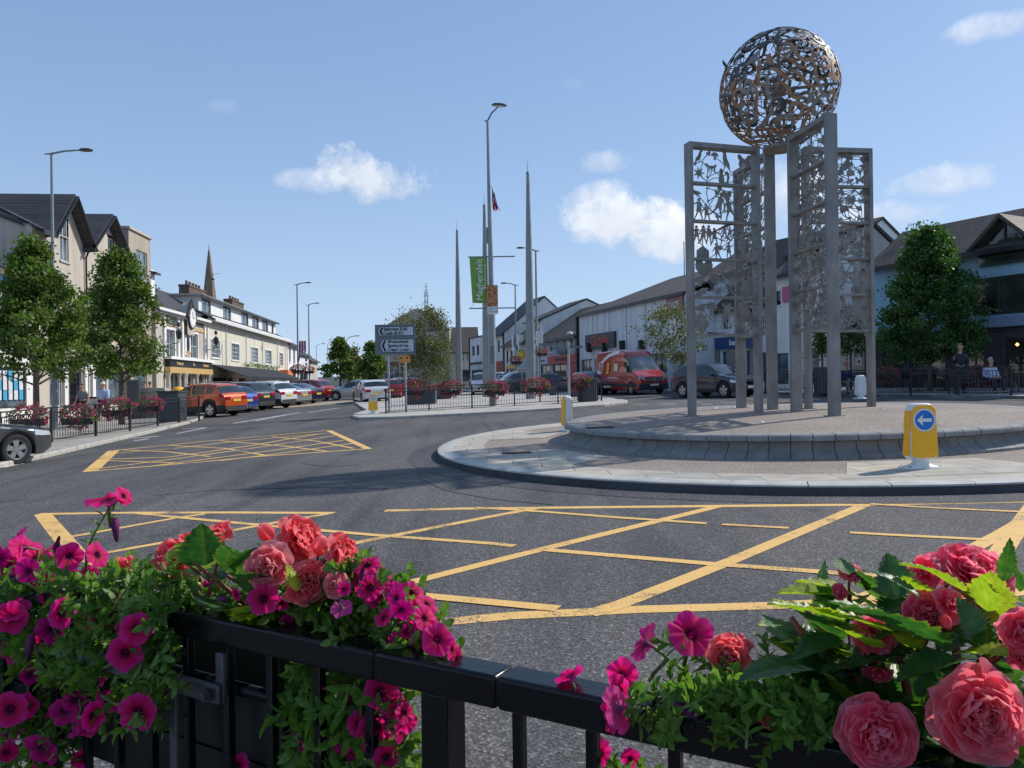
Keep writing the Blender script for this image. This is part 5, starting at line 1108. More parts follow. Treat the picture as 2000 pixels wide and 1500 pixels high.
ez = B.z_(972, 650); wins = [B.r(972, 665, 976, 688)]; gfr = [B.r(955, 726, 984, 750)]; B.wall(ez, wins+gfr, RWH, 9); [B.window(r_, DKF, GLS, 1, 2) for r_ in wins]; B.window(gfr[0], DKF, GLS, 3, 1, name='shop_window'); B.roof(ez, 9, 3.8, SLATE, s0=0); B.gable_ends(ez, 9, 3.8, RWH); B.sign(B.r(956, 706, 984, 726), pm('brick_red_sign', (.36, .07, .05), .6)); B.box('black_trim', GUT, B.L-.35, B.L, -.1, -.003, -1, ez)
B = Bld('white_dark_roofed_shops', 'white shops with a dark roof sloping down behind the tallest spire', 'building', LR, 986.6, 1029)
ez = B.z_(1008, 668); wins = [B.r(989, 685, 993, 710), B.r(997, 684, 1001, 709), B.r(1010, 690, 1014, 705)]; gfr = [B.r(989, 720, 1006, 748), B.r(1012, 722, 1028, 748)]; B.wall(ez, wins+gfr, RWH, 9); [B.window(r_, DKF, GLS, 1, 2) for r_ in wins]; [B.window(r_, DKF, GLS, 2, 1, name='shop_window') for r_ in gfr]; B.roof(ez, 9, 2.7, SLATEB, fascia=GUT); B.gable_ends(ez, 9, 2.7, RWH)
B.sign(B.r(1013, 706, 1028, 718), pm('pale_teal_sign', (.35, .5, .52), .5)); B.sign(B.r(990, 712, 1008, 720), GOLD)
sg = B.r(1009, 655, 1023, 685); o = B.sign(sg, WHITE, proud=.5); b = MB(); zc = (sg[2]+sg[3])/2; xc = (sg[0]+sg[1])/2; b.prism(circ(xc, zc+.2, .5, .7, n=12), -.53, -.505, lambda a, c, t_: (a, t_, c)); b.build('portrait_silhouette', DGREY, o); B.sign(B.r(1015, 686, 1026, 699), pm('yellow_sign', (.6, .5, .03), .5), proud=.3)
B = Bld('white_gable_end_house', 'tall white gable-ended house with a brown chimney right of the tallest spire', 'building', LR, 1029.6, 1060, off=.5)
ez = B.z_(1040, 625); wins = [B.r(1044, 635, 1048, 655)]; B.wall(ez, wins, RWH, 9); [B.window(r_, DKF, GLS, 1, 2) for r_ in wins]; B.roof(ez, 9, 1.9, SLATE); B.gable_ends(ez, 9, 1.9, RWH); B.chimney(B.L-1.0, 4.2, ez, B.z_(1058, 605), 2.6, .9, BRICKB, 0)
B = Bld('grey_shop_row', 'grey two-storey row with brown roof, red and white shop fascias', 'building', LR, 1048, 1131.5)
ez = B.z_(1095, 655); ups = []
for x in (1062, 1073, 1085.5, 1098.5, 1112.5): ups.append(B.r(x, 660+ (1112-x)*.18, x+5.5, 683+(1112-x)*.12))
zu = (ups[2][2], ups[2][3]); ups = [(a, c, zu[0], zu[1]) for a, c, _, _ in ups]
gfr = [B.r(1056, 714, 1074, 750), B.r(1080, 712, 1106, 756), B.r(1110, 712, 1126, 758)]; B.wall(ez, ups+gfr, RGR, 9); [B.window(r_, UPV, GLS, 1, 2, sill=RWH) for r_ in ups]; [B.window(r_, DKF, GLS, 2, 1, name='shop_window') for r_ in gfr]
B.roof(ez, 9, 2.9, SLATEB, fascia=GUT); B.gable_ends(ez, 9, 2.9, RGR)
B.sign(B.r(1074.5, 694, 1130, 709.5), RED, 'MEAN FEVERS', DGREY, proud=.25, bold=.01); B.sign(B.r(1055, 698, 1073.6, 711), pm('lilac_sign', (.5, .54, .66), .5), 'barbers', NAVY, proud=.2); B.box('red_pier', RED, B.s_(1119, 730), B.s_(1129, 730), -.2, -.003, -1, B.z_(1124, 709)); B.sign(B.r(1093, 683, 1112, 690), NAVY, proud=.3)
for px in (1124,): q = B.r(px-2, 645, px+2, 650); b = MB(); b.lathe([(.001, .1), (.2, .05), (.25, -.1), (.001, -.12)], 12, ((q[0]+q[1])/2, -.5, q[2])); b.bar(((q[0]+q[1])/2, 0, q[2]), ((q[0]+q[1])/2, -.5, q[2]+.1), .05, .05); b.build('flood_lamp', WHITE, B.t)
# big pale store
B = Bld('pale_panel_store', 'long pale grey panelled store with a black sign in red script', 'building', LR, 1132, 1340)
ez = B.z_(1235, 590.5); gfr = [B.r(1136, 702, 1157, 752), B.r(1161, 700, 1175, 752), B.r(1185, 694, 1230, 754), B.r(1268, 684, 1302, 755)]
zt_ = gfr[1][3]; gfr = [(a, c, -.3, zt_) for a, c, _, _ in gfr]; B.wall(ez, gfr, RPL, 14); [B.window(r_, DKF, GLSB, 3, 1, name='shop_window', fw=.08) for r_ in gfr]
b = MB()
for i in range(1, 9): x_ = B.s_([0, 1158, 1190, 1224, 1262, 1305, 1322, 1331, 1337][i], 650); b.box(x_-.035, x_+.035, -.004, -.001, zt_+.2, ez)
b.build('panel_joints', GRAND, B.t); B.box('left_pier', GUT, -.25, .05, -.25, .0, -1, ez)
B.roof(ez, 12, 2.5, SLATEB, hip0=4.5, over=.15, fascia=GUT)
q = B.r(1147, 657, 1204, 680); sg = B.s_(1147, 660), B.s_(1204, 650); z0_ = B.z_(1175, 681), B.z_(1175, 651)
RSC = pm('red_script', (.75, .05, .04), .4); o = B.box('store_sign', DGREY, sg[0], sg[1], -.2, -.003, z0_[0], z0_[1]); text('Cuddys', (z0_[1]-z0_[0])*.92, RSC, o, TM((sg[0]+sg[1])/2, -.215, (z0_[0]+z0_[1])/2+.02), ext=.01, shear=.35, sx=.95)
for px in (1155, 1185, 1220, 1258): x_ = B.s_(px, 680); z_ = B.z_(px, 680 if px < 1200 else 676); B.box('wall_lamp', BLKM, x_-.12, x_+.12, -.4, -.003, z_-.3, z_+.4)
sg = B.r(1304, 580, 1336, 612); o = B.sign(sg, pm('brown_sign', (.30, .14, .12), .6), 'FAZE', WHITE, proud=.12, size=(sg[3]-sg[2])*.55); 
b = MB(); x_ = B.s_(1197, 600); b.tube([(x_, 6, ez), (x_, 6, LR.hit(1200, 517, 6).z-B.O.z)], .04, 5); o = b.build('aerial_pole', POLED, None); o.location = B.O; o.rotation_euler = B.t.rotation_euler; tag(o, 'thin tall whip aerial on the store roof ridge', 'aerial')
# bank and neighbours, seen through the sculpture
LQ = Line(38.1, -.52, False)
B = Bld('white_bank_neighbour', 'white building with dark sloping roof just left of the bank, behind the sculpture', 'building', LQ, 1341, 1398)
ez = B.z_(1370, 556); ws = [B.r(1352, 600, 1360, 640), B.r(1380, 600, 1388, 640)]; B.wall(ez, ws+[B.r(1344, 712, 1356, 755)], RPL, 9); [B.window(r_, DKF, GLS, 1, 2) for r_ in ws]; B.window(B.r(1344, 712, 1356, 755), DKF, GLS, 1, 1, name='shop_window'); B.roof(ez, 9, 2.6, SLATEB, fascia=GUT); B.gable_ends(ez, 9, 2.6, RPL); B.sign(B.r(1358, 697, 1377, 714), BLUE, proud=.15)
B = Bld('stone_bank', 'grey stone bank with a blue sign reading bank behind the sculpture legs', 'building', LQ, 1398.6, 1512)
ez = B.z_(1450, 590); ws = [B.r(x, 600, x+12, 645) for x in (1410, 1435, 1462, 1490)]; gfr = [B.r(1412, 686, 1426, 756), B.r(1458, 684, 1472, 765), B.r(1484, 688, 1504, 745)]; B.wall(ez, ws+gfr, RPL, 10); [B.window(r_, UPV, GLS, 2, 2, sill=RWH) for r_ in ws]; [B.window(r_, DKF, GLSB, 1, 2, name='shop_window') for r_ in gfr]
B.roof(ez, 10, 4.4, SLATEB, fascia=GUT); B.gable_ends(ez, 10, 4.4, RPL); st_z = B.z_(1450, 682); B.sign(B.r(1401, 657, 1480, 681), NAVY, 'bank', WHITE, proud=.2, bold=.01)
b = MB()
for px in (1400, 1430, 1444, 1476, 1508): x_ = B.s_(px, 730); b.box(x_-.3, x_+.3, -.14, -.004, -1, st_z)
b.build('stone_piers', STONEW, B.t)
B = Bld('white_slate_shop', 'white shop with a slate roof seen through the middle gap of the sculpture', 'building', LQ, 1512.6, 1603)
ez = B.z_(1525, 531); ws = [B.r(1515, 568, 1525, 596), B.r(1545, 570, 1556, 600), B.r(1580, 570, 1590, 600)]; gfr = [B.r(1516, 690, 1540, 750), B.r(1580, 680, 1600, 750)]; B.wall(ez, ws+gfr, RWH, 10); [B.window(r_, DKF, GLS, 1, 2, sill=RWH) for r_ in ws]; [B.window(r_, DKF, GLSB, 1, 1, name='shop_window') for r_ in gfr]; B.roof(ez, 10, 3.0, SLATEB, fascia=GUT); B.gable_ends(ez, 10, 3.0, RWH)
B.sign(B.r(1530, 560, 1545, 590), pm('pink_sign', (.5, .1, .2), .5))
B = Bld('buff_gable_wall', 'big blank buff gable wall left of the blue building, behind iron gates', 'building', CL_(43), 1604, 1735)
ez = B.z_(1640, 480); pk = B.z_(1700, 438); m = B.s_(1700, 440); B.wall(B.z_(1700, 497), [], RTN, 12); b = MB(); zq = B.z_(1700, 497); b.add([(0, 0, zq), (B.L+.4, 0, zq), (B.L+.4, 0, zq+.4), (m, 0, pk), (0, 0, B.z_(1604, 500)+.6)], [(0, 1, 2, 3, 4)]); b.build('gable_wall', RTN, B.t)
b = MB(); z5 = B.z_(1604, 500)+.6
b.add([(m, -.15, pk+.1), (m, 12, pk+.1), (-.2, 12, z5), (-.2, -.15, z5), (B.L+.5, -.15, zq+.4), (B.L+.5, 12, zq+.4)], [(0, 3, 2, 1), (0, 1, 5, 4)]); o = b.build('roof', SLATEB, B.t); o.modifiers.new('s', 'SOLIDIFY').thickness = .15
# iron gates
g0 = at(1622, 740, 39.5); g1 = at(1690, 740, 39.5); gz0 = gz(g0.x, g0.y)+.1; t = thing('iron_gates', 'tall grey iron bar gates behind the seated man in the red hat', 'gate', (g0.x, g0.y, gz0)); W_ = g1.x-g0.x; H_ = at(1650, 684, 39.5).z-gz0
b = MB()
for i in range(17): x_ = W_*i/16; b.tube([(x_, 0, 0), (x_, 0, H_+.25*sin(pi*i/16)+.1)], .016, 5)
for z_ in (.15, H_*.45, H_-.12, H_): b.box(0, W_, -.02, .02, z_, z_+.04)
b.build('bars', pm('gate_grey', (.12, .125, .13), .5), t); b = MB(); b.box(W_, W_+.2, -.1, .1, 0, H_+.7); b.build('gate_post', BLKM, t)
b = MB(); b.box(W_*.72, W_*.9, -.05, -.03, H_*.6, H_*.8); b.build('notice', WHITE, t); b = MB(); b.prism(circ(W_*.81, H_*.7, .07, n=12), -.056, -.05, lambda a, c, q: (a, q, c)); b.build('red_mark', RED, t)
# blue building
B = Bld('blue_fronted_bar', 'pale blue building with brown slate roof, gabled dormer and a wide dark upper window', 'building', LQ, 1705.5, 2150)
ez = B.z_(1846, 490); bw = [B.r(1897, 551, 1998, 617)]; bw = [(B.s_(1897, 590), B.s_(2060, 590), B.z_(1900, 619), B.z_(1900, 546))]; bz = B.z_(1920, 641)
gfr = [(B.s_(1722, 700), B.s_(1765, 700), -.2, bz-.5), (B.s_(1775, 700), B.s_(1845, 700), -.2, bz-.5), (B.s_(1882, 700), B.s_(1922, 700), -.2, bz-.5), (B.s_(1962, 700), B.s_(2060, 700), -.2, bz-.5)]
B.wall(ez, bw, RBL, 10, z0=bz, back=True); DST = slabs('dark_stone_cladding', (.055, .054, .06), (.075, .072, .076), (.012, .012, .014), .5, .14, .006, xy=False, bump=.5, spec=.3)
B.wall(bz-.005, gfr, DST, 10, name='ground_floor_wall', y0=.06); BLW = glass('bar_window_glass', (.03, .035, .03), .04, .8)
B.window(bw[0], DKF, BLW, 3, 1, fw=.1, name='upper_window'); [B.window(r_, DKF, BLW if i else GLS, 2, 1, name='shop_window', y0=.06, fw=.08) for i, r_ in enumerate(gfr)]
B.box('pale_blue_band', pm('band_blue', (.22, .30, .42), .5), B.s_(1893, 640), B.L, -.14, -.003, bz-.0, bz+.45)
B.roof(ez, 5, 1.75, SLATEB, fascia=GUT, over=.45); B.gable_ends(ez, 5, 1.75, RBL)
# dormer gable
d0 = B.s_(1925, 470)-.3; d1 = B.s_(2065, 455); m = (d0+d1)/2; pk = B.z_(1957, 426); pk = LQ.hit(1960, 431).z-B.O.z+.25; m = B.s_(1965, 440); hw = m-d0; b = MB()
for s_ in (-1, 1):
    A = [(m, -.5, pk), (m+s_*(hw+.3), -.5, ez-.25), (m+s_*(hw+.3), 3.5, ez-.25), (m, 3.5, pk)]; b.add(A+[(x, y, z-.18) for x, y, z in A], [(0, 1, 2, 3), (7, 6, 5, 4), (0, 4, 5, 1), (1, 5, 6, 2), (2, 6, 7, 3), (3, 7, 4, 0)])
b.build('dormer_roof', SLATEB, B.t); b = MB(); b.add([(m-hw, -.06, ez-.9), (m+hw, -.06, ez-.9), (m+hw, -.06, ez-.1), (m, -.06, pk-.3), (m-hw, -.06, ez-.1)], [(0, 1, 2, 3, 4)]); o = b.build('dormer_window', BLW, B.t); b = MB()
b.bar((m-hw*.85, -.1, ez-.6), (m+hw, -.1, ez-.6), .06, .08); b.bar((m, -.1, ez-.6), (m, -.1, pk-.4), .06, .08); b.bar((m-hw, -.1, ez-.2), (m, -.1, pk-.28), .06, .14); b.bar((m+hw, -.1, ez-.2), (m, -.1, pk-.28), .06, .14); b.bar((m-hw*.9, -.09, ez-.93), (m+hw*.9, -.09, ez-.93), .1, .1); b.build('frame', DKF, o)
b = MB(); x_ = B.s_(1868, 495); b.tube([(x_, -.08, ez-.2), (x_, -.08, ez-1.0)], .05, 6); b.build('downpipe', GUT, B.t)
b = MB(); b.lathe([(.001, .08), (.08, 0), (.001, -.08)], 8, (B.s_(1998, 673), -.4, B.z_(1998, 673))); ml, tl, bl_ = base('warm_lamp'); bl_.inputs['Emission Color'].default_value = (1, .5, .15, 1); bl_.inputs['Emission Strength'].default_value = 2.0; bl_.inputs['Base Color'].default_value = (.8, .5, .2, 1); b.build('wall_lamp', ml, B.t)
# rooftop aerial
b = MB(); x_ = B.s_(1776, 450); zr = ez+1.6; b.tube([(.5, 2.5, zr-.1), (.5, 2.5, zr+.45)], .02, 5); b.bar((.2, 2.5, zr+.42), (.9, 2.5, zr+.42), .02, .02)
for k in range(5): b.bar((.25+k*.13, 2.5, zr+.3), (.25+k*.13, 2.5, zr+.52), .015, .015)
b.build('roof_aerial', DGREY, B.t)
# ------------------------------------------------------------------ vehicles
def lerp_pts(pts, x):
    if x <= pts[0][0]: return pts[0][1]
    for (a, p), (b_, q) in zip(pts, pts[1:]):
        if x <= b_: return p+(q-p)*(x-a)/(b_-a) if b_ > a else q
    return pts[-1][1]
def sm(pts, x): return (lerp_pts(pts, x-.05)+2*lerp_pts(pts, x)+lerp_pts(pts, x+.05))/4
CARS = {
 'suv': dict(L=4.4, W=1.82, r=.36, f1=.88, f2=3.52, top=[(0, .72), (.05, .86), (.35, .98), (1.15, 1.10), (1.9, 1.56), (2.3, 1.64), (3.3, 1.63), (3.85, 1.56), (4.25, 1.10), (4.37, .98), (4.4, .7)], belt=[(0, .78), (1.1, .96), (3.2, 1.10), (4.4, 1.14)], ws=(1.17, 1.92), rg=(3.92, 4.22), sg=[(1.45, 2.35), (2.43, 3.2), (3.28, 3.72)], zb=.26, th=.26),
 'hatch': dict(L=4.2, W=1.78, r=.32, f1=.85, f2=3.43, top=[(0, .62), (.05, .74), (.35, .84), (1.15, .97), (1.95, 1.40), (2.4, 1.47), (3.3, 1.44), (3.75, 1.36), (4.08, 1.0), (4.18, .85), (4.2, .6)], belt=[(0, .68), (1.1, .86), (3.2, .95), (4.2, 1.0)], ws=(1.17, 1.97), rg=(3.77, 4.05), sg=[(1.45, 2.35), (2.43, 3.15), (3.22, 3.6)], zb=.2, th=.27),
 'estate': dict(L=4.6, W=1.8, r=.32, f1=.88, f2=3.55, top=[(0, .6), (.05, .72), (.35, .82), (1.25, .96), (2.05, 1.38), (2.5, 1.45), (3.7, 1.43), (4.2, 1.36), (4.5, 1.0), (4.58, .85), (4.6, .6)], belt=[(0, .66), (1.2, .86), (3.4, .94), (4.6, .98)], ws=(1.27, 2.07), rg=(4.22, 4.48), sg=[(1.55, 2.45), (2.53, 3.3), (3.38, 4.05)], zb=.2, th=.27),
 'saloon': dict(L=4.6, W=1.8, r=.33, f1=.88, f2=3.55, top=[(0, .6), (.05, .72), (.35, .82), (1.25, .95), (2.05, 1.36), (2.5, 1.42), (3.2, 1.40), (3.95, 1.08), (4.5, 1.04), (4.58, .9), (4.6, .6)], belt=[(0, .66), (1.2, .86), (3.4, .95), (4.6, .98)], ws=(1.27, 2.07), rg=(3.25, 3.93), sg=[(1.55, 2.45), (2.53, 3.25)], zb=.19, th=.27),
 'van': dict(L=5.9, W=2.0, r=.35, f1=.98, f2=4.62, top=[(0, .80), (.05, 1.02), (.2, 1.12), (.75, 1.36), (1.5, 2.22), (1.75, 2.48), (2.2, 2.64), (3, 2.68), (5.8, 2.62), (5.87, 2.5), (5.9, 1.0)], belt=[(0, .95), (.7, 1.22), (1.2, 1.30), (5.9, 1.30)], ws=(.78, 1.5), rg=(9, 9), sg=[(1.0, 1.85)], zb=.26, th=.085, fr=.14, rr=.05)}
TYRE = pm('tyre_rubber', (.016, .016, .017), .8); ALLOY = pm('alloy_rim', (.45, .46, .47), .3, .8, var=.05); CGL = glass('car_glass', (.015, .02, .024), .03, .8)
CGL2 = glass('bright_windscreen', (.12, .14, .15), .05, .8)
HL = pm('headlamp_glass', (.6, .63, .66), .08, .3, var=.1); TL = pm('tail_lamp_glass', (.42, .01, .015), .12, 0, coat=.5); CLAD = pm('cladding_plastic', (.03, .03, .032), .6)
YPL = pm('yellow_plate', (.75, .5, .06), .5); WPT = pm('white_plate', (.7, .7, .68), .5)
def paint(name, col, metal=.3): return pm(name, col, .28, metal, var=.02, coat=.9, scale=3)
def car(kind, label, loc, rz, col, cat='car', group=None, cladding=False, light_ws=False, rim=True, rails=False, name='parked_car'):
    k = CARS[kind]; L, W, r = k['L'], k['W'], k['r']; t = thing(name, label, cat, loc, rz, group)
    # tilt with the ground
    t.rotation_euler = (Matrix.Rotation(rz, 4, 'Z').to_3x3().inverted() @ Vector((0, 0, 1)))and (0, 0, rz)
    R3 = Vector((-GA, -GB, 1)).normalized(); X = Vector((cos(rz), sin(rz), 0)); X = (X-R3*X.dot(R3)).normalized(); Yv = R3.cross(X)
    t.rotation_euler = Matrix((X, Yv, R3)).transposed().to_euler()
    xs = {0, .02, .06, .12, .2, .3, .42, L, L-.02, L-.06, L-.12, L-.2, L-.3, L-.45, k['ws'][0], k['ws'][1]}
    if k['rg'][0] < L: xs |= set(k['rg'])
    for a, c in k['sg']: xs |= {a, c}
    for fc in (k['f1'], k['f2']):
        for q in range(-6, 7): xs.add(fc+(r+.07)*sin(q*pi/12))
    q = .5
    while q < L-.4: xs.add(round(q, 3)); q += .16
    xs = sorted(xs); xs = [x for i, x in enumerate(xs) if i == 0 or x-xs[i-1] > .004]
    fr, rr = k.get('fr', .26), k.get('rr', .16)
    def wd(f):
        a = 1-fr*max(0, (.55-f)/.55)**2.2; c = 1-rr*max(0, (f-(L-.4))/.4)**2.2; return W/2*min(a, c)
    ring = []
    for f in xs:
        T = sm(k['top'], f) if .1 < f < L-.1 else lerp_pts(k['top'], f); B_ = min(lerp_pts(k['belt'], f), T-.03); w_ = wd(f); zb = k['zb']+(.12*max(0, (.3-f)/.3)+.1*max(0, (f-L+.3)/.3)); za = zb
        for fc in (k['f1'], k['f2']):
            ra = r+.065
            if abs(f-fc) < ra+.0001: za = max(za, r+sqrt(max(0, ra*ra-(f-fc)**2)))
        h = T-B_; we = .955*w_; wr = we-k['th']*h-(.03 if h > .2 else 0)
        pts = [(0, zb), (.62*W/2 if za > zb+.01 or True else .8*w_, zb), (.975*w_, za), (w_, max(za+.01, za+(B_-za)*.35)), (w_*.998, max(za+.02, za+(B_-za)*.78)), (.975*w_, B_), (we, B_+.015), (wr+.02, T-.10*min(1, h/.35)), (wr-.07, T-.025*min(1, h/.2)), (wr*.55, T), (0, T+.012)]
        ring.append(pts)
    npt = 11; vs = []
    for f, pts in zip(xs, ring):
        for y, z in pts: vs.append((L/2-f, y, z))
        for y, z in pts[1:-1][::-1]: vs.append((L/2-f, -y, z))
    m = 2*npt-2; body = MB(); gl_ = MB(); wsb = MB(); dark = MB(); hl = MB(); tl = MB()
    for i in range(len(xs)-1):
        fm = (xs[i]+xs[i+1])/2
        for j in range(m):
            jj = j if j < npt-1 else m-1-j; face = (i*m+j, (i+1)*m+j, (i+1)*m+(j+1) % m, i*m+(j+1) % m); tgt = body
            if jj <= 1: tgt = dark
            elif jj == 2 and cladding and fm < L: tgt = dark
            elif jj == 6 and any(a < fm < c for a, c in k['sg']): tgt = gl_
            elif jj in (7, 8, 9) and k['ws'][0] < fm < k['ws'][1]: tgt = wsb
            elif jj == 6 and k['ws'][0]+.25 < fm < k['ws'][1] and kind != 'van': tgt = body
            elif jj in (7, 8, 9) and k['rg'][0] < fm < k['rg'][1]: tgt = gl_
            elif jj == 4 and .03 < fm < .46 and kind != 'van': tgt = hl
            elif jj == 4 and L-.26 < fm < L: tgt = tl
            tgt.f.append(face); tgt.m.append(0)
    for q in (body, gl_, wsb, dark, hl, tl): q.v = vs
    body.f.append(tuple(range(m))); body.f.append(tuple((len(xs)-1)*m+j for j in range(m-1, -1, -1))); body.m += [0, 0]
    def fin(b, nm, mat, ang=28):
        import bmesh
        o = b.build(nm, mat, t); bm = bmesh.new(); bm.from_mesh(o.data); bmesh.ops.delete(bm, geom=[v for v in bm.verts if not v.link_faces], context='VERTS'); bm.to_mesh(o.data); bm.free(); edgesplit(o, ang); return o
    fin(body, 'body', col, 32); fin(gl_, 'window', CGL); fin(wsb, 'windscreen', CGL2 if light_ws else CGL); fin(dark, 'underbody', CLAD)
    if hl.f and kind != 'van': fin(hl, 'headlights', HL)
    fin(tl, 'taillights', TL)
    w_f, w_r = wd(0), wd(L)
    # front
    b = MB()
    if kind == 'van':
        for s_ in (-1, 1):
            o = MB(); o.prism([(s_*.52, .72), (s_*.93, .82), (s_*.95, 1.06), (s_*.80, 1.16), (s_*.60, 1.02)], 0, .04, lambda a, c, q: (L/2-.02-(abs(a)-.4)*.13+q, a, c)); fixn(o.build('headlight', HL, t))
        b.box(L/2-.06, L/2+.02, -.5, .5, .74, .98); b.build('grille', CLAD, t)
        b = MB(); [b.box(L/2+.018, L/2+.03, -.48, .48, z, z+.03) for z in (.78, .85, .92)]; b.tube([(L/2+.03, 0, .86), (L/2+.045, 0, .86)], .09, 16); b.build('grille_bars', ALLOY, t)
        b = MB(); b.box(L/2-.35, L/2+.04, -.93, .93, .28, .66); o = b.build('bumper', CLAD, t); bv = o.modifiers.new('b', 'BEVEL'); bv.width = .08; bv.segments = 3
        b = MB(); b.box(-L/2+.05, L/2-.3, -W/2-.014, -W/2+.05, .48, .66); b.box(-L/2+.05, L/2-.3, W/2-.05, W/2+.014, .48, .66); 
        b.build('side_moulding', CLAD, t)
    else:
        b.box(L/2-.03, L/2+.012, -w_f*.62, w_f*.62, k['zb']+.20, k['zb']+.34); b.box(L/2-.03, L/2+.010, -w_f*.45, w_f*.45, .60+.1*(kind == 'suv'), .70+.12*(kind == 'suv')); b.build('grille', CLAD, t)
        b = MB(); b.box(L/2+.008, L/2+.02, -w_f*.45, w_f*.45, .66+.1*(kind == 'suv'), .68+.12*(kind == 'suv')); b.build('chrome_strip', ALLOY, t)
        b = MB()
        for s_ in (-1, 1): b.box(L/2-.22, L/2-.04, min(s_*w_f*.7, s_*w_f*.95), max(s_*w_f*.7, s_*w_f*.95), k['zb']+.17, k['zb']+.27)
        b.build('fog_lamp', HL, t)
        b = MB(); b.box(-L/2-.02, -L/2+.08, -w_r*.9, w_r*.9, k['zb']+.02, k['zb']+.26 if cladding else k['zb']+.12); b.build('rear_bumper', CLAD, t)
        for s_ in (-1, 1):
            y0_, y1_ = sorted((s_*w_r*.55, s_*w_r*.97)); b = MB(); zt_ = .98 if kind == 'suv' else .86; b.box(-L/2-.02, -L/2+.03, y0_, y1_, zt_-.17, zt_); o = b.build('taillight', TL, t); bv = o.modifiers.new('b', 'BEVEL'); bv.width = .012
    b = MB(); zp = .42 if kind != 'van' else .5; b.box(L/2+.0, L/2+.05, -.26, .26, zp, zp+.11); b.build('front_plate', WPT, t)
    b = MB(); zp = .72 if kind == 'suv' else .6; b.box(-L/2-.03, -L/2, -.26, .26, zp, zp+.11); b.build('rear_plate', YPL, t)
    for s_ in (-1, 1):
        b = MB(); x = L/2-k['ws'][0]-.33; z = lerp_pts(k['belt'], k['ws'][0]+.3)+.07; y = s_*(W/2+.09)
        if kind == 'van': x = L/2-1.0; z = 1.45; b.box(x-.07, x+.05, min(y-s_*.08, y+s_*.1), max(y-s_*.08, y+s_*.1), z-.15, z+.25)
        else: b.box(x-.06, x+.06, min(y-s_*.13, y+s_*.06), max(y-s_*.13, y+s_*.06), z-.03, z+.11)
        o = b.build('door_mirror', col if kind != 'van' else CLAD, t); bv = o.modifiers.new('b', 'BEVEL'); bv.width = .03; bv.segments = 2
    # door seams and handles
    b = MB()
    for s_ in (-1, 1):
        for i, (a, c) in enumerate(k['sg']):
            x = L/2-(a-.04 if i else a-.12); w_ = wd(L/2-x); b.box(x-.006, x+.006, min(s_*w_*.985, s_*(w_*1.002)), max(s_*w_*.985, s_*(w_*1.003)), k['zb']+.12, lerp_pts(k['belt'], L/2-x)-.05)
            if i < 2 and kind != 'van': x2 = L/2-c+.12; b.box(x2-.09, x2+.09, min(s_*w_*.97, s_*(w_+.015)), max(s_*w_*.97, s_*(w_+.015)), lerp_pts(k['belt'], c)-.12, lerp_pts(k['belt'], c)-.09)
    b.build('door_trim', CLAD, t)
    if rails:
        b = MB()
        for s_ in (-1, 1): y = s_*(W/2*.955-k['th']*.55-.05); b.tube([(L/2-2.0, y, 1.60), (L/2-2.2, y, 1.69), (L/2-3.6, y, 1.67), (L/2-3.8, y, 1.58)], .02, 6)
        b.build('roof_rails', ALLOY, t)
    for fc in (k['f1'], k['f2']):
        for s_ in (-1, 1):
            wz = bpy.data.objects.new('wheel', None); C.objects.link(wz); wz.parent = t; wz.location = (L/2-fc, s_*(W/2-.12), r)
            if ('wheel', r) not in MC:
                b = MB(); b.lathe([(r*.66, -.10), (r*.9, -.105), (r, -.07), (r, .07), (r*.9, .105), (r*.66, .10)], 28); b.v = [(x, z, y) for x, y, z in b.v]; tm_ = b.build('tyre', TYRE, wz); fixn(tm_); edgesplit(tm_, 40)
                b = MB(); b.lathe([(r*.68, .10), (r*.66, .085), (r*.60, .08), (r*.60, -.08)], 28); b.v = [(x, z, y) for x, y, z in b.v]
                for q in range(5):
                    a = 2*pi*q/5+.3; ca, sa = cos(a), sin(a); w0, w1 = r*.13, r*.2; vs2 = []
                    for rr_, ww in ((r*.08, w0), (r*.66, w1)):
                        for e in (-1, 1): vs2.append((ca*rr_-sa*ww*e*.5*2, .085, sa*rr_+ca*ww*e*.5*2)); vs2.append((ca*rr_-sa*ww*e, .05, sa*rr_+ca*ww*e))
                    b.add(vs2, [(0, 4, 6, 2), (0, 1, 5, 4), (2, 6, 7, 3)])
                b.add([(r*.17*cos(j*pi/6), .09, r*.17*sin(j*pi/6)) for j in range(12)], [tuple(range(12))]); rm = b.build('rim', ALLOY, wz)
                b = MB(); b.add([(r*.66*cos(j*pi/12), .02, r*.66*sin(j*pi/12)) for j in range(24)], [tuple(range(24))]); dk = b.build('brake_disc', CLAD, wz); MC[('wheel', r)] = (tm_.data, rm.data, dk.data)
            else:
                for nm_, me_ in zip(('tyre', 'rim', 'brake_disc'), MC[('wheel', r)]): o = bpy.data.objects.new(nm_, me_); C.objects.link(o); o.parent = wz
            if s_ < 0: wz.rotation_euler = (0, 0, pi)
    return t
def gp(px, Y): d = ray(px, 760); x = d.x/d.y*Y; return Vector((x, Y, gz(x, Y)))
ORG = paint('orange_car_paint', (.56, .085, .012)); DKB = paint('dark_slate_paint', (.028, .032, .04)); WHC = paint('white_car_paint', (.62, .63, .63), 0); SLV = paint('silver_car_paint', (.36, .37, .39), .6); BLC = paint('blue_car_paint', (.02, .05, .28)); RDC = paint('red_car_paint', (.33, .012, .02)); NVY = paint('navy_car_paint', (.012, .018, .05)); GRC = paint('grey_car_paint', (.12, .13, .14)); BKC = paint('black_car_paint', (.01, .011, .014))
def backin(px, Y, kind, col, label, ang=159, **kw):
    """px: middle of the tail"""
    L = CARS[kind]['L']; a = radians(ang); p = gp(px, Y)+Vector((cos(a), sin(a), 0))*L/2; p.z = gz(p.x, p.y); return car(kind, label, p, a, col, group='cars parked in a row on the left', **kw)
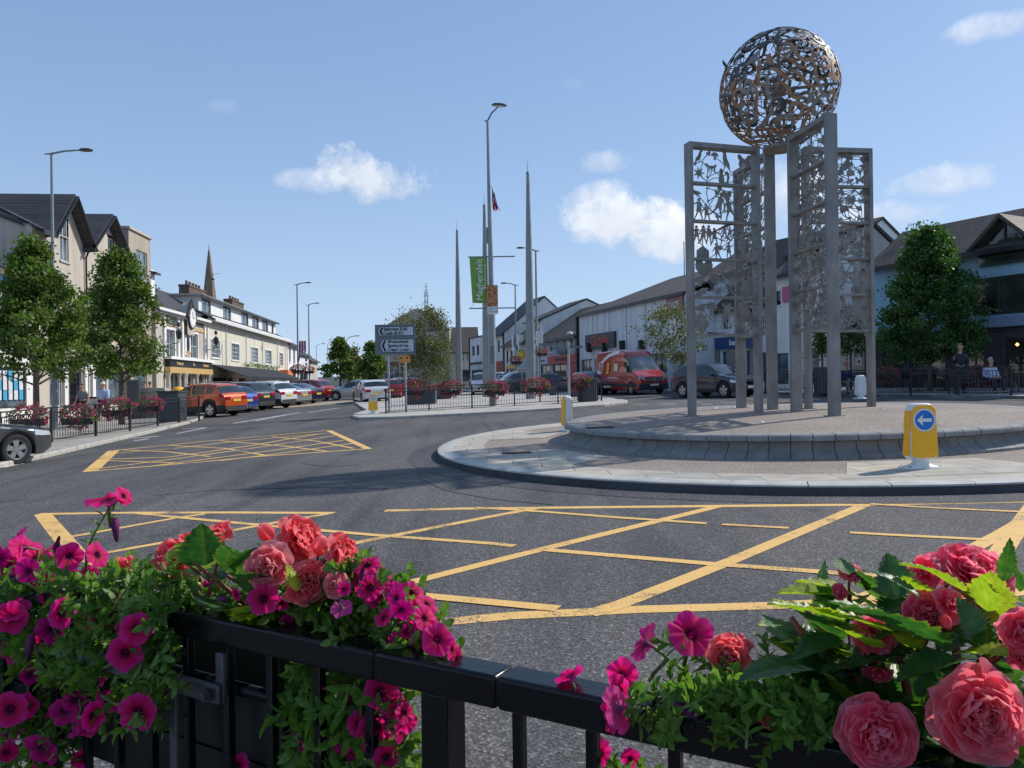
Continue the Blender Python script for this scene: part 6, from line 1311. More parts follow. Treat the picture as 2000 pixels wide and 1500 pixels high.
backin(463, 38.2, 'suv', ORG, 'orange-red small SUV parked nearest in the row by the left railing', cladding=True, rails=True)
backin(487, 41.9, 'hatch', BLC, 'blue hatchback mostly hidden behind the orange SUV')
backin(521, 44.2, 'suv', DKB, 'black SUV with a bright rear window between the blue and white cars', cladding=True)
backin(566, 46.6, 'suv', WHC, 'white SUV in the parked row between the black SUV and silver car', cladding=True)
backin(596, 51.2, 'saloon', SLV, 'silver saloon in the parked row just beyond the white SUV')
backin(623, 53.8, 'saloon', NVY, 'dark navy saloon in the parked row in front of the red SUV')
backin(643, 58.5, 'suv', RDC, 'dark red SUV at the far end of the parked row')
car('hatch', 'silver hatchback driving across behind the white hatchback', gp(690, 60), radians(188), SLV, name='moving_car')
car('hatch', 'white hatchback seen from behind on the road beside the island', gp(724, 51.0), radians(112), WHC, name='moving_car')
car('hatch', 'bright red hatchback partly hidden behind the direction sign posts', gp(757, 57.5), radians(104), RDC, name='moving_car')
car('estate', 'dark car queued behind the sign posts by the island planter', gp(800, 66), radians(100), DKB, name='moving_car')
car('hatch', 'pale blue car beyond the planters near the birch', gp(778, 78), radians(-84), paint('pale_blue_paint', (.3, .45, .6)), name='parked_car')
car('suv', 'silver car seen from the front between spires behind the island railing', gp(945, 57), radians(-88), SLV, light_ws=False)
car('suv', 'white estate car roof showing behind the banner lamp', gp(985, 70), radians(-20), WHC)
car('suv', 'grey SUV parked side-on just left of the tallest spire', gp(1008, 56), radians(200), GRC)
car('saloon', 'dark grey saloon behind the railing right of the tallest spire', gp(1085, 54), radians(-15), DKB)
car('estate', 'black estate car parked just left of the red van', gp(1160, 50), radians(-75), BKC, rails=False)
car('estate', 'silver roof of a car far down the right street', gp(1022, 64), radians(-20), SLV)
# dark car entering at the left edge
p = place(30, 907); ha = radians(60); p = p-Vector((cos(ha)*1.42+sin(ha)*.78, sin(ha)*1.42-cos(ha)*.78, 0)); car('saloon', 'dark grey car cut off by the left picture edge with five-spoke alloy wheels', (p.x, p.y, gz(p.x, p.y)), ha, GRC if False else paint('gunmetal_paint', (.06, .068, .075), .5), name='moving_car')
car('suv', 'dark blue-black SUV with silver wheels standing behind the sculpture legs', gp(1397, 38.2), radians(-57), paint('midnight_paint', (.008, .013, .03), 0), name='moving_car', light_ws=False)
RV = paint('red_van_paint', (.40, .02, .02), .1); vp = gp(1231, 47.6); vn = car('van', 'red high-roofed delivery van with a white curved stripe on its side', vp, radians(-71), RV, 'van', light_ws=True, name='delivery_van')
k = CARS['van']
def vside(f, z, o): B_ = lerp_pts(k['belt'], f); h = lerp_pts(k['top'], f)-B_; y = 1.0 if z < B_-.1 else (.975+(B_-z)*.25 if z < B_ else .958-(k['th']*h+.01)*(z-B_)/max(.1, h-.1)); return (2.95-f, -(y+o+.022), z)
arc = [(5.75, .6), (5.6, 1.0), (5.35, 1.42), (5.0, 1.8), (4.5, 2.12), (3.9, 2.34), (3.2, 2.46), (2.5, 2.52)]; b = MB(); vs = []
for i, (f, z) in enumerate(arc):
    a = Vector(arc[max(0, i-1)]); c = Vector(arc[min(i+1, len(arc)-1)]); d = (c-a).normalized(); n_ = Vector((-d.y, d.x))*.1
    vs += [vside(f+n_.x, z+n_.y, .0), vside(f-n_.x, z-n_.y, .0)]
b.add(vs, [(2*i, 2*i+1, 2*i+3, 2*i+2) for i in range(len(arc)-1)]); b.build('white_stripe', WHITE, vn)
for r_, o_, m_ in ((.40, .014, WHITE), (.33, .020, RV), (.2, .026, WHITE), (.13, .032, RV)): b = MB(); vs = [vside(4.95+r_*cos(q*pi/12), 1.62+r_*sin(q*pi/12), o_) for q in range(24)]; b.add(vs, [tuple(range(24))]); b.build('round_badge', m_, vn)
for f0, f1, z0, z1, m_ in ((3.75, 4.05, 1.25, 1.9, YELP), (2.6, 3.1, 1.4, 1.85, pm('cream_label', (.7, .65, .4), .5)), (2.5, 3.9, .98, 1.03, WHITE)): b = MB(); b.add([vside(f0, z0, .006), vside(f1, z0, .006), vside(f1, z1, .006), vside(f0, z1, .006)], [(0, 1, 2, 3)]); b.build('side_sticker', m_, vn)
b = MB(); b.tube([(2.95-1.9, 0, 2.60), (2.95-1.85, 0, 2.75)], .015, 5); b.build('aerial', CLAD, vn)
# ------------------------------------------------------------------ street objects
SLT = pm('slate_grey_bin', (.055, .065, .078), .5)
def bin_(px, py, w_, h_, label, slats=True, hood=False):
    p = place(px, py, .1); t = thing('litter_bin', label, 'litter bin', p); b = MB(); r = w_/2
    if slats:
        for q in range(20): a = 2*pi*q/20; b.box(-.035, .035, r-.02, r, .05, h_, T=lambda v, a=a: Matrix.Rotation(a, 3, 'Z') @ v)
        b.build('slats', SLT, t); b = MB(); b.lathe([(r-.025, .0), (r-.025, h_-.02), (.001, h_-.02)], 20); b.build('liner', DGREY, t); b = MB(); b.lathe([(r-.05, h_-.06), (r+.015, h_-.05), (r+.015, h_+.02), (r-.05, h_+.02)], 20); b.build('rim', SLT, t)
    else:
        b.box(-r, r, -r, r, .05, h_); o = b.build('body', SLT, t); o.modifiers.new('b', 'BEVEL').width = .02; b = MB(); b.box(-r-.03, r+.03, -r-.03, r+.03, h_, h_+.08); b.box(-r-.01, r+.01, -r-.01, r+.01, 0, .06); b.build('lid', DGREY, t)
    return t
bin_(1148, 784, .95, 1.05, 'round slatted dark planter bin under the last basket of the island railing')
bin_(1610, 769, .85, 1.15, 'dark slatted bin beside the red flower basket behind the sculpture')
bin_(337, 823, .85, 1.2, 'square slate-grey litter bin on the left railing near the orange car', False)
bin_(1120, 775, .5, .9, 'small dark bollard-like bin behind the island railing', False); bin_(1080, 772, .4, .8, 'small dark bin in the shade right of the tallest spire', False)
# dark information totem and utility cabinet on the left pavement
p = place(262, 818, .1); b = MB(); b.box(-.30, .30, -.12, .12, 0, 1.85); o = b.build('information_totem', DGREY, None, False, p); o.modifiers.new('b', 'BEVEL').width = .06; tag(o, 'dark upright rounded totem slab behind the left railing', 'totem')
p = place(300, 816, .1); t = thing('utility_cabinet', 'pale olive street cabinet with a sloped lid left of the orange car', 'cabinet', p); CAB = pm('cabinet_olive', (.28, .27, .22), .7, var=.15); b = MB(); b.box(-.95, .55, 0, .55, 0, 1.25); b.build('body', CAB, t); b = MB(); b.add([(-1.0, -.05, 1.25), (.6, -.05, 1.25), (.6, .6, 1.25), (-1.0, .6, 1.25), (-.9, .05, 1.42), (.5, .05, 1.42), (.5, .5, 1.42), (-.9, .5, 1.42)], [(0, 1, 5, 4), (1, 2, 6, 5), (2, 3, 7, 6), (3, 0, 4, 7), (4, 5, 6, 7), (3, 2, 1, 0)]); b.build('lid', CAB, t)
for x_ in (-.2,): b = MB(); b.box(x_-.006, x_+.006, -.006, 0, .05, 1.2); b.build('door_seam', DGREY, t)
p = place(350, 812, .1); b = MB(); b.lathe([(.34, 0), (.36, .9), (.34, 1.2), (.22, 1.38), (.001, 1.42)], 20); o = b.build('domed_litter_bin', BLKM, None, True, p); tag(o, 'black domed litter bin with a yellow lid band beside the cabinet', 'litter bin'); b = MB(); b.lathe([(.33, 1.25), (.25, 1.365), (.23, 1.385), (.001, 1.44)], 20); b.build('lid_band', YELP, o)
p = place(305, 795, .1); t = thing('parking_meter', 'pale ticket machine on the left pavement in front of the clock pub', 'ticket machine', p); b = MB(); b.box(-.15, .15, -.1, .1, 0, 1.2); b.build('body', SLT, t); b = MB(); b.box(-.32, .32, -.12, .0, 1.25, 2.3); b.build('notice', WHITE, t)
# street cafe board beside the walkers
p = place(180, 818, .1); b = MB(); b.box(-.35, .35, -.03, .03, .1, 1.1); o = b.build('pavement_board', BLKM, None, False, p); tag(o, 'black pavement sign between the two walking men', 'sign'); b = MB(); b.box(-.3, .3, -.04, -.031, .2, 1.0); b.build('board_face', pm('board_print', (.5, .52, .5), .6, var=.5, scale=9), o)
# island planters with small flowers
def planter(px, py, w_, d_, h_, label, seed):
    p = place(px, py, .1); t = thing('street_planter', label, 'planter', p); b = MB(); b.box(-w_/2, w_/2, -d_/2, d_/2, 0, h_); o = b.build('box', SLT, t); b = MB(); n_ = int(w_/.12)
    for i in range(n_): x_ = -w_/2+(i+.5)*w_/n_; b.box(x_-.05, x_+.05, -d_/2-.02, -d_/2, .04, h_)
    b.build('slats', SLT, t); bf, bl = mk_basket(seed); sc = w_/1.15
    for q, nm_, m_ in ((bf, 'foliage', FOL), (bl, 'blossoms', FBL)): q.v = [(x*sc, y*d_/.7, z*.5+h_+.1) for x, y, z in q.v]; o = q.build(nm_, m_, t); o['kind'] = 'stuff'
planter(824, 789, 1.5, .9, .75, 'long dark slatted planter of flowers behind the railing by the direction sign', 11); planter(863, 779, 1.1, .9, .7, 'dark planter behind the basket near the birch tree', 12); planter(1040, 781, 1.2, 1.2, .55, 'grey box planter round the foot of the tallest spire', 13) if False else None
# ------------------------------------------------------------------ trees
def leafcard(b, p, L_, R):
    n_ = Vector((R.gauss(0, 1), R.gauss(0, 1), R.gauss(.5, .8))).normalized(); a = n_.orthogonal().normalized(); a.rotate(Matrix.Rotation(R.uniform(0, 6.28), 3, n_)); c = n_.cross(a)
    b.add([p, p+a*L_*.5+c*L_*.42, p+a*L_+n_*L_*-.12, p+a*L_*.5-c*L_*.42], [(0, 1, 2, 3)])
def tree(name, label, px, base_py, Y, crown, leafm, bark, nclump=230, per=34, leaf=.13, seed=1, stems=1, r0=.09, clump=.42, thin=0, group=None, cat='tree'):
    """crown: list of (py, halfwidth px) from bottom to top"""
    p = at(px, base_py, Y); p.z = gz(p.x, p.y)+(.1 if Y < 100 else 0); t = thing(name, label, cat, p, 0, group); R = random.Random(seed); k = Y/FPX
    cr_ = [(at(px, py, Y).z-p.z, hw*k*(.92 if Y < 40 else .95)) for py, hw in crown]; z0, z1 = cr_[0][0], cr_[-1][0]; b = MB(); tips = []
    for s_ in range(stems):
        ox = (s_-(stems-1)/2)*.35; pts = [(ox*.3, 0, -.1), (ox*.6, 0, z0*.5), (ox, 0, z0), (ox*1.4+R.uniform(-.1, .1), R.uniform(-.1, .1), z0+(z1-z0)*.45), (ox*1.4, 0, z0+(z1-z0)*.85)]; b.tube(pts, [r0*1.3, r0, r0*.85, r0*.5, r0*.12], 9)
    cl = []
    for i in range(nclump):
        u = R.random()**.9; z = z0+(z1-z0)*u; hw = lerp_pts(cr_, z); a = R.uniform(0, 2*pi); rr = hw*sqrt(R.uniform(.12, 1))*(1+.42*noise.noise(Vector((cos(a)*2.0, sin(a)*2.0, z*1.5+seed*7))))
        q = Vector((rr*cos(a), rr*sin(a), z+R.uniform(-.15, .15)))
        if (thin and noise.noise(q*.9+Vector((seed, 0, 0))) > thin) or (Y < 40 and not thin and leafm is not TREED and noise.noise(q*1.5+Vector((seed, 0, 0))) > .30): continue
        if Y < 40 and R.random() < .10: q = Vector((q.x*1.22, q.y*1.22, q.z+R.uniform(-.1, .25)))
        cl.append(q)
    for q in cl[::5]:
        zz = max(z0*.8, q.z-(abs(q.x)+abs(q.y))*.45); m = Vector((q.x*.5, q.y*.5, (zz+q.z)/2+.05)); b.tube([(0, 0, zz), m, q], [r0*.35, r0*.2, .008], 5, cap=False)
    tr = b.build('trunk', bark, t, True); lb = MB()
    for q in cl:
        s = clump*R.uniform(.7, 1.25)
        for _ in range(per):
            d = Vector((R.gauss(0, .45), R.gauss(0, .45), R.gauss(0, .32)))*s; leafcard(lb, q+d, leaf*R.uniform(.7, 1.3), R)
    o = lb.build('crown', leafm, t); return t
tree('maple_tree', 'left-most rounded green maple in front of the beige gabled block', 72, 852, 26, [(728, 92), (705, 112), (660, 108), (610, 86), (560, 58), (515, 32), (482, 10)], TREEL, BARK, 380, 84, .105, 3, r0=.10, clump=.33)
tree('maple_tree', 'second green maple from the left with a flat-sided crown beside the tower', 238, 829, 32, [(730, 66), (700, 80), (660, 78), (600, 64), (545, 46), (510, 24), (496, 8)], TREEL, BARK, 360, 80, .115, 5, r0=.10, clump=.37)
tree('conical_tree', 'large dark conical tree in front of the blue building on the right', 1816, 764, 33, [(700, 70), (680, 100), (640, 104), (590, 84), (540, 62), (490, 44), (452, 20)], TREED, BARK, 460, 76, .12, 9, r0=.09, clump=.38)
tree('conical_tree', 'small conical green tree in the distance beyond the silver hatchback', 665, 772, 80, [(735, 33), (720, 38), (705, 30), (690, 19), (675, 9), (665, 3)], TREEL, BARK, 95, 45, .26, 11, r0=.12, clump=.5)
tree('conical_tree', 'small conical green tree in the distance partly behind the direction sign', 728, 772, 78, [(738, 26), (725, 29), (705, 22), (690, 12), (672, 4)], TREEL, BARK, 85, 45, .26, 12, r0=.12, clump=.5)
tree('birch_tree', 'multi-stemmed thin-leaved birch behind the direction sign', 838, 776, 62, [(745, 40), (720, 46), (690, 44), (660, 40), (630, 32), (606, 20)], BIRCHL, BARKW, 330, 34, .15, 14, stems=4, r0=.06, clump=.8, thin=.12)
tree('birch_tree', 'thin-topped birch just left of the direction sign top', 785, 776, 66, [(735, 20), (690, 26), (640, 30), (606, 18)], BIRCHL, BARKW, 110, 20, .15, 15, stems=2, r0=.05, clump=.7, thin=.02)
tree('birch_tree', 'sparse-leaved birch in front of the pale store behind the red van', 1318, 765, 43, [(705, 22), (680, 50), (650, 66), (625, 60), (600, 25)], BIRCHL, BARKW, 190, 26, .12, 16, stems=1, r0=.07, clump=.55, thin=.16)
tree('small_street_tree', 'small tree seen between the sculpture legs beside the gates', 1662, 768, 37.5, [(690, 20), (660, 26), (630, 12)], TREED, BARK, 60, 28, .12, 17, r0=.05, clump=.42)
tree('small_street_tree', 'slim dark tree behind the sculpture inner legs', 1607, 768, 38.5, [(690, 22), (670, 26), (645, 10)], TREED, BARK, 60, 28, .12, 18, r0=.05, clump=.42)
tree('distant_round_tree', 'grey-green rounded tree far off right of the small conical tree', 690, 770, 125, [(740, 14), (710, 13), (684, 6)], BIRCHL, BARK, 70, 30, .4, 19, r0=.15, clump=1.1)
tree('distant_round_tree', 'low dark bushes far off between the two conical trees', 705, 772, 140, [(745, 30), (738, 34), (728, 12)], TREED, BARK, 70, 30, .4, 20, r0=.1, clump=1.2)
# low wall / hedge far down the middle
b = MB(); q0 = at(618, 740, 130); q1 = at(760, 740, 130); b.box(q0.x, q1.x, 129.6, 130.4, -1, at(690, 736, 130).z); o = b.build('far_boundary_wall', RTN); tag(o, 'low pale boundary wall far beyond the conical trees', 'wall')
# ------------------------------------------------------------------ people
def skin(name, J, E, mat, parent, sub=1):
    ks = list(J); me = bpy.data.meshes.new(name); me.from_pydata([J[q][0] for q in ks], [(ks.index(a), ks.index(c)) for a, c in E], []); o = bpy.data.objects.new(name, me); C.objects.link(o); o.parent = parent; me.materials.append(mat)
    m_ = o.modifiers.new('skin', 'SKIN'); m_.use_smooth_shade = True
    for i, q in enumerate(ks): r = J[q][1]; me.skin_vertices[0].data[i].radius = r if isinstance(r, tuple) else (r, r); me.skin_vertices[0].data[i].use_root = (i == 0)
    s_ = o.modifiers.new('sub', 'SUBSURF'); s_.levels = s_.render_levels = sub; return o
SKN = pm('skin', (.50, .27, .19), .6, var=.08, scale=20)
def person(label, loc, rz, pose='walk', top=(.2, .25, .4), legs=(.03, .03, .04), hair=(.5, .5, .5), long_sleeve=True, phase=1, scale=1.0, hat=None, bag=None):
    t = thing('person', label, 'person', loc, rz, None); t.scale = (scale,)*3; V = Vector
    if pose == 'sit': pel = V((0, 0, .50)); ch = V((-.06, 0, .82)); 
    else: pel = V((0, 0, .93)); ch = V((.02, 0, 1.25))
    nk = ch+V((.0, 0, .22)); hd = nk+V((.03, 0, .17)); s = phase
    J = {'pel': (pel, (.15, .11)), 'bel': (pel.lerp(ch, .5), (.145, .11)), 'ch': (ch, (.165, .12)), 'nk0': (nk-V((0, 0, .05)), .07), 'nk': (nk+V((0, 0, .04)), .056), 'h1': (hd-V((-.015, 0, .06)), (.062, .075)), 'h2': (hd+V((0, 0, .03)), (.078, .095)), 'h3': (hd+V((-.01, 0, .11)), (.05, .06))}
    E = [('pel', 'bel'), ('bel', 'ch'), ('ch', 'nk0'), ('nk0', 'nk'), ('nk', 'h1'), ('h1', 'h2'), ('h2', 'h3')]
    for sd, y in (('l', 1), ('r', -1)):
        f = s*y
        if pose == 'walk': hip, kn, an = pel+V((0, .09*y, -.04)), V((.16*f+.03, .10*y, .50)), V((.26*f-.10*(f < 0), .10*y, .09+.05*(f < 0))); 
        elif pose == 'sit': hip, kn, an = pel+V((.03, .10*y, -.02)), V((.44, .14*y, .50)), V((.44+.05*f, .15*y, .09))
        else: hip, kn, an = pel+V((0, .10*y, -.04)), V((.02, .11*y, .50)), V((-.02, .12*y, .09))
        J['hip'+sd] = (hip, .095); J['kn'+sd] = (kn, .062); J['an'+sd] = (an, .043); J['toe'+sd] = (an+V((.15, .01*y, -.045)), .038); E += [('pel', 'hip'+sd), ('hip'+sd, 'kn'+sd), ('kn'+sd, 'an'+sd), ('an'+sd, 'toe'+sd)]
        sh = ch+V((0, .185*y, .12))
        if pose == 'walk': el, wr = sh+V((-.10*f-.02, .05*y, -.28)), sh+V((-.16*f+.12, .02*y, -.50))
        elif pose == 'sit': el, wr = sh+V((.02, .07*y, -.28)), V((.32, .10*y, .62))
        else: el, wr = sh+V((-.04, .06*y, -.29)), sh+V((.08, -.02*y, -.53))
        J['sh'+sd] = (sh, .062); J['el'+sd] = (el, .045); J['wr'+sd] = (wr, .030); E += [('ch', 'sh'+sd), ('sh'+sd, 'el'+sd), ('el'+sd, 'wr'+sd)]
        d = (wr-el).normalized(); J['hn'+sd] = (wr+d*.09, (.040, .02)); E += [('wr'+sd, 'hn'+sd)]
    skin('body', J, E, SKN, t, 1)
    # five fingers on each hand, rooted in the palm
    for sd in 'lr':
        wr, el = J['wr'+sd][0], J['el'+sd][0]; d = (wr-el).normalized(); sx = d.cross(V((0, 1, 0))).normalized(); b = MB(); h0 = wr+d*.08
        for q, ln in enumerate((.065, .075, .07, .055)): o_ = sx*(q-1.5)*.019; b.tube([h0+o_, h0+o_+d*ln*.6, h0+o_+d*ln+V((0, -.015 if sd == 'l' else .015, 0))], [.009, .008, .006], 5)
        b.tube([wr+d*.03+sx*-.03, wr+d*.06+sx*-.055, wr+d*.10+sx*-.055], [.010, .009, .007], 5); b.build('fingers', SKN, t, True)
    def g(ids, grow, mat, nm, extra={}, trim={}):
        JJ = {}
        for i in ids: p_, r = J[i]; p_ = trim.get(i, p_); r = r if isinstance(r, tuple) else (r, r); JJ[i] = (p_, (r[0]+grow, r[1]+grow))
        return skin(nm, JJ, [e for e in E if e[0] in JJ and e[1] in JJ], mat, t, 1)
    tm_ = pm('cloth_%.2f_%.2f_%.2f' % top, top, .85, scale=20); lm_ = pm('cloth_%.2f_%.2f_%.2f' % legs, legs, .85, scale=20)
    ids = ['ch', 'bel', 'pel', 'nk0', 'shl', 'ell', 'shr', 'elr']+(['wrl', 'wrr'] if long_sleeve else []); trim = {} if long_sleeve else {('el'+q): J['sh'+q][0].lerp(J['el'+q][0], .75) for q in 'lr'}
    g(ids, .022, tm_, 'shirt', trim=trim); g(['pel', 'hipl', 'knl', 'anl', 'hipr', 'knr', 'anr'], .020, lm_, 'trousers'); 
    for sd in 'lr': a, c = J['an'+sd][0], J['toe'+sd][0]; skin('shoe', {'a': (a+V((-.05, 0, -.03)), .05), 'b': (a+V((.04, 0, -.035)), .05), 'c': (c+V((.03, 0, -.005)), .042)}, [('a', 'b'), ('b', 'c')], BLKM, t, 1)
    # face and hair
    b = MB(); hc = hd+V((0, 0, .03)); b.tube([hc+V((.085, 0, .02)), hc+V((.115, 0, -.02)), hc+V((.09, 0, -.03))], [.008, .014, .008], 6); b.tube([hc+V((0, .082, .01)), hc+V((-.01, .095, .0)), hc+V((0, .08, -.03))], .012, 6); b.tube([hc+V((0, -.082, .01)), hc+V((-.01, -.095, .0)), hc+V((0, -.08, -.03))], .012, 6); b.build('nose_and_ears', SKN, t, True)
    b = MB()
    for y in (-.03, .03): b.lathe([(.001, .009), (.009, 0), (.001, -.009)], 8, hc+V((.086, y, .022)))
    b.bar(hc+V((.088, -.025, -.055)), hc+V((.088, .025, -.055)), .008, .008); b.build('eyes_and_mouth', pm('dark_features', (.06, .02, .02), .6), t)
    b = MB(); n = 14; vs = []
    for i in range(7):
        e = pi/2-i*.27; 
        for j in range(n): a = 2*pi*j/n; back = 1.0 if cos(a) < .2 else (.0 if i > 3 else 1); rr = .108 if back or i <= 3 else .085; vs.append(hc+V((cos(a)*cos(e)*rr-.012, sin(a)*cos(e)*rr*.86, .02+sin(e)*.105 if back or i <= 3 else .02+sin(pi/2-3*.27)*.105)))
    b.add(vs, [(i*n+j, i*n+(j+1) % n, (i+1)*n+(j+1) % n, (i+1)*n+j) for i in range(6) for j in range(n)]+[tuple(range(n))]); b.build('hair' if not hat else 'hat', hat or pm('hair_%.2f' % hair[0], hair, .8), t, True)
    if hat: b = MB(); b.lathe([(.10, 0), (.15, -.01), (.15, .0), (.10, .015)], 16, hc+V((.04, 0, .05))); b.build('hat_brim', hat, t)
    return t
p = place(162, 822, .1); person('man in a grey short-sleeved shirt walking by the left railing, facing us', p, radians(-95), 'walk', (.13, .16, .2), (.02, .02, .025), (.12, .09, .07), False, 1, .98)
p = place(202, 824, .1); person('white-haired man in a pale blue shirt and dark trousers walking away', p, radians(100), 'walk', (.36, .45, .68), (.04, .02, .05), (.75, .74, .7), True, -1, 1.0)
p = place(284, 806, .1); person('dark-haired person half hidden behind the street cabinet', p, radians(-120), 'stand', (.02, .02, .025), (.02, .02, .02), (.03, .015, .01))
p = place(293, 804, .1); person('second dark-haired person behind the street cabinet, beside the ticket machine', p, radians(100), 'stand', (.15, .1, .07), (.03, .03, .05), (.05, .02, .01))
p = place(1876, 769, .1); person('bald man in dark clothes standing behind the right railing', p, radians(-100), 'stand', (.02, .022, .035), (.015, .015, .02), (.45, .35, .3), True, 1, 1.06)
# bench with two seated people
def bench(px, py, w_, rz, label):
    p = place(px, py, .1); t = thing('park_bench', label, 'bench', p, rz); WD = pm('dark_bench_wood', (.035, .025, .022), .7)
    for i in range(3): b = MB(); b.box(-w_/2, w_/2, -.22+.15*i, -.10+.15*i, .42, .46); b.build('seat_slat', WD, t)
    for i in range(3): b = MB(); b.box(-w_/2, w_/2, .25+.02*i, .28+.02*i, .52+.14*i, .62+.14*i); b.build('backrest_slat', WD, t)
    for x_ in (-w_/2+.15, w_/2-.15):
        b = MB(); b.box(x_-.03, x_+.03, -.22, -.16, 0, .42); b.build('leg', BLKM, t); b = MB(); b.box(x_-.03, x_+.03, .2, .26, 0, .95); b.build('leg', BLKM, t); b = MB(); b.box(x_-.03, x_+.03, -.24, .25, .60, .64); b.build('armrest', BLKM, t)
    return t, p
t, p = bench(1915, 769, 2.4, 0, 'dark wooden bench behind the pink basket on the right railing')
person('white-haired person in a pale top sitting on the right bench', p+Vector((.45, .05, -.02)), radians(-90), 'sit', (.35, .42, .55), (.02, .02, .03), (.75, .73, .7))
t, p = bench(1660, 768, 1.9, 0, 'dark bench in front of the iron gates behind the sculpture'); person('person in a red cap and blue jacket seated by the iron gates', p+Vector((-.1, .05, -.02)), radians(-90), 'sit', (.012, .025, .09), (.2, .2, .2), (.1, .1, .1), True, 1, 1.0, RED)
# cafe tables under the big tree
def table(px, py, label):
    p = place(px, py, .1); t = thing('cafe_table', label, 'table', p, 0, 'cafe tables outside the blue building'); b = MB(); b.lathe([(.001, .74), (.4, .74), (.4, .71), (.001, .71)], 18); b.build('table_top', pm('table_wood', (.2, .12, .07), .6), t); b = MB(); b.tube([(0, 0, .03), (0, 0, .71)], .03, 8); b.build('stem', BLKM, t); b = MB(); b.bar((-.25, 0, .02), (.25, 0, .02), .05, .03); b.bar((0, -.25, .024), (0, .25, .024), .05, .03); b.build('foot', BLKM, t)
def chair(px, py, rz, label):
    p = place(px, py, .1); t = thing('cafe_chair', label, 'chair', p, rz, 'cafe chairs outside the blue building'); b = MB(); b.box(-.2, .2, -.2, .2, .44, .47); b.build('seat', BLKM, t); b = MB(); b.box(-.2, .2, .18, .2, .5, .86); b.build('backrest', BLKM, t)
    for x_ in (-.18, .18):
        for y_ in (-.18, .18): b = MB(); b.tube([(x_, y_, 0), (x_*.95, y_*.95, .44)], .013, 5); b.build('leg', BLKM, t)
table(1795, 764, 'cafe table left of the conical tree trunk, under its shade'); table(1990, 765, 'cafe table at the right picture edge by the bar window'); table(1845, 763, 'cafe table right of the conical tree trunk')
chair(1776, 764, .3, 'black cafe chair at the left of the first table'); chair(1810, 763, -.5, 'black cafe chair between the table and the tree trunk'); chair(1833, 762.5, .6, 'black cafe chair just right of the tree trunk'); chair(1860, 763, -.4, 'black cafe chair near the standing man')
# ------------------------------------------------------------------ foreground railing
A0 = Vector((-.2346, 1.295, 0)); DR = Vector((.8466, -.5322, 0)); NR = Vector((.5322, .8466, 0)); RH = 1.15
def rp(s, n, z): q = A0+DR*s+NR*n; return Vector((q.x, q.y, gz(q.x, q.y)+z))
def rs(px):
    u = (px-1000)/FPX; return (u*1.295+.2346)/(.8466+.5322*u)
def Yr(px): return A0.y-.5322*rs(px)
fr = thing('guard_railing', 'black gloss guard railing across the foreground that carries the flower troughs', 'railing', (0, 0, 0))
def bev(o, w_, seg=3): m_ = o.modifiers.new('b', 'BEVEL'); m_.width = w_; m_.segments = seg; m_.limit_method = 'ANGLE'; edgesplit(o, 50); return o
def railbar(s0, s1, n0, n1, z0, z1, nm, bw=.006, mat=BLK):
    b = MB(); k = max(1, int((s1-s0)/.3)); b.box(s0, s1, n0, n1, z0, z1, T=lambda q: rp(q.x, q.y, q.z)); return bev(b.build(nm, mat, fr), bw)
railbar(-2.4, -.0015, 0, .056, RH-.05, RH, 'top_rail'); railbar(.0015, .2395, .0005, .0555, RH-.0505, RH-.0005, 'rail_sleeve'); railbar(.2425, 2.2, 0, .056, RH-.05, RH, 'top_rail'); railbar(-.02, .27, .004, .052, RH-.046, RH-.004, 'rail_spigot', .002)
for s in (.1216, .1216-2.05): railbar(s-.026, s+.026, .003, .053, -.1, RH-.049, 'post', .003)
s = -.03
for i in range(-17, 15):
    s = -.03+.1235*i if i <= 0 else .264+.122*(i-1)
    if abs(s-.1216) < .05 or abs(s+1.9284) < .05: continue
    b = MB(); b.box(s-.0085, s+.0085, .020, .037, .15, RH-.049, T=lambda q: rp(q.x, q.y, q.z)); bev(b.build('baluster', BLK, fr), .002, 2)
railbar(-2.4, 2.2, .012, .044, .12, .16, 'bottom_rail')
# troughs
BKT = pm('dark_steel_bracket', (.10, .10, .105), .5, .5, var=.35, scale=14, bump=.2)
def trough(label, s0, s1, n0, n1, z0, z1, lip=.02, brackets=()):
    t = thing('flower_trough', label, 'planter', (0, 0, 0)); T = lambda q: rp(q.x, q.y, q.z)
    b = MB(); tp = .03; vs = [rp(s0+tp, n0+tp*.6, z0), rp(s1-tp, n0+tp*.6, z0), rp(s1-tp, n1-tp*.6, z0), rp(s0+tp, n1-tp*.6, z0), rp(s0, n0, z1), rp(s1, n0, z1), rp(s1, n1, z1), rp(s0, n1, z1)]
    b.add(vs, [(3, 2, 1, 0), (0, 1, 5, 4), (1, 2, 6, 5), (2, 3, 7, 6), (3, 0, 4, 7)]); o = b.build('trough', BLKP, t); sm_ = o.modifiers.new('s', 'SOLIDIFY'); sm_.thickness = .006; sm_.offset = 1; bev(o, .012)
    b = MB(); r = .014; pts = [rp(s0, n0, z1), rp(s1, n0, z1), rp(s1, n1, z1), rp(s0, n1, z1), rp(s0, n0, z1)]
    for a, c in zip(pts, pts[1:]): b.tube([a, c], r, 10)
    b.build('rolled_rim', BLK, t, True); b = MB(); b.add([rp(s0, n0, z1-.14), rp(s1, n0, z1-.14), rp(s1, n1, z1-.14), rp(s0, n1, z1-.14)], [(0, 1, 2, 3)]); b.build('compost', pm('compost', (.008, .006, .004), .95, spec=.02, bump=.6, scale=30), t)
    return t
tl_ = trough('black plastic flower trough hung behind the left part of the railing', -1.75, -.30, .075, .33, .72, .985)
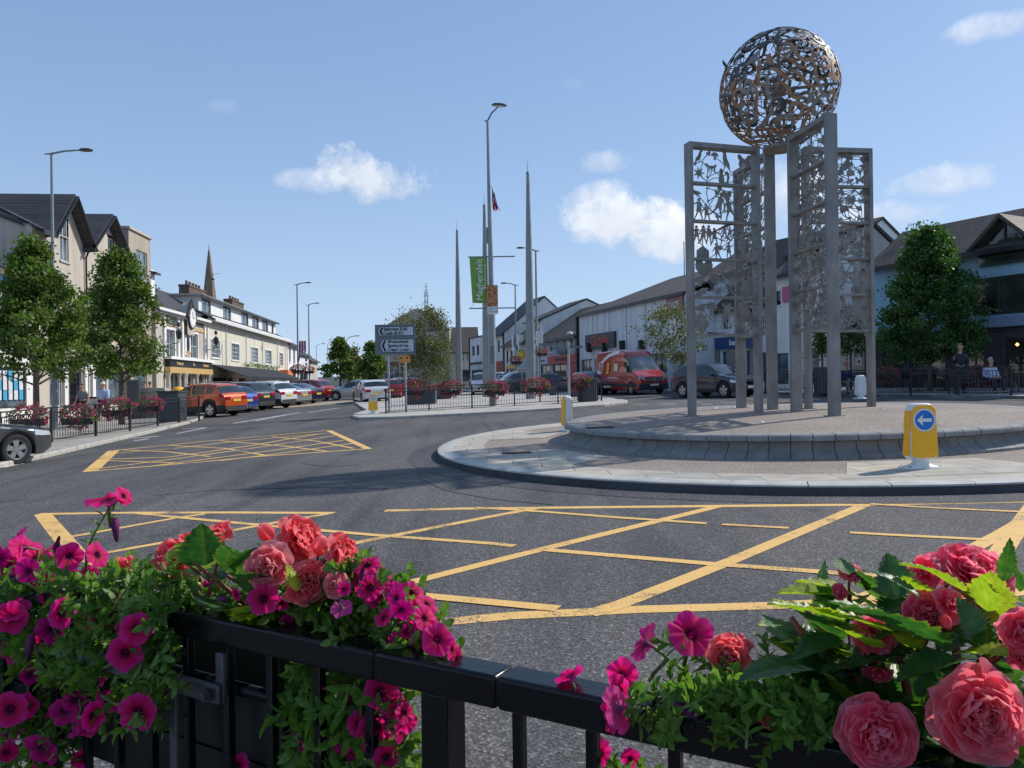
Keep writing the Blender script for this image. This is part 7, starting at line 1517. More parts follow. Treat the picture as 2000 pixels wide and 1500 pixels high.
for q in ('a',):
    b = MB(); b.box(-.93, -.365, -.024, -.014, 1.000, 1.036, T=lambda v: rp(v.x, v.y, v.z)); bev(b.build('clamp_bar', BKT, tl_), .004, 2)
    for s_, z0, z1 in ((-.375, 1.0, 1.092), (-.52, .75, 1.01)): b = MB(); b.box(s_-.011, s_+.011, -.013, -.004, z0, z1, T=lambda v: rp(v.x, v.y, v.z)); bev(b.build('clamp_strap', BKT, tl_), .002, 2)
    b = MB(); c = rp(-.388, -.030, 1.018)
    for r_, d_ in ((.012, .0), (.0085, .006)): b.tube([c, c-NR*(.005+d_)], r_, 6 if d_ else 16)
    b.build('bolt', BKT, tl_)
tr_ = trough('black flower trough straddling the right part of the railing', .70, 2.3, .07, .33, .86, 1.12); 
tr2 = trough('black flower trough clipped to the near side of the railing at the bottom right', .745, 2.3, -.24, -.012, .88, 1.125)
# ------------------------------------------------------------------ flower and leaf meshes
def two_sided(m, back):
    """paler underside of the petal"""
    t = m.node_tree; b = t.nodes['Principled BSDF']; src = b.inputs['Base Color'].links[0].from_socket; g = nd(t, 'ShaderNodeNewGeometry'); k = mixc(t, g.outputs['Backfacing'], mixc(t, .55, src, back), src); t.links.new(k, b.inputs['Base Color']); return m
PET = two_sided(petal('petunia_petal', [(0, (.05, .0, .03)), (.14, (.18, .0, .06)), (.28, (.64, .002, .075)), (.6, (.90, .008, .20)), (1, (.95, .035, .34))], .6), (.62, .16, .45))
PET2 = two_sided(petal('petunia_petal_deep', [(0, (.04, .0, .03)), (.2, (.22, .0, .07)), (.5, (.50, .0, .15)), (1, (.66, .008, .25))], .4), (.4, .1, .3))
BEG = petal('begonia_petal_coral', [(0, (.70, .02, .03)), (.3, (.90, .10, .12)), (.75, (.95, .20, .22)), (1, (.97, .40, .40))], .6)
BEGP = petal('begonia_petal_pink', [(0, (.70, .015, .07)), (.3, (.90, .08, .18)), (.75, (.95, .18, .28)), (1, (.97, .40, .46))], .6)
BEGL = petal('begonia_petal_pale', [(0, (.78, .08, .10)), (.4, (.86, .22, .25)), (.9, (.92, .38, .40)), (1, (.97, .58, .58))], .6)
GRL = leafy('petunia_leaf', (.05, .12, .02), (.11, .21, .035), (.20, .31, .07), .42, 7.0, .5)
BLF = leafy('begonia_leaf', (.015, .06, .02), (.035, .11, .028), (.09, .20, .035), .42, 6.0, .42, tonecol=(.20, .22, .04))
BLY = leafy('begonia_leaf_light', (.16, .24, .02), (.26, .36, .03), (.42, .46, .05), .5, 6.0, .4, tonecol=(.42, .34, .05))
STM = pm('green_stem', (.10, .15, .04), .5); STR = pm('red_begonia_stem', (.20, .045, .03), .45)
WIL = petal('wilted_petal', [(0, (.06, .01, .05)), (1, (.22, .03, .16))], .2)
def mesh_of(b, nm, m): o = b.build(nm, m, None, True); me = o.data; bpy.data.objects.remove(o); return me
def petunia_mesh(seed, op=1.0, mat=None):
    R = random.Random(seed); b = MB(); b.cols = []; na = 50; ph = R.uniform(0, 6)
    prof = [(.05, -.62, .25), (.075, -.45, .2), (.10, -.30, .1), (.15, -.17, .03), (.24, -.085, .12), (.40, -.03, .32), (.60, .0, .55), (.80, .01, .78), (.97, -.01, 1.0)]
    for r, z, tn in prof:
        for j in range(na):
            a = 2*pi*j/na; lob = 1+(.11*abs(cos(2.5*a+ph))-.055)*r*1.3+.05*noise.noise(Vector((cos(a)*3, sin(a)*3, seed)))*r; ruf = r**2*(.075*sin(10*a+ph)+.10*noise.noise(Vector((cos(a)*2.5, sin(a)*2.5, seed*3.1)))+.05*cos(5*a+2*ph))
            groove = -.025*abs(sin(2.5*a+ph))**6*(r if r < .7 else .7); b.v.append((r*lob*cos(a)*.5, r*lob*sin(a)*.5, (z*.9+ruf+groove-.12*(1-op)*r)*.5)); b.cols.append(min(1, tn+(.0 if r < .3 else .12*abs(cos(2.5*a+ph))-.06)))
    n = len(prof); b.f = [(i*na+j, i*na+(j+1) % na, (i+1)*na+(j+1) % na, (i+1)*na+j) for i in range(n-1) for j in range(na)]; b.m = [0]*len(b.f)
    b.add([(0, 0, -.16)]+[(.035*cos(q), .035*sin(q), -.10) for q in (0, 1.25, 2.5, 3.77, 5.0)], [(0, 1, 2), (0, 2, 3), (0, 3, 4), (0, 4, 5), (0, 5, 1)]); b.cols += [.05]*6
    return mesh_of(b, 'petunia_flower', mat or PET)
def begonia_mesh(seed, N_=46, mat=None, openness=1.0):
    R = random.Random(seed); b = MB(); b.cols = []
    for i in range(N_):
        u = (i+.5)/N_; a = i*2.39996+R.uniform(-.25, .25); phi = radians(6+90*u**.85*openness)+R.uniform(-.24, .24); ln = (.15+.38*u**.75)*R.uniform(.8, 1.15); wd_ = ln*R.uniform(1.0, 1.4)+.04; off = .02+.10*u; zb_ = .20*(1-u)**1.2-.06
        er = Vector((cos(a), sin(a), 0)); et = Vector((-sin(a), cos(a), 0)); ez_ = Vector((0, 0, 1)); dirp = er*sin(phi)+ez_*cos(phi); nrm = -er*cos(phi)+ez_*sin(phi); P = er*off+ez_*zb_; nl, nw = 6, 7; sd = R.uniform(0, 50); base_n = len(b.v)
        for q in range(nl+1):
            t = q/nl
            for j in range(nw+1):
                s_ = 2*j/nw-1; w_ = wd_*.5*(.35+1.0*sin(pi*min(1, t*.78+.0)**.8))*(1 if t < .85 else 1-.22*((t-.85)/.15)**2); edge = max(abs(s_), t); ruf = .060*edge**3*sin(6.5*s_+sd+3*t)+.13*edge**2*noise.noise(Vector((s_*1.6, t*2, sd))); lt = t*(1-.12*s_*s_*t)+.03*t*noise.noise(Vector((s_*3, sd, 0)))
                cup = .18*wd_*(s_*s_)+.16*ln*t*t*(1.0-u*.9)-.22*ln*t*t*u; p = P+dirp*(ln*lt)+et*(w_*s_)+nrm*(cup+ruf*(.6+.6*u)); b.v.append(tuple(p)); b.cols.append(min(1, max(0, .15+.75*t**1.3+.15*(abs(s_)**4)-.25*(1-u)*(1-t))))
        for q in range(nl):
            for j in range(nw): k = base_n+q*(nw+1)+j; b.f.append((k, k+1, k+nw+2, k+nw+1)); b.m.append(0)
    mr = sorted(sqrt(v[0]**2+v[1]**2) for v in b.v)[int(len(b.v)*.97)]; kk = .5/mr; b.v = [(v[0]*kk, v[1]*kk, v[2]*kk) for v in b.v]
    return mesh_of(b, 'begonia_bloom', mat or BEG)
def bud_mesh(seed, mat):
    b = MB(); b.cols = []
    for j in range(4):
        a = j*pi/2+.3; 
        for i in range(6):
            for k_ in range(6):
                t = i/5; s_ = k_/5*2-1; r = .27*sin(pi*(t*.86+.04))**.7*(1+.06*j); an = a+s_*1.0; b.v.append((r*cos(an), r*sin(an)*.8, -.3+.66*t)); b.cols.append(.2+.7*t)
        n0 = j*36; b.f += [(n0+i*6+q, n0+i*6+q+1, n0+(i+1)*6+q+1, n0+(i+1)*6+q) for i in range(5) for q in range(5)]; b.m += [0]*25
    return mesh_of(b, 'begonia_bud', mat)
def wilt_mesh(seed):
    b = MB(); b.cols = []; n = 12
    for i, (r, z) in enumerate([(.04, .5), (.07, .35), (.09, .2), (.13, 0), (.15, -.2), (.09, -.4), (.12, -.5)]):
        for j in range(n): a = 2*pi*j/n; rr = r*(1+.35*sin(5*a+i)); b.v.append((rr*cos(a), rr*sin(a), z)); b.cols.append(i/7)
        if i: b.f += [((i-1)*n+j, (i-1)*n+(j+1) % n, i*n+(j+1) % n, i*n+j) for j in range(n)]; b.m += [0]*n
    return mesh_of(b, 'wilted_flower', WIL)
BEGM = petal('begonia_petal_rose', [(0, (.74, .015, .05)), (.3, (.93, .11, .17)), (.75, (.97, .24, .30)), (1, (.98, .42, .44))], .6)
PM_ = [petunia_mesh(q, 1-.45*((q*7) % 3)) for q in range(10)]; PD_ = [petunia_mesh(20+q, .8, PET2) for q in range(2)]
BM_ = {'c': [begonia_mesh(1, 30, BEG), begonia_mesh(2, 26, BEG, .85)], 'p': [begonia_mesh(3, 34, BEGP), begonia_mesh(4, 26, BEGP, .8)], 'l': [begonia_mesh(5, 34, BEGL), begonia_mesh(6, 24, BEGL, .9)], 'o': [begonia_mesh(7, 9, BEG, .9), begonia_mesh(8, 11, BEGP, .85)], 'L': [begonia_mesh(9, 44, BEGP, 1.02), begonia_mesh(10, 48, BEGM, 1.08)]}
BUD = bud_mesh(1, BEG); WLT = wilt_mesh(2)
def put(me, P, size, face, parent, roll=0, nm='flower'):
    """face: (right, up, toward camera); flower's +z looks that way"""
    d = (cR*face[0]+cU*face[1]-cF*face[2]).normalized(); q = d.to_track_quat('Z', 'Y').to_matrix().to_4x4(); o = bpy.data.objects.new(nm, me); C.objects.link(o); o.parent = parent
    o.matrix_local = Matrix.Translation(P) @ q @ Matrix.Rotation(roll, 4, 'Z') @ Matrix.Scale(size, 4); return o, d
# leaves
def smleaf(b, p, d, up, L_, w_, R, curl=.25):
    d = d.normalized(); a = d.cross(up)
    if a.length < 1e-4: a = d.orthogonal()
    a.normalize(); n_ = a.cross(d); vs = []; n = 4
    for i in range(n+1):
        t = i/n; c = p+d*(L_*t)-n_*(curl*L_*t*t)*-1+n_*(-curl*1.6*L_*t*t); ww = w_*sin(pi*min(.97, t*.88+.07))**.8*.5
        vs += [c-a*ww+n_*ww*.45, c, c+a*ww+n_*ww*.45]
    b.add(vs, [(3*i+j, 3*i+j+1, 3*i+4+j, 3*i+3+j) for i in range(n) for j in range(2)])
def sprig(b, sb, p, d, L_, nl, ls, R):
    d = d.normalized(); pts = [p]; cur_ = d.copy()
    for i in range(5): cur_ = (cur_+Vector((R.gauss(0, .13), R.gauss(0, .13), R.gauss(.03, .1)))).normalized(); pts.append(pts[-1]+cur_*L_/5)
    sb.tube(pts, [.0022, .002, .0018, .0016, .0013, .001], 5, cap=False)
    for i in range(nl):
        t = (i+.5)/nl*5; k = min(4, int(t)); q = pts[k].lerp(pts[k+1], t-k); ax = (pts[k+1]-pts[k]).normalized(); o_ = ax.orthogonal().normalized(); o_.rotate(Matrix.Rotation(i*2.4+R.uniform(-.3, .3), 3, ax)); tip = i/nl
        smleaf(b, q, o_*(1.0-.35*tip)+ax*(.45+.6*tip)+Vector((0, 0, .1)), ax, ls*R.uniform(.7, 1.25)*(1-.35*tip), ls*.46*R.uniform(.8, 1.15), R)
def inpoly(x, y, P):
    r = False; n = len(P)
    for i in range(n):
        x0, y0 = P[i]; x1, y1 = P[(i+1) % n]
        if (y0 > y) != (y1 > y) and x < (x1-x0)*(y-y0)/(y1-y0)+x0: r = not r
    return r
def fillmass(b, sb, poly, yo, n, ls, R, L_=.10, nl=14, up=.6):
    x0 = min(p[0] for p in poly); x1 = max(p[0] for p in poly); y0 = min(p[1] for p in poly); y1 = max(p[1] for p in poly); k = 0
    while k < n:
        x, y = R.uniform(x0, x1), R.uniform(y0, y1)
        if not inpoly(x, y, poly): continue
        k += 1; p = at(x, y, Yr(x)+R.uniform(*yo)); d = Vector((R.gauss(0, .7), R.gauss(-.25, .6), R.gauss(up, .5))); sprig(b, sb, p-d.normalized()*L_*.5, d, L_*R.uniform(.7, 1.2), nl, ls, R)
def begleaf(b, base_, tip_, wf, R, fold=.35, droop=.16, side=1, tilt=0):
    """serrated pointed leaf between two points"""
    ax = tip_-base_; L_ = ax.length; ax.normalize(); view = (base_-Vector((0, 0, CAMZ))).normalized(); a = ax.cross(Vector((0, 0, 1))-view*R.uniform(.7, 1.6)+cR*R.uniform(-.4, .4)).normalized(); n_ = a.cross(ax)
    if n_.z < 0: n_ = -n_
    n = 60; m = 6; vs = []; wf *= 1.08; cols = []; sd = R.uniform(0, 50)
    for i in range(n+1):
        t = i/n; w0 = wf*L_*.5*(sin(pi*min(1, t**.62)))**.85*1.12 if t < 1 else 0
        for j in range(2*m+1):
            s_ = j/m-1; e = abs(s_); asym = 1+.22*side*(1 if s_ > 0 else -1); tooth = 1+.34*(((t*9) % 1)-.5)*e**3+.14*(((t*27) % 1)-.5)*e**4; w_ = w0*asym*tooth
            vein = .016*L_*e*sin(2*pi*(t*6.5-e*1.7)); back = -.12*L_*e**1.5*(1-t)*.6; z = fold*w_*e*.9-droop*L_*(t-.3)**2+vein*.6+.03*L_*noise.noise(Vector((s_*1.5, t*2.5, sd)))
            vs.append(base_+ax*(L_*t+back+.02*L_*e**4*(((t*11) % 1)))+a*(w_*s_)+n_*z); cols.append(max(0, e-.86)*5.5*(.8 if t < .97 else 1)+.25*(1 if e < .05 else 0))
    if b.cols is None: b.cols = []
    b.add(vs, [(i*(2*m+1)+j, i*(2*m+1)+j+1, (i+1)*(2*m+1)+j+1, (i+1)*(2*m+1)+j) for i in range(n) for j in range(2*m)]); b.cols += cols
R = random.Random(99)
# --- plants: (name, label, centre px of mass, flowers ...)
def plant(nm, label, px, py, yo): p = at(px, py, Yr(px)+yo); return thing(nm, label, nm.replace('_', ' '), p), p
def add_flowers(t, o0, lst, stems=None, stemmat=STM, root=None):
    sb = MB(); got = False
    for it in lst:
        me, px, py, dia, face, yo = it[:6]; Y = Yr(px)+yo; P = at(px, py, Y)-o0; size = dia*Y/FPX
        nm = me.name.split('.')[0] if False else {'petunia_flower': 'flower', 'begonia_bloom': 'flower', 'begonia_bud': 'bud', 'wilted_flower': 'wilted_flower'}[me.name.split('.')[0]]
        if me is WLT or me is BUD: size *= 1.4
        o, d = put(me, P, size, face, t, R.uniform(0, 6.28), nm); q = P-d*size*.28; tgt = Vector((P.x*.6, P.y*.6+.05, min(P.z-.02, P.z*.5-.03))) if root is None else root
        sb.tube([q, q-d*size*.35+Vector((0, 0, -.005)), q.lerp(tgt, .6)+Vector((0, 0, -.01)), tgt], [.0025*size/.06+.0005]*4, 6, cap=False); got = True
    if got: sb.build('flower_stems', stemmat, t, True)
T1, T2, T3 = (0, .25, 1), (.5, .3, .8), (-.5, .3, .8)
pe = lambda px, py, d, f=T1, yo=.0, k=None: (PM_[R.randrange(10)] if k is None else (PD_[k] if k < 2 else WLT), px, py, d, f, yo)
bg = lambda ty, px, py, d, f=T1, yo=.1: (BUD if ty == 'b' else R.choice(BM_[ty]), px, py, d, f, yo)
# 1 petunia far left
t1, o1 = plant('petunia_plant', 'trailing magenta petunia spilling over the railing at the bottom left corner', 60, 1290, .02)
lf, sb = MB(), MB(); fillmass(lf, sb, [(-180, 1110), (-60, 1100), (20, 1108), (90, 1120), (170, 1115), (250, 1120), (330, 1150), (340, 1240), (300, 1300), (330, 1340), (250, 1400), (210, 1340), (120, 1330), (60, 1300), (-180, 1330)], (-.09, .22), 330, .034, R)
fillmass(lf, sb, [(-120, 1330), (240, 1330), (250, 1400), (170, 1420), (120, 1500), (-120, 1560)], (-.02, .15), 60, .034, R, up=-.6)
fillmass(lf, sb, [(255, 1180), (320, 1170), (322, 1300), (300, 1420), (262, 1420)], (-.12, -.05), 26, .032, R, up=-.3, L_=.08)
for q in (lf, sb): q.v = [tuple(Vector(v)-o1) for v in q.v]
lf.build('foliage', GRL, t1, True); sb.build('stems', STM, t1, True)
add_flowers(t1, o1, [pe(20, 1207, 66, (.1, .0, 1), -.12), pe(30, 1190, 55, (0, .8, .6), -.09), pe(18, 1387, 68, (.15, .1, 1), -.13), pe(122, 1197, 62, (1, .1, .35), -.12), pe(266, 1228, 62, (.25, .1, 1), -.14), pe(243, 1277, 70, (.1, -.05, 1), -.15), pe(268, 1391, 74, (.1, -.05, 1), -.15), pe(124, 1391, 56, (.1, -.1, 1), -.02, 0), pe(80, 1465, 74, (-.2, -.4, 1), -.05, 1), pe(182, 1398, 58, (.95, .1, .3), -.10), pe(100, 1232, 62, (.1, -.3, 1), -.03, 0),
    pe(48, 1070, 60, (.6, .5, .2), .1), pe(14, 1100, 52, (.2, .3, 1), .02), pe(70, 1092, 50, (.8, .3, .5), .1), pe(20, 1065, 45, (-.4, .8, .3), .15), pe(60, 1120, 55, (.3, .6, .6), .05), pe(100, 1085, 40, (-.1, .4, 1), .15), pe(35, 1045, 40, (-.7, .6, .1), .2), pe(-20, 1090, 60, T1, .1), pe(105, 1098, 45, (.5, .5, .6), .1), pe(70, 1070, 36, (.5, .7, .2), .2),
    pe(192, 1083, 52, (.7, .35, .2), .03), pe(58, 1265, 36, (0, -1, .3), -.13, 2), pe(20, 1275, 50, (-.2, -.2, 1), -.02), pe(8, 1440, 50, (-.4, -.6, .6), -.08, 0), pe(112, 1063, 26, (.3, .8, .2), .1, 2), pe(70, 1300, 24, T1, .1), pe(135, 1315, 24, T2, .1), pe(140, 1120, 26, T1, .1)])
def scatter(t, o0, poly, n, yo, R, d=(34, 54)):
    x0 = min(p[0] for p in poly); x1 = max(p[0] for p in poly); y0 = min(p[1] for p in poly); y1 = max(p[1] for p in poly); L = []
    while len(L) < n:
        x, y = R.uniform(x0, x1), R.uniform(y0, y1)
        if inpoly(x, y, poly): L.append(pe(x, y, R.uniform(*d), (R.gauss(0, .6), R.gauss(.2, .5), R.uniform(.3, 1)), R.uniform(*yo), R.choice((None, None, None, None, 0, 1))))
    add_flowers(t, o0, L)
R2_ = random.Random(5)
scatter(t1, o1, [(-20, 1060), (190, 1090), (330, 1160), (330, 1240), (250, 1260), (-20, 1260)], 14, (-.06, .06), R2_)
scatter(t1, o1, [(-20, 1280), (230, 1290), (210, 1400), (180, 1490), (-20, 1490)], 14, (-.04, .08), R2_)
# the tall shoot
ts, os_ = plant('petunia_shoot', 'tall petunia shoot topped by one upturned magenta flower on the left', 170, 1110, .05)
lf, sb = MB(), MB(); pth = [at(x, y, Yr(170)+.05)-os_ for x, y in ((168, 1120), (168, 1080), (180, 1050), (197, 1020), (212, 995), (228, 978))]; sb.tube(pth, [.003, .0028, .0025, .0022, .002, .0018], 7)
for i in range(22):
    k = i/22*5; j = int(k); q = pth[j].lerp(pth[j+1], k-j); ax = (pth[j+1]-pth[j]).normalized(); o_ = ax.orthogonal(); o_.rotate(Matrix.Rotation(i*2.3, 3, ax)); smleaf(lf, q, o_*.8+ax*.5, ax, R.uniform(.02, .034), .012, R)
lf.build('foliage', GRL, ts, True); sb.build('stems', STM, ts, True)
add_flowers(ts, os_, [pe(210, 972, 84, (-.05, .97, .12), .05), pe(243, 968, 40, (.8, .4, .2), .08), pe(226, 1035, 34, (.15, -1, .1), .05, 2)], root=pth[4])
# 2 begonia, left centre
t2, o2 = plant('begonia_plant', 'coral and pink double begonia clump standing behind the rail left of centre', 480, 1180, .15)
bl_, by, st_ = MB(), MB(), MB()
for q in [((400, 1100), (395, 1022), .75), ((395, 1110), (345, 1055), .6), ((470, 1120), (440, 1060), .8), ((460, 1110), (510, 1068), .7), ((430, 1130), (350, 1110), .7), ((500, 1160), (470, 1110), .9), ((560, 1130), (600, 1090), .7), ((520, 1180), (480, 1215), .95), ((600, 1180), (660, 1150), .6), ((640, 1130), (690, 1160), .6), ((540, 1090), (500, 1060), .7), ((430, 1190), (380, 1160), .8), ((580, 1150), (560, 1100), .7), ((620, 1110), (660, 1075), .5), ((470, 1200), (520, 1190), .7), ((335, 1125), (290, 1095), .6)]:
    (x0, y0), (x1, y1), wf = q; Y = Yr(x0)+R.uniform(.0, .10); begleaf(bl_ if R.random() < .78 else by, at(x0, y0, Y)-o2, at(x1, y1, Y+R.uniform(-.06, .06))-o2, wf, R, R.uniform(.1, .4), R.uniform(.0, .25), R.choice((-1, 1)))
for q in range(16): a = at(R.uniform(380, 620), 1200, Yr(480)+R.uniform(.1, .22))-o2; c = at(R.uniform(340, 690), R.uniform(1070, 1120), Yr(480)+R.uniform(.05, .22))-o2; st_.tube([a, a.lerp(c, .5)+Vector((R.uniform(-.01, .01), 0, .005)), c], [.0055, .0045, .003], 7)
bl_.build('leaves', BLF, t2, True); by.build('light_leaves', BLY, t2, True); st_.build('stalks', STR, t2, True)
add_flowers(t2, o2, [(q[0], q[1], q[2], q[3]*1.08, q[4], q[5]-.03) for q in [bg('l', 524, 1107, 84, (.1, .15, 1), .05), bg('c', 583, 1052, 92, (.75, .4, .5), .16), bg('c', 560, 1078, 64, (-.4, .3, .8), .17), bg('c', 668, 1080, 74, (.85, .3, .45), .12), bg('b', 626, 1068, 40, (.3, 1, .2), .12), bg('o', 432, 1042, 52, (0, .7, .5), .2), bg('o', 335, 1080, 66, (-.2, .6, .6), .15), bg('c', 352, 1098, 58, (-.3, .3, 1), .12), bg('o', 250, 1110, 52, (-.3, .4, 1), .1), bg('c', 603, 1135, 74, (.2, .3, 1), .08), bg('o', 675, 1112, 62, (.3, .8, .5), .1), bg('l', 655, 1142, 46, (0, .4, 1), .04), bg('b', 522, 1042, 40, (-.4, .9, .3), .2), bg('o', 368, 1060, 50, (.4, .7, .4), .2), bg('o', 585, 1152, 60, (-.1, -.3, 1), .06), bg('b', 596, 1078, 26, (-.3, 1, .2), .15), bg('o', 415, 1062, 30, (.2, .7, .5), .15), bg('b', 448, 1085, 22, (.2, 1, .2), .1)]], stemmat=STR)
# 3 petunia, left middle + right end + hanging
t3, o3 = plant('petunia_plant', 'magenta petunia trailing over the right end of the left trough', 720, 1210, .12)
lf, sb = MB(), MB(); fillmass(lf, sb, [(330, 1120), (420, 1165), (520, 1175), (620, 1150), (700, 1110), (760, 1140), (820, 1190), (860, 1250), (890, 1295), (800, 1280), (700, 1258), (560, 1235), (430, 1212), (330, 1205)], (.055, .26), 360, .030, R, L_=.09)
fillmass(lf, sb, [(575, 1310), (700, 1330), (800, 1360), (795, 1520), (560, 1520)], (.05, .22), 90, .040, R, L_=.12, up=-.5)
fillmass(lf, sb, [(430, 1440), (560, 1380), (560, 1520), (430, 1520)], (.36, .45), 10, .03, R, up=-.5)
for q in (lf, sb): q.v = [tuple(Vector(v)-o3) for v in q.v]
lf.build('foliage', GRL, t3, True); sb.build('stems', STM, t3, True)
add_flowers(t3, o3, [(q[0], q[1], q[2], q[3]*1.06, q[4], q[5]-(.07 if q[2] < 1320 else .03)) for q in [pe(514, 1170, 58, (.05, .25, 1), .06), pe(716, 1103, 54, (-.1, .9, .4), .15), pe(742, 1133, 54, (.3, .6, .6), .14), pe(722, 1148, 48, (0, .2, 1), .1), pe(775, 1160, 46, (.1, .3, .9), .12), pe(805, 1160, 48, (.5, .5, .6), .16), pe(785, 1192, 44, (.1, -.4, 1), .06, 0), pe(835, 1178, 46, (.6, .7, .3), .16), pe(830, 1208, 50, (.6, .4, .5), .12), pe(845, 1222, 46, (.7, .4, .4), .15), pe(855, 1250, 60, (.35, .3, .9), .08), pe(885, 1270, 50, (.9, .2, .3), .12), pe(892, 1288, 40, (.9, -.2, .4), .12), pe(668, 1190, 42, (.1, -.8, -.5), .04), pe(738, 1118, 40, (.6, .5, .4), .2), pe(765, 1180, 30, (.4, .3, .4), .2), pe(690, 1100, 30, (-.3, .8, .3), .2), pe(707, 1118, 22, (.2, .7, .2), .08, 2), pe(438, 1170, 24, (.6, .1, .5), .06, 2), pe(672, 1150, 26, T1, .05),
    pe(744, 1352, 66, (.2, .2, 1), .07), pe(775, 1385, 46, (.6, -.5, .6), .08), pe(723, 1425, 50, (.3, .2, 1), .09), pe(735, 1455, 50, (.2, 0, 1), .08), pe(668, 1452, 46, (-.4, 0, 1), .1, 1), pe(755, 1480, 52, (.3, 0, 1), .08), pe(700, 1470, 46, (0, .3, 1), .12), pe(582, 1452, 40, (-.6, -.3, .6), .1, 0), pe(785, 1430, 40, (.8, 0, .4), .1), pe(462, 1497, 48, (-.2, .5, .6), .1), pe(784, 1375, 40, (.8, .2, .3), .1)]])
scatter(t3, o3, [(700, 1110), (800, 1165), (890, 1290), (800, 1270), (690, 1220)], 12, (.0, .12), R2_, (34, 50)); scatter(t3, o3, [(640, 1340), (800, 1350), (790, 1500), (650, 1500)], 12, (.03, .09), R2_, (34, 52)); scatter(t3, o3, [(340, 1140), (680, 1160), (680, 1230), (360, 1190)], 4, (.02, .1), R2_, (24, 36))
# 4 petunia, right
t4, o4 = plant('petunia_plant', 'magenta petunia sprawling over the rail right of centre, pale undersides showing', 1330, 1370, .0)
lf, sb = MB(), MB(); fillmass(lf, sb, [(1215, 1370), (1290, 1350), (1370, 1330), (1450, 1340), (1540, 1330), (1600, 1380), (1580, 1440), (1450, 1440), (1340, 1440), (1250, 1420)], (-.06, .12), 88, .024, R, L_=.07, nl=15)
for pth_ in ([(1480, 1345), (1420, 1320), (1370, 1290), (1320, 1262), (1285, 1252)], [(1420, 1400), (1340, 1390), (1290, 1365), (1250, 1345), (1225, 1335)], [(1540, 1400), (1470, 1385), (1400, 1370), (1330, 1375), (1290, 1400)], [(1560, 1330), (1490, 1345), (1440, 1345), (1400, 1325), (1375, 1290)]):
    P_ = [at(x, y, Yr(x)+.02+.02*R.random()) for x, y in pth_]; sb.tube(P_, [.0035, .003, .0026, .0022, .0018], 7)
    for i in range(26):
        k = i/26*4; j = int(k); q = P_[j].lerp(P_[j+1], k-j); ax = (P_[j+1]-P_[j]).normalized(); o_ = ax.orthogonal(); o_.rotate(Matrix.Rotation(i*2.3, 3, ax)); smleaf(lf, q, o_*.8+ax*.6, ax, R.uniform(.017, .03), .010, R)
fillmass(lf, sb, [(1160, 1480), (1260, 1470), (1300, 1540), (1160, 1540)], (.06, .14), 10, .024, R, L_=.07)
for q in (lf, sb): q.v = [tuple(Vector(v)-o4) for v in q.v]
lf.build('foliage', GRL, t4, True); sb.build('stems', STM, t4, True)
add_flowers(t4, o4, [pe(1258, 1255, 84, (-.75, .25, -.55), .03), pe(1350, 1238, 92, (-.05, .62, .75), .04), pe(1112, 1318, 62, (-.3, .55, -.5), .03), pe(1215, 1318, 66, (-.4, .3, .7), .02), pe(1208, 1350, 66, (-.9, .1, .5), .0), pe(1205, 1385, 92, (-.7, -.35, -.45), -.05), pe(1185, 1400, 70, (-.9, -.1, .2), -.04), pe(1172, 1470, 56, (-.5, .3, .4), .10), pe(1232, 1482, 40, (-.2, .1, .8), .10), pe(1338, 1388, 46, (.4, -.1, .5), -.05, 2), pe(1612, 1322, 32, T1, .15), pe(1572, 1302, 34, T1, .18, 0), pe(1575, 1315, 28, T1, .16)])
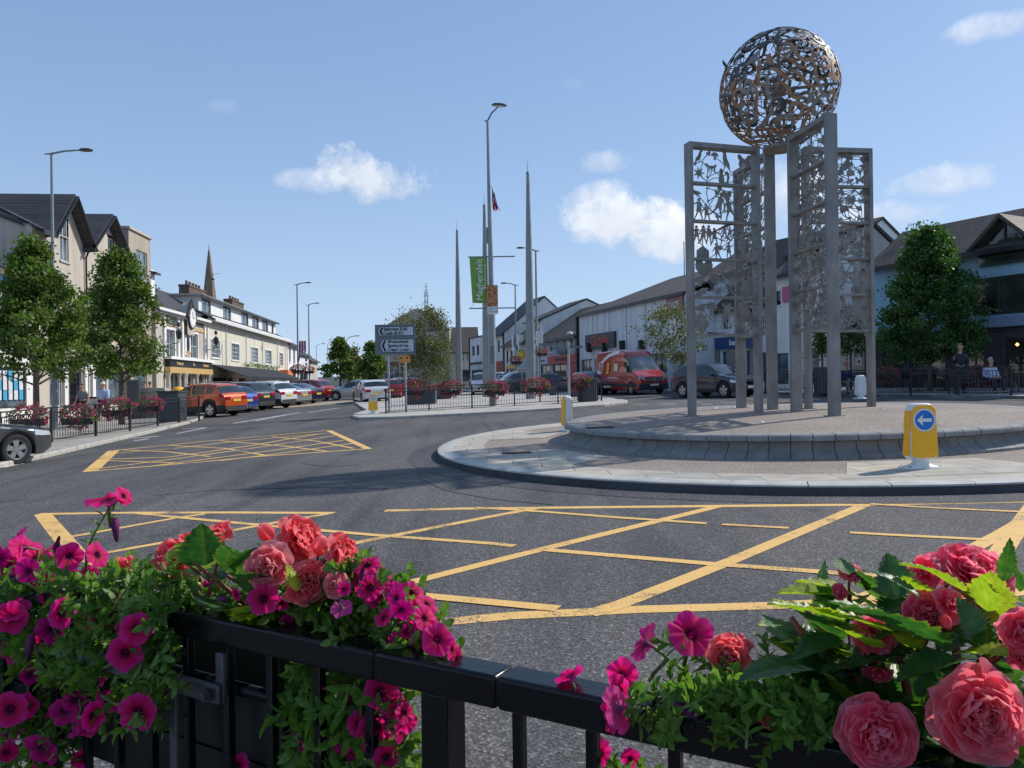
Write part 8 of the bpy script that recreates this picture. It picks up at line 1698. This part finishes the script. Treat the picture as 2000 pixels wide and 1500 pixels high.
# fallen flower lying on the rail is part of the same plant
# 5 begonia right
t5, o5 = plant('begonia_plant', 'large pink double begonia with jagged green leaves filling the bottom right corner', 1780, 1330, .05)
bl_, by, st_ = MB(), MB(), MB()
LV = [((1640, 1210), (1500, 1175), .4, 1), ((1700, 1180), (1560, 1120), .35, 1), ((1690, 1215), (1590, 1150), .4, 0), ((1790, 1160), (1690, 1105), .35, 0), ((1830, 1180), (1765, 1120), .4, 1), ((1660, 1270), (1520, 1245), .45, 1), ((1700, 1290), (1580, 1255), .45, 0), ((1620, 1320), (1500, 1275), .45, 0), ((1655, 1165), (1515, 1158), .45, 1), ((1600, 1150), (1612, 1088), .22, 0), ((1575, 1205), (1510, 1165), .55, 1), ((1620, 1240), (1555, 1190), 1.0, 0), ((1660, 1120), (1640, 1090), .5, 0), ((1745, 1165), (1732, 1078), .62, 0), ((1690, 1150), (1640, 1085), .35, 0), ((1720, 1160), (1668, 1108), .6, 0), ((1880, 1150), (1760, 1088), .26, 1), ((1800, 1270), (1600, 1170), .36, 1), ((1830, 1255), (1640, 1180), .42, 0), ((1760, 1225), (1620, 1165), .45, 0), ((1900, 1235), (1868, 1165), .6, 0), ((1930, 1190), (1918, 1125), .6, 1), ((2010, 1180), (1945, 1160), .6, 1), ((1960, 1130), (1972, 1050), .28, 0), ((1990, 1150), (1965, 1080), .3, 0), ((1780, 1300), (1660, 1282), .8, 0), ((1760, 1330), (1690, 1300), 1.0, 1), ((1740, 1350), (1560, 1400), .75, 0), ((1680, 1390), (1490, 1490), .5, 0), ((1690, 1400), (1530, 1420), .6, 0), ((1860, 1290), (1750, 1330), .8, 0), ((1860, 1320), (1805, 1440), .6, 0), ((1830, 1300), (1790, 1400), .5, 0), ((1960, 1280), (1860, 1270), .5, 1), ((1920, 1290), (1980, 1330), .6, 0), ((1540, 1250), (1490, 1200), .9, 0), ((1560, 1290), (1500, 1250), .8, 1), ((1570, 1330), (1500, 1300), .9, 0), ((1550, 1300), (1440, 1330), .5, 0), ((1600, 1260), (1530, 1220), .7, 0), ((1740, 1180), (1700, 1140), .8, 0), ((1740, 1200), (1800, 1170), .7, 0), ((1640, 1330), (1560, 1300), .6, 0), ((1600, 1350), (1530, 1360), .7, 0), ((1650, 1380), (1570, 1470), .5, 0), ((1590, 1300), (1545, 1240), .6, 1), ((1550, 1240), (1480, 1215), .5, 1), ((1840, 1210), (1880, 1260), .8, 0), ((1970, 1450), (2020, 1500), .8, 1), ((1560, 1370), (1590, 1310), .6, 1), ((1650, 1300), (1580, 1340), .7, 0), ((1900, 1260), (1830, 1230), .7, 0), ((1950, 1230), (2010, 1260), .8, 0), ((1700, 1260), (1650, 1230), .7, 1)]
for (x0, y0), (x1, y1), wf, lt in LV: Y = Yr(min(1960, x0))+R.uniform(-.03, .16); begleaf(by if lt else bl_, at(x0, y0, Y)-o5, at(x1, y1, Y+R.uniform(-.05, .05))-o5, wf, R, R.uniform(.15, .5), R.uniform(0, .2), R.choice((-1, 1)))
for q in range(70): x0, y0 = R.uniform(1600, 2020), R.uniform(1210, 1500); a = R.uniform(0, 6.28); L_ = R.uniform(80, 150); Y = Yr(min(1960, x0))+R.uniform(.02, .16); begleaf(bl_ if R.random() < .85 else by, at(x0, y0, Y)-o5, at(x0+L_*cos(a), y0+L_*sin(a)*.8, Y+R.uniform(-.04, .04))-o5, R.uniform(.4, .7), R, .3, .1, 1)
for a, c in (((1640, 1430), (1540, 1250)), ((1700, 1380), (1575, 1190)), ((1610, 1440), (1490, 1340)), ((1680, 1360), (1600, 1235)), ((1780, 1400), (1720, 1200)), ((1850, 1400), (1860, 1170)), ((1560, 1270), (1545, 1205)), ((1900, 1400), (1960, 1200)), ((1800, 1250), (1770, 1130)), ((1930, 1300), (1890, 1150))): A_ = at(*a, Yr(a[0])+.06)-o5; B_ = at(*c, Yr(a[0])+.08)-o5; st_.tube([A_, A_.lerp(B_, .5)+Vector((.008, 0, .0)), B_], [.006, .005, .0035], 8)
bl_.build('leaves', BLF, t5, True); by.build('light_leaves', BLY, t5, True); st_.build('stalks', STR, t5, True)
W_ = [(BM_['L'][0], 1900, 1122, 140, (.15, .80, .75), .10), (BM_['o'][1], 1808, 1118, 74, (-.6, .3, .6), .12), (BM_['p'][1], 1838, 1108, 70, (-.6, .4, .4), .14), (BM_['p'][0], 1812, 1195, 92, (-.5, .1, .8), .03), (BM_['o'][1], 1850, 1180, 74, (.2, .5, .8), .02), (BM_['p'][1], 1703, 1243, 82, (-.3, .5, .6), .04), (BM_['p'][0], 1660, 1118, 46, (-.1, .8, .4), .12), (BM_['p'][0], 2000, 1232, 92, (-.2, .1, 1), .02), (BM_['p'][1], 1995, 1275, 70, (-.2, -.1, 1), .03), (BM_['L'][1], 1912, 1396, 180, (-.05, .18, 1), -.05), (BM_['L'][0], 1714, 1434, 142, (-.1, .0, 1), -.06), (BM_['c'][0], 1424, 1282, 84, (-.35, .15, .8), .03), (BM_['o'][0], 1448, 1262, 46, (.3, .5, .6), .05), (BM_['o'][1], 1712, 1310, 62, (-.2, -.5, .6), .03), (BM_['o'][0], 1500, 1410, 36, (-.4, -.6, .5), -.02), (BUD, 1846, 1212, 30, (.1, -.6, .6), .0), (BM_['o'][1], 1745, 1243, 46, (.5, .5, .4), .06), (BM_['p'][0], 1640, 1155, 34, (-.8, 0, .3), .1), (BM_['p'][1], 1600, 1398-10, 30, T1, .1)]
add_flowers(t5, o5, W_, stemmat=STR)
# ------------------------------------------------------------------ repeated pieces become parts of their own
def split_islands(o):
    import bmesh
    me = o.data; n = len(me.vertices); par = list(range(n))
    def find(a):
        while par[a] != a: par[a] = par[par[a]]; a = par[a]
        return a
    for e in me.edges: a, c = find(e.vertices[0]), find(e.vertices[1]); par[a] = c
    roots = {}
    for p in me.polygons: roots.setdefault(find(p.vertices[0]), []).append(p.index)
    if len(roots) < 2: return
    base_n = o.name.split('.')[0]
    sing = {'pilasters': 'pilaster', 'columns': 'column', 'stone_piers': 'stone_pier', 'fixing_bolts': 'fixing_bolt', 'headlights': 'headlight', 'taillights': 'taillight', 'dark_marks': 'dark_mark', 'roof_rails': 'roof_rail', 'antennas': 'antenna', 'display_cards': 'display_card'}.get(base_n, base_n)
    for r, pol in roots.items():
        keep = set(pol); m2 = me.copy(); bm = bmesh.new(); bm.from_mesh(m2); bm.faces.ensure_lookup_table()
        bmesh.ops.delete(bm, geom=[f for f in bm.faces if f.index not in keep], context='FACES'); bmesh.ops.delete(bm, geom=[v for v in bm.verts if not v.link_faces], context='VERTS'); bm.to_mesh(m2); bm.free()
        q = o.copy(); q.data = m2; q.name = sing; C.objects.link(q)
    bpy.data.objects.remove(o)
SPL = ('pilasters', 'columns', 'stone_piers', 'awning_post', 'fixing_bolts', 'headlights', 'taillights', 'side_moulding', 'bargeboard', 'roof_rails', 'fog_lamp', 'dark_marks', 'display_cards', 'antennas', 'lid')
for o in [o for o in C.objects if o.type == 'MESH' and o.name.split('.')[0] in SPL]: split_islands(o)
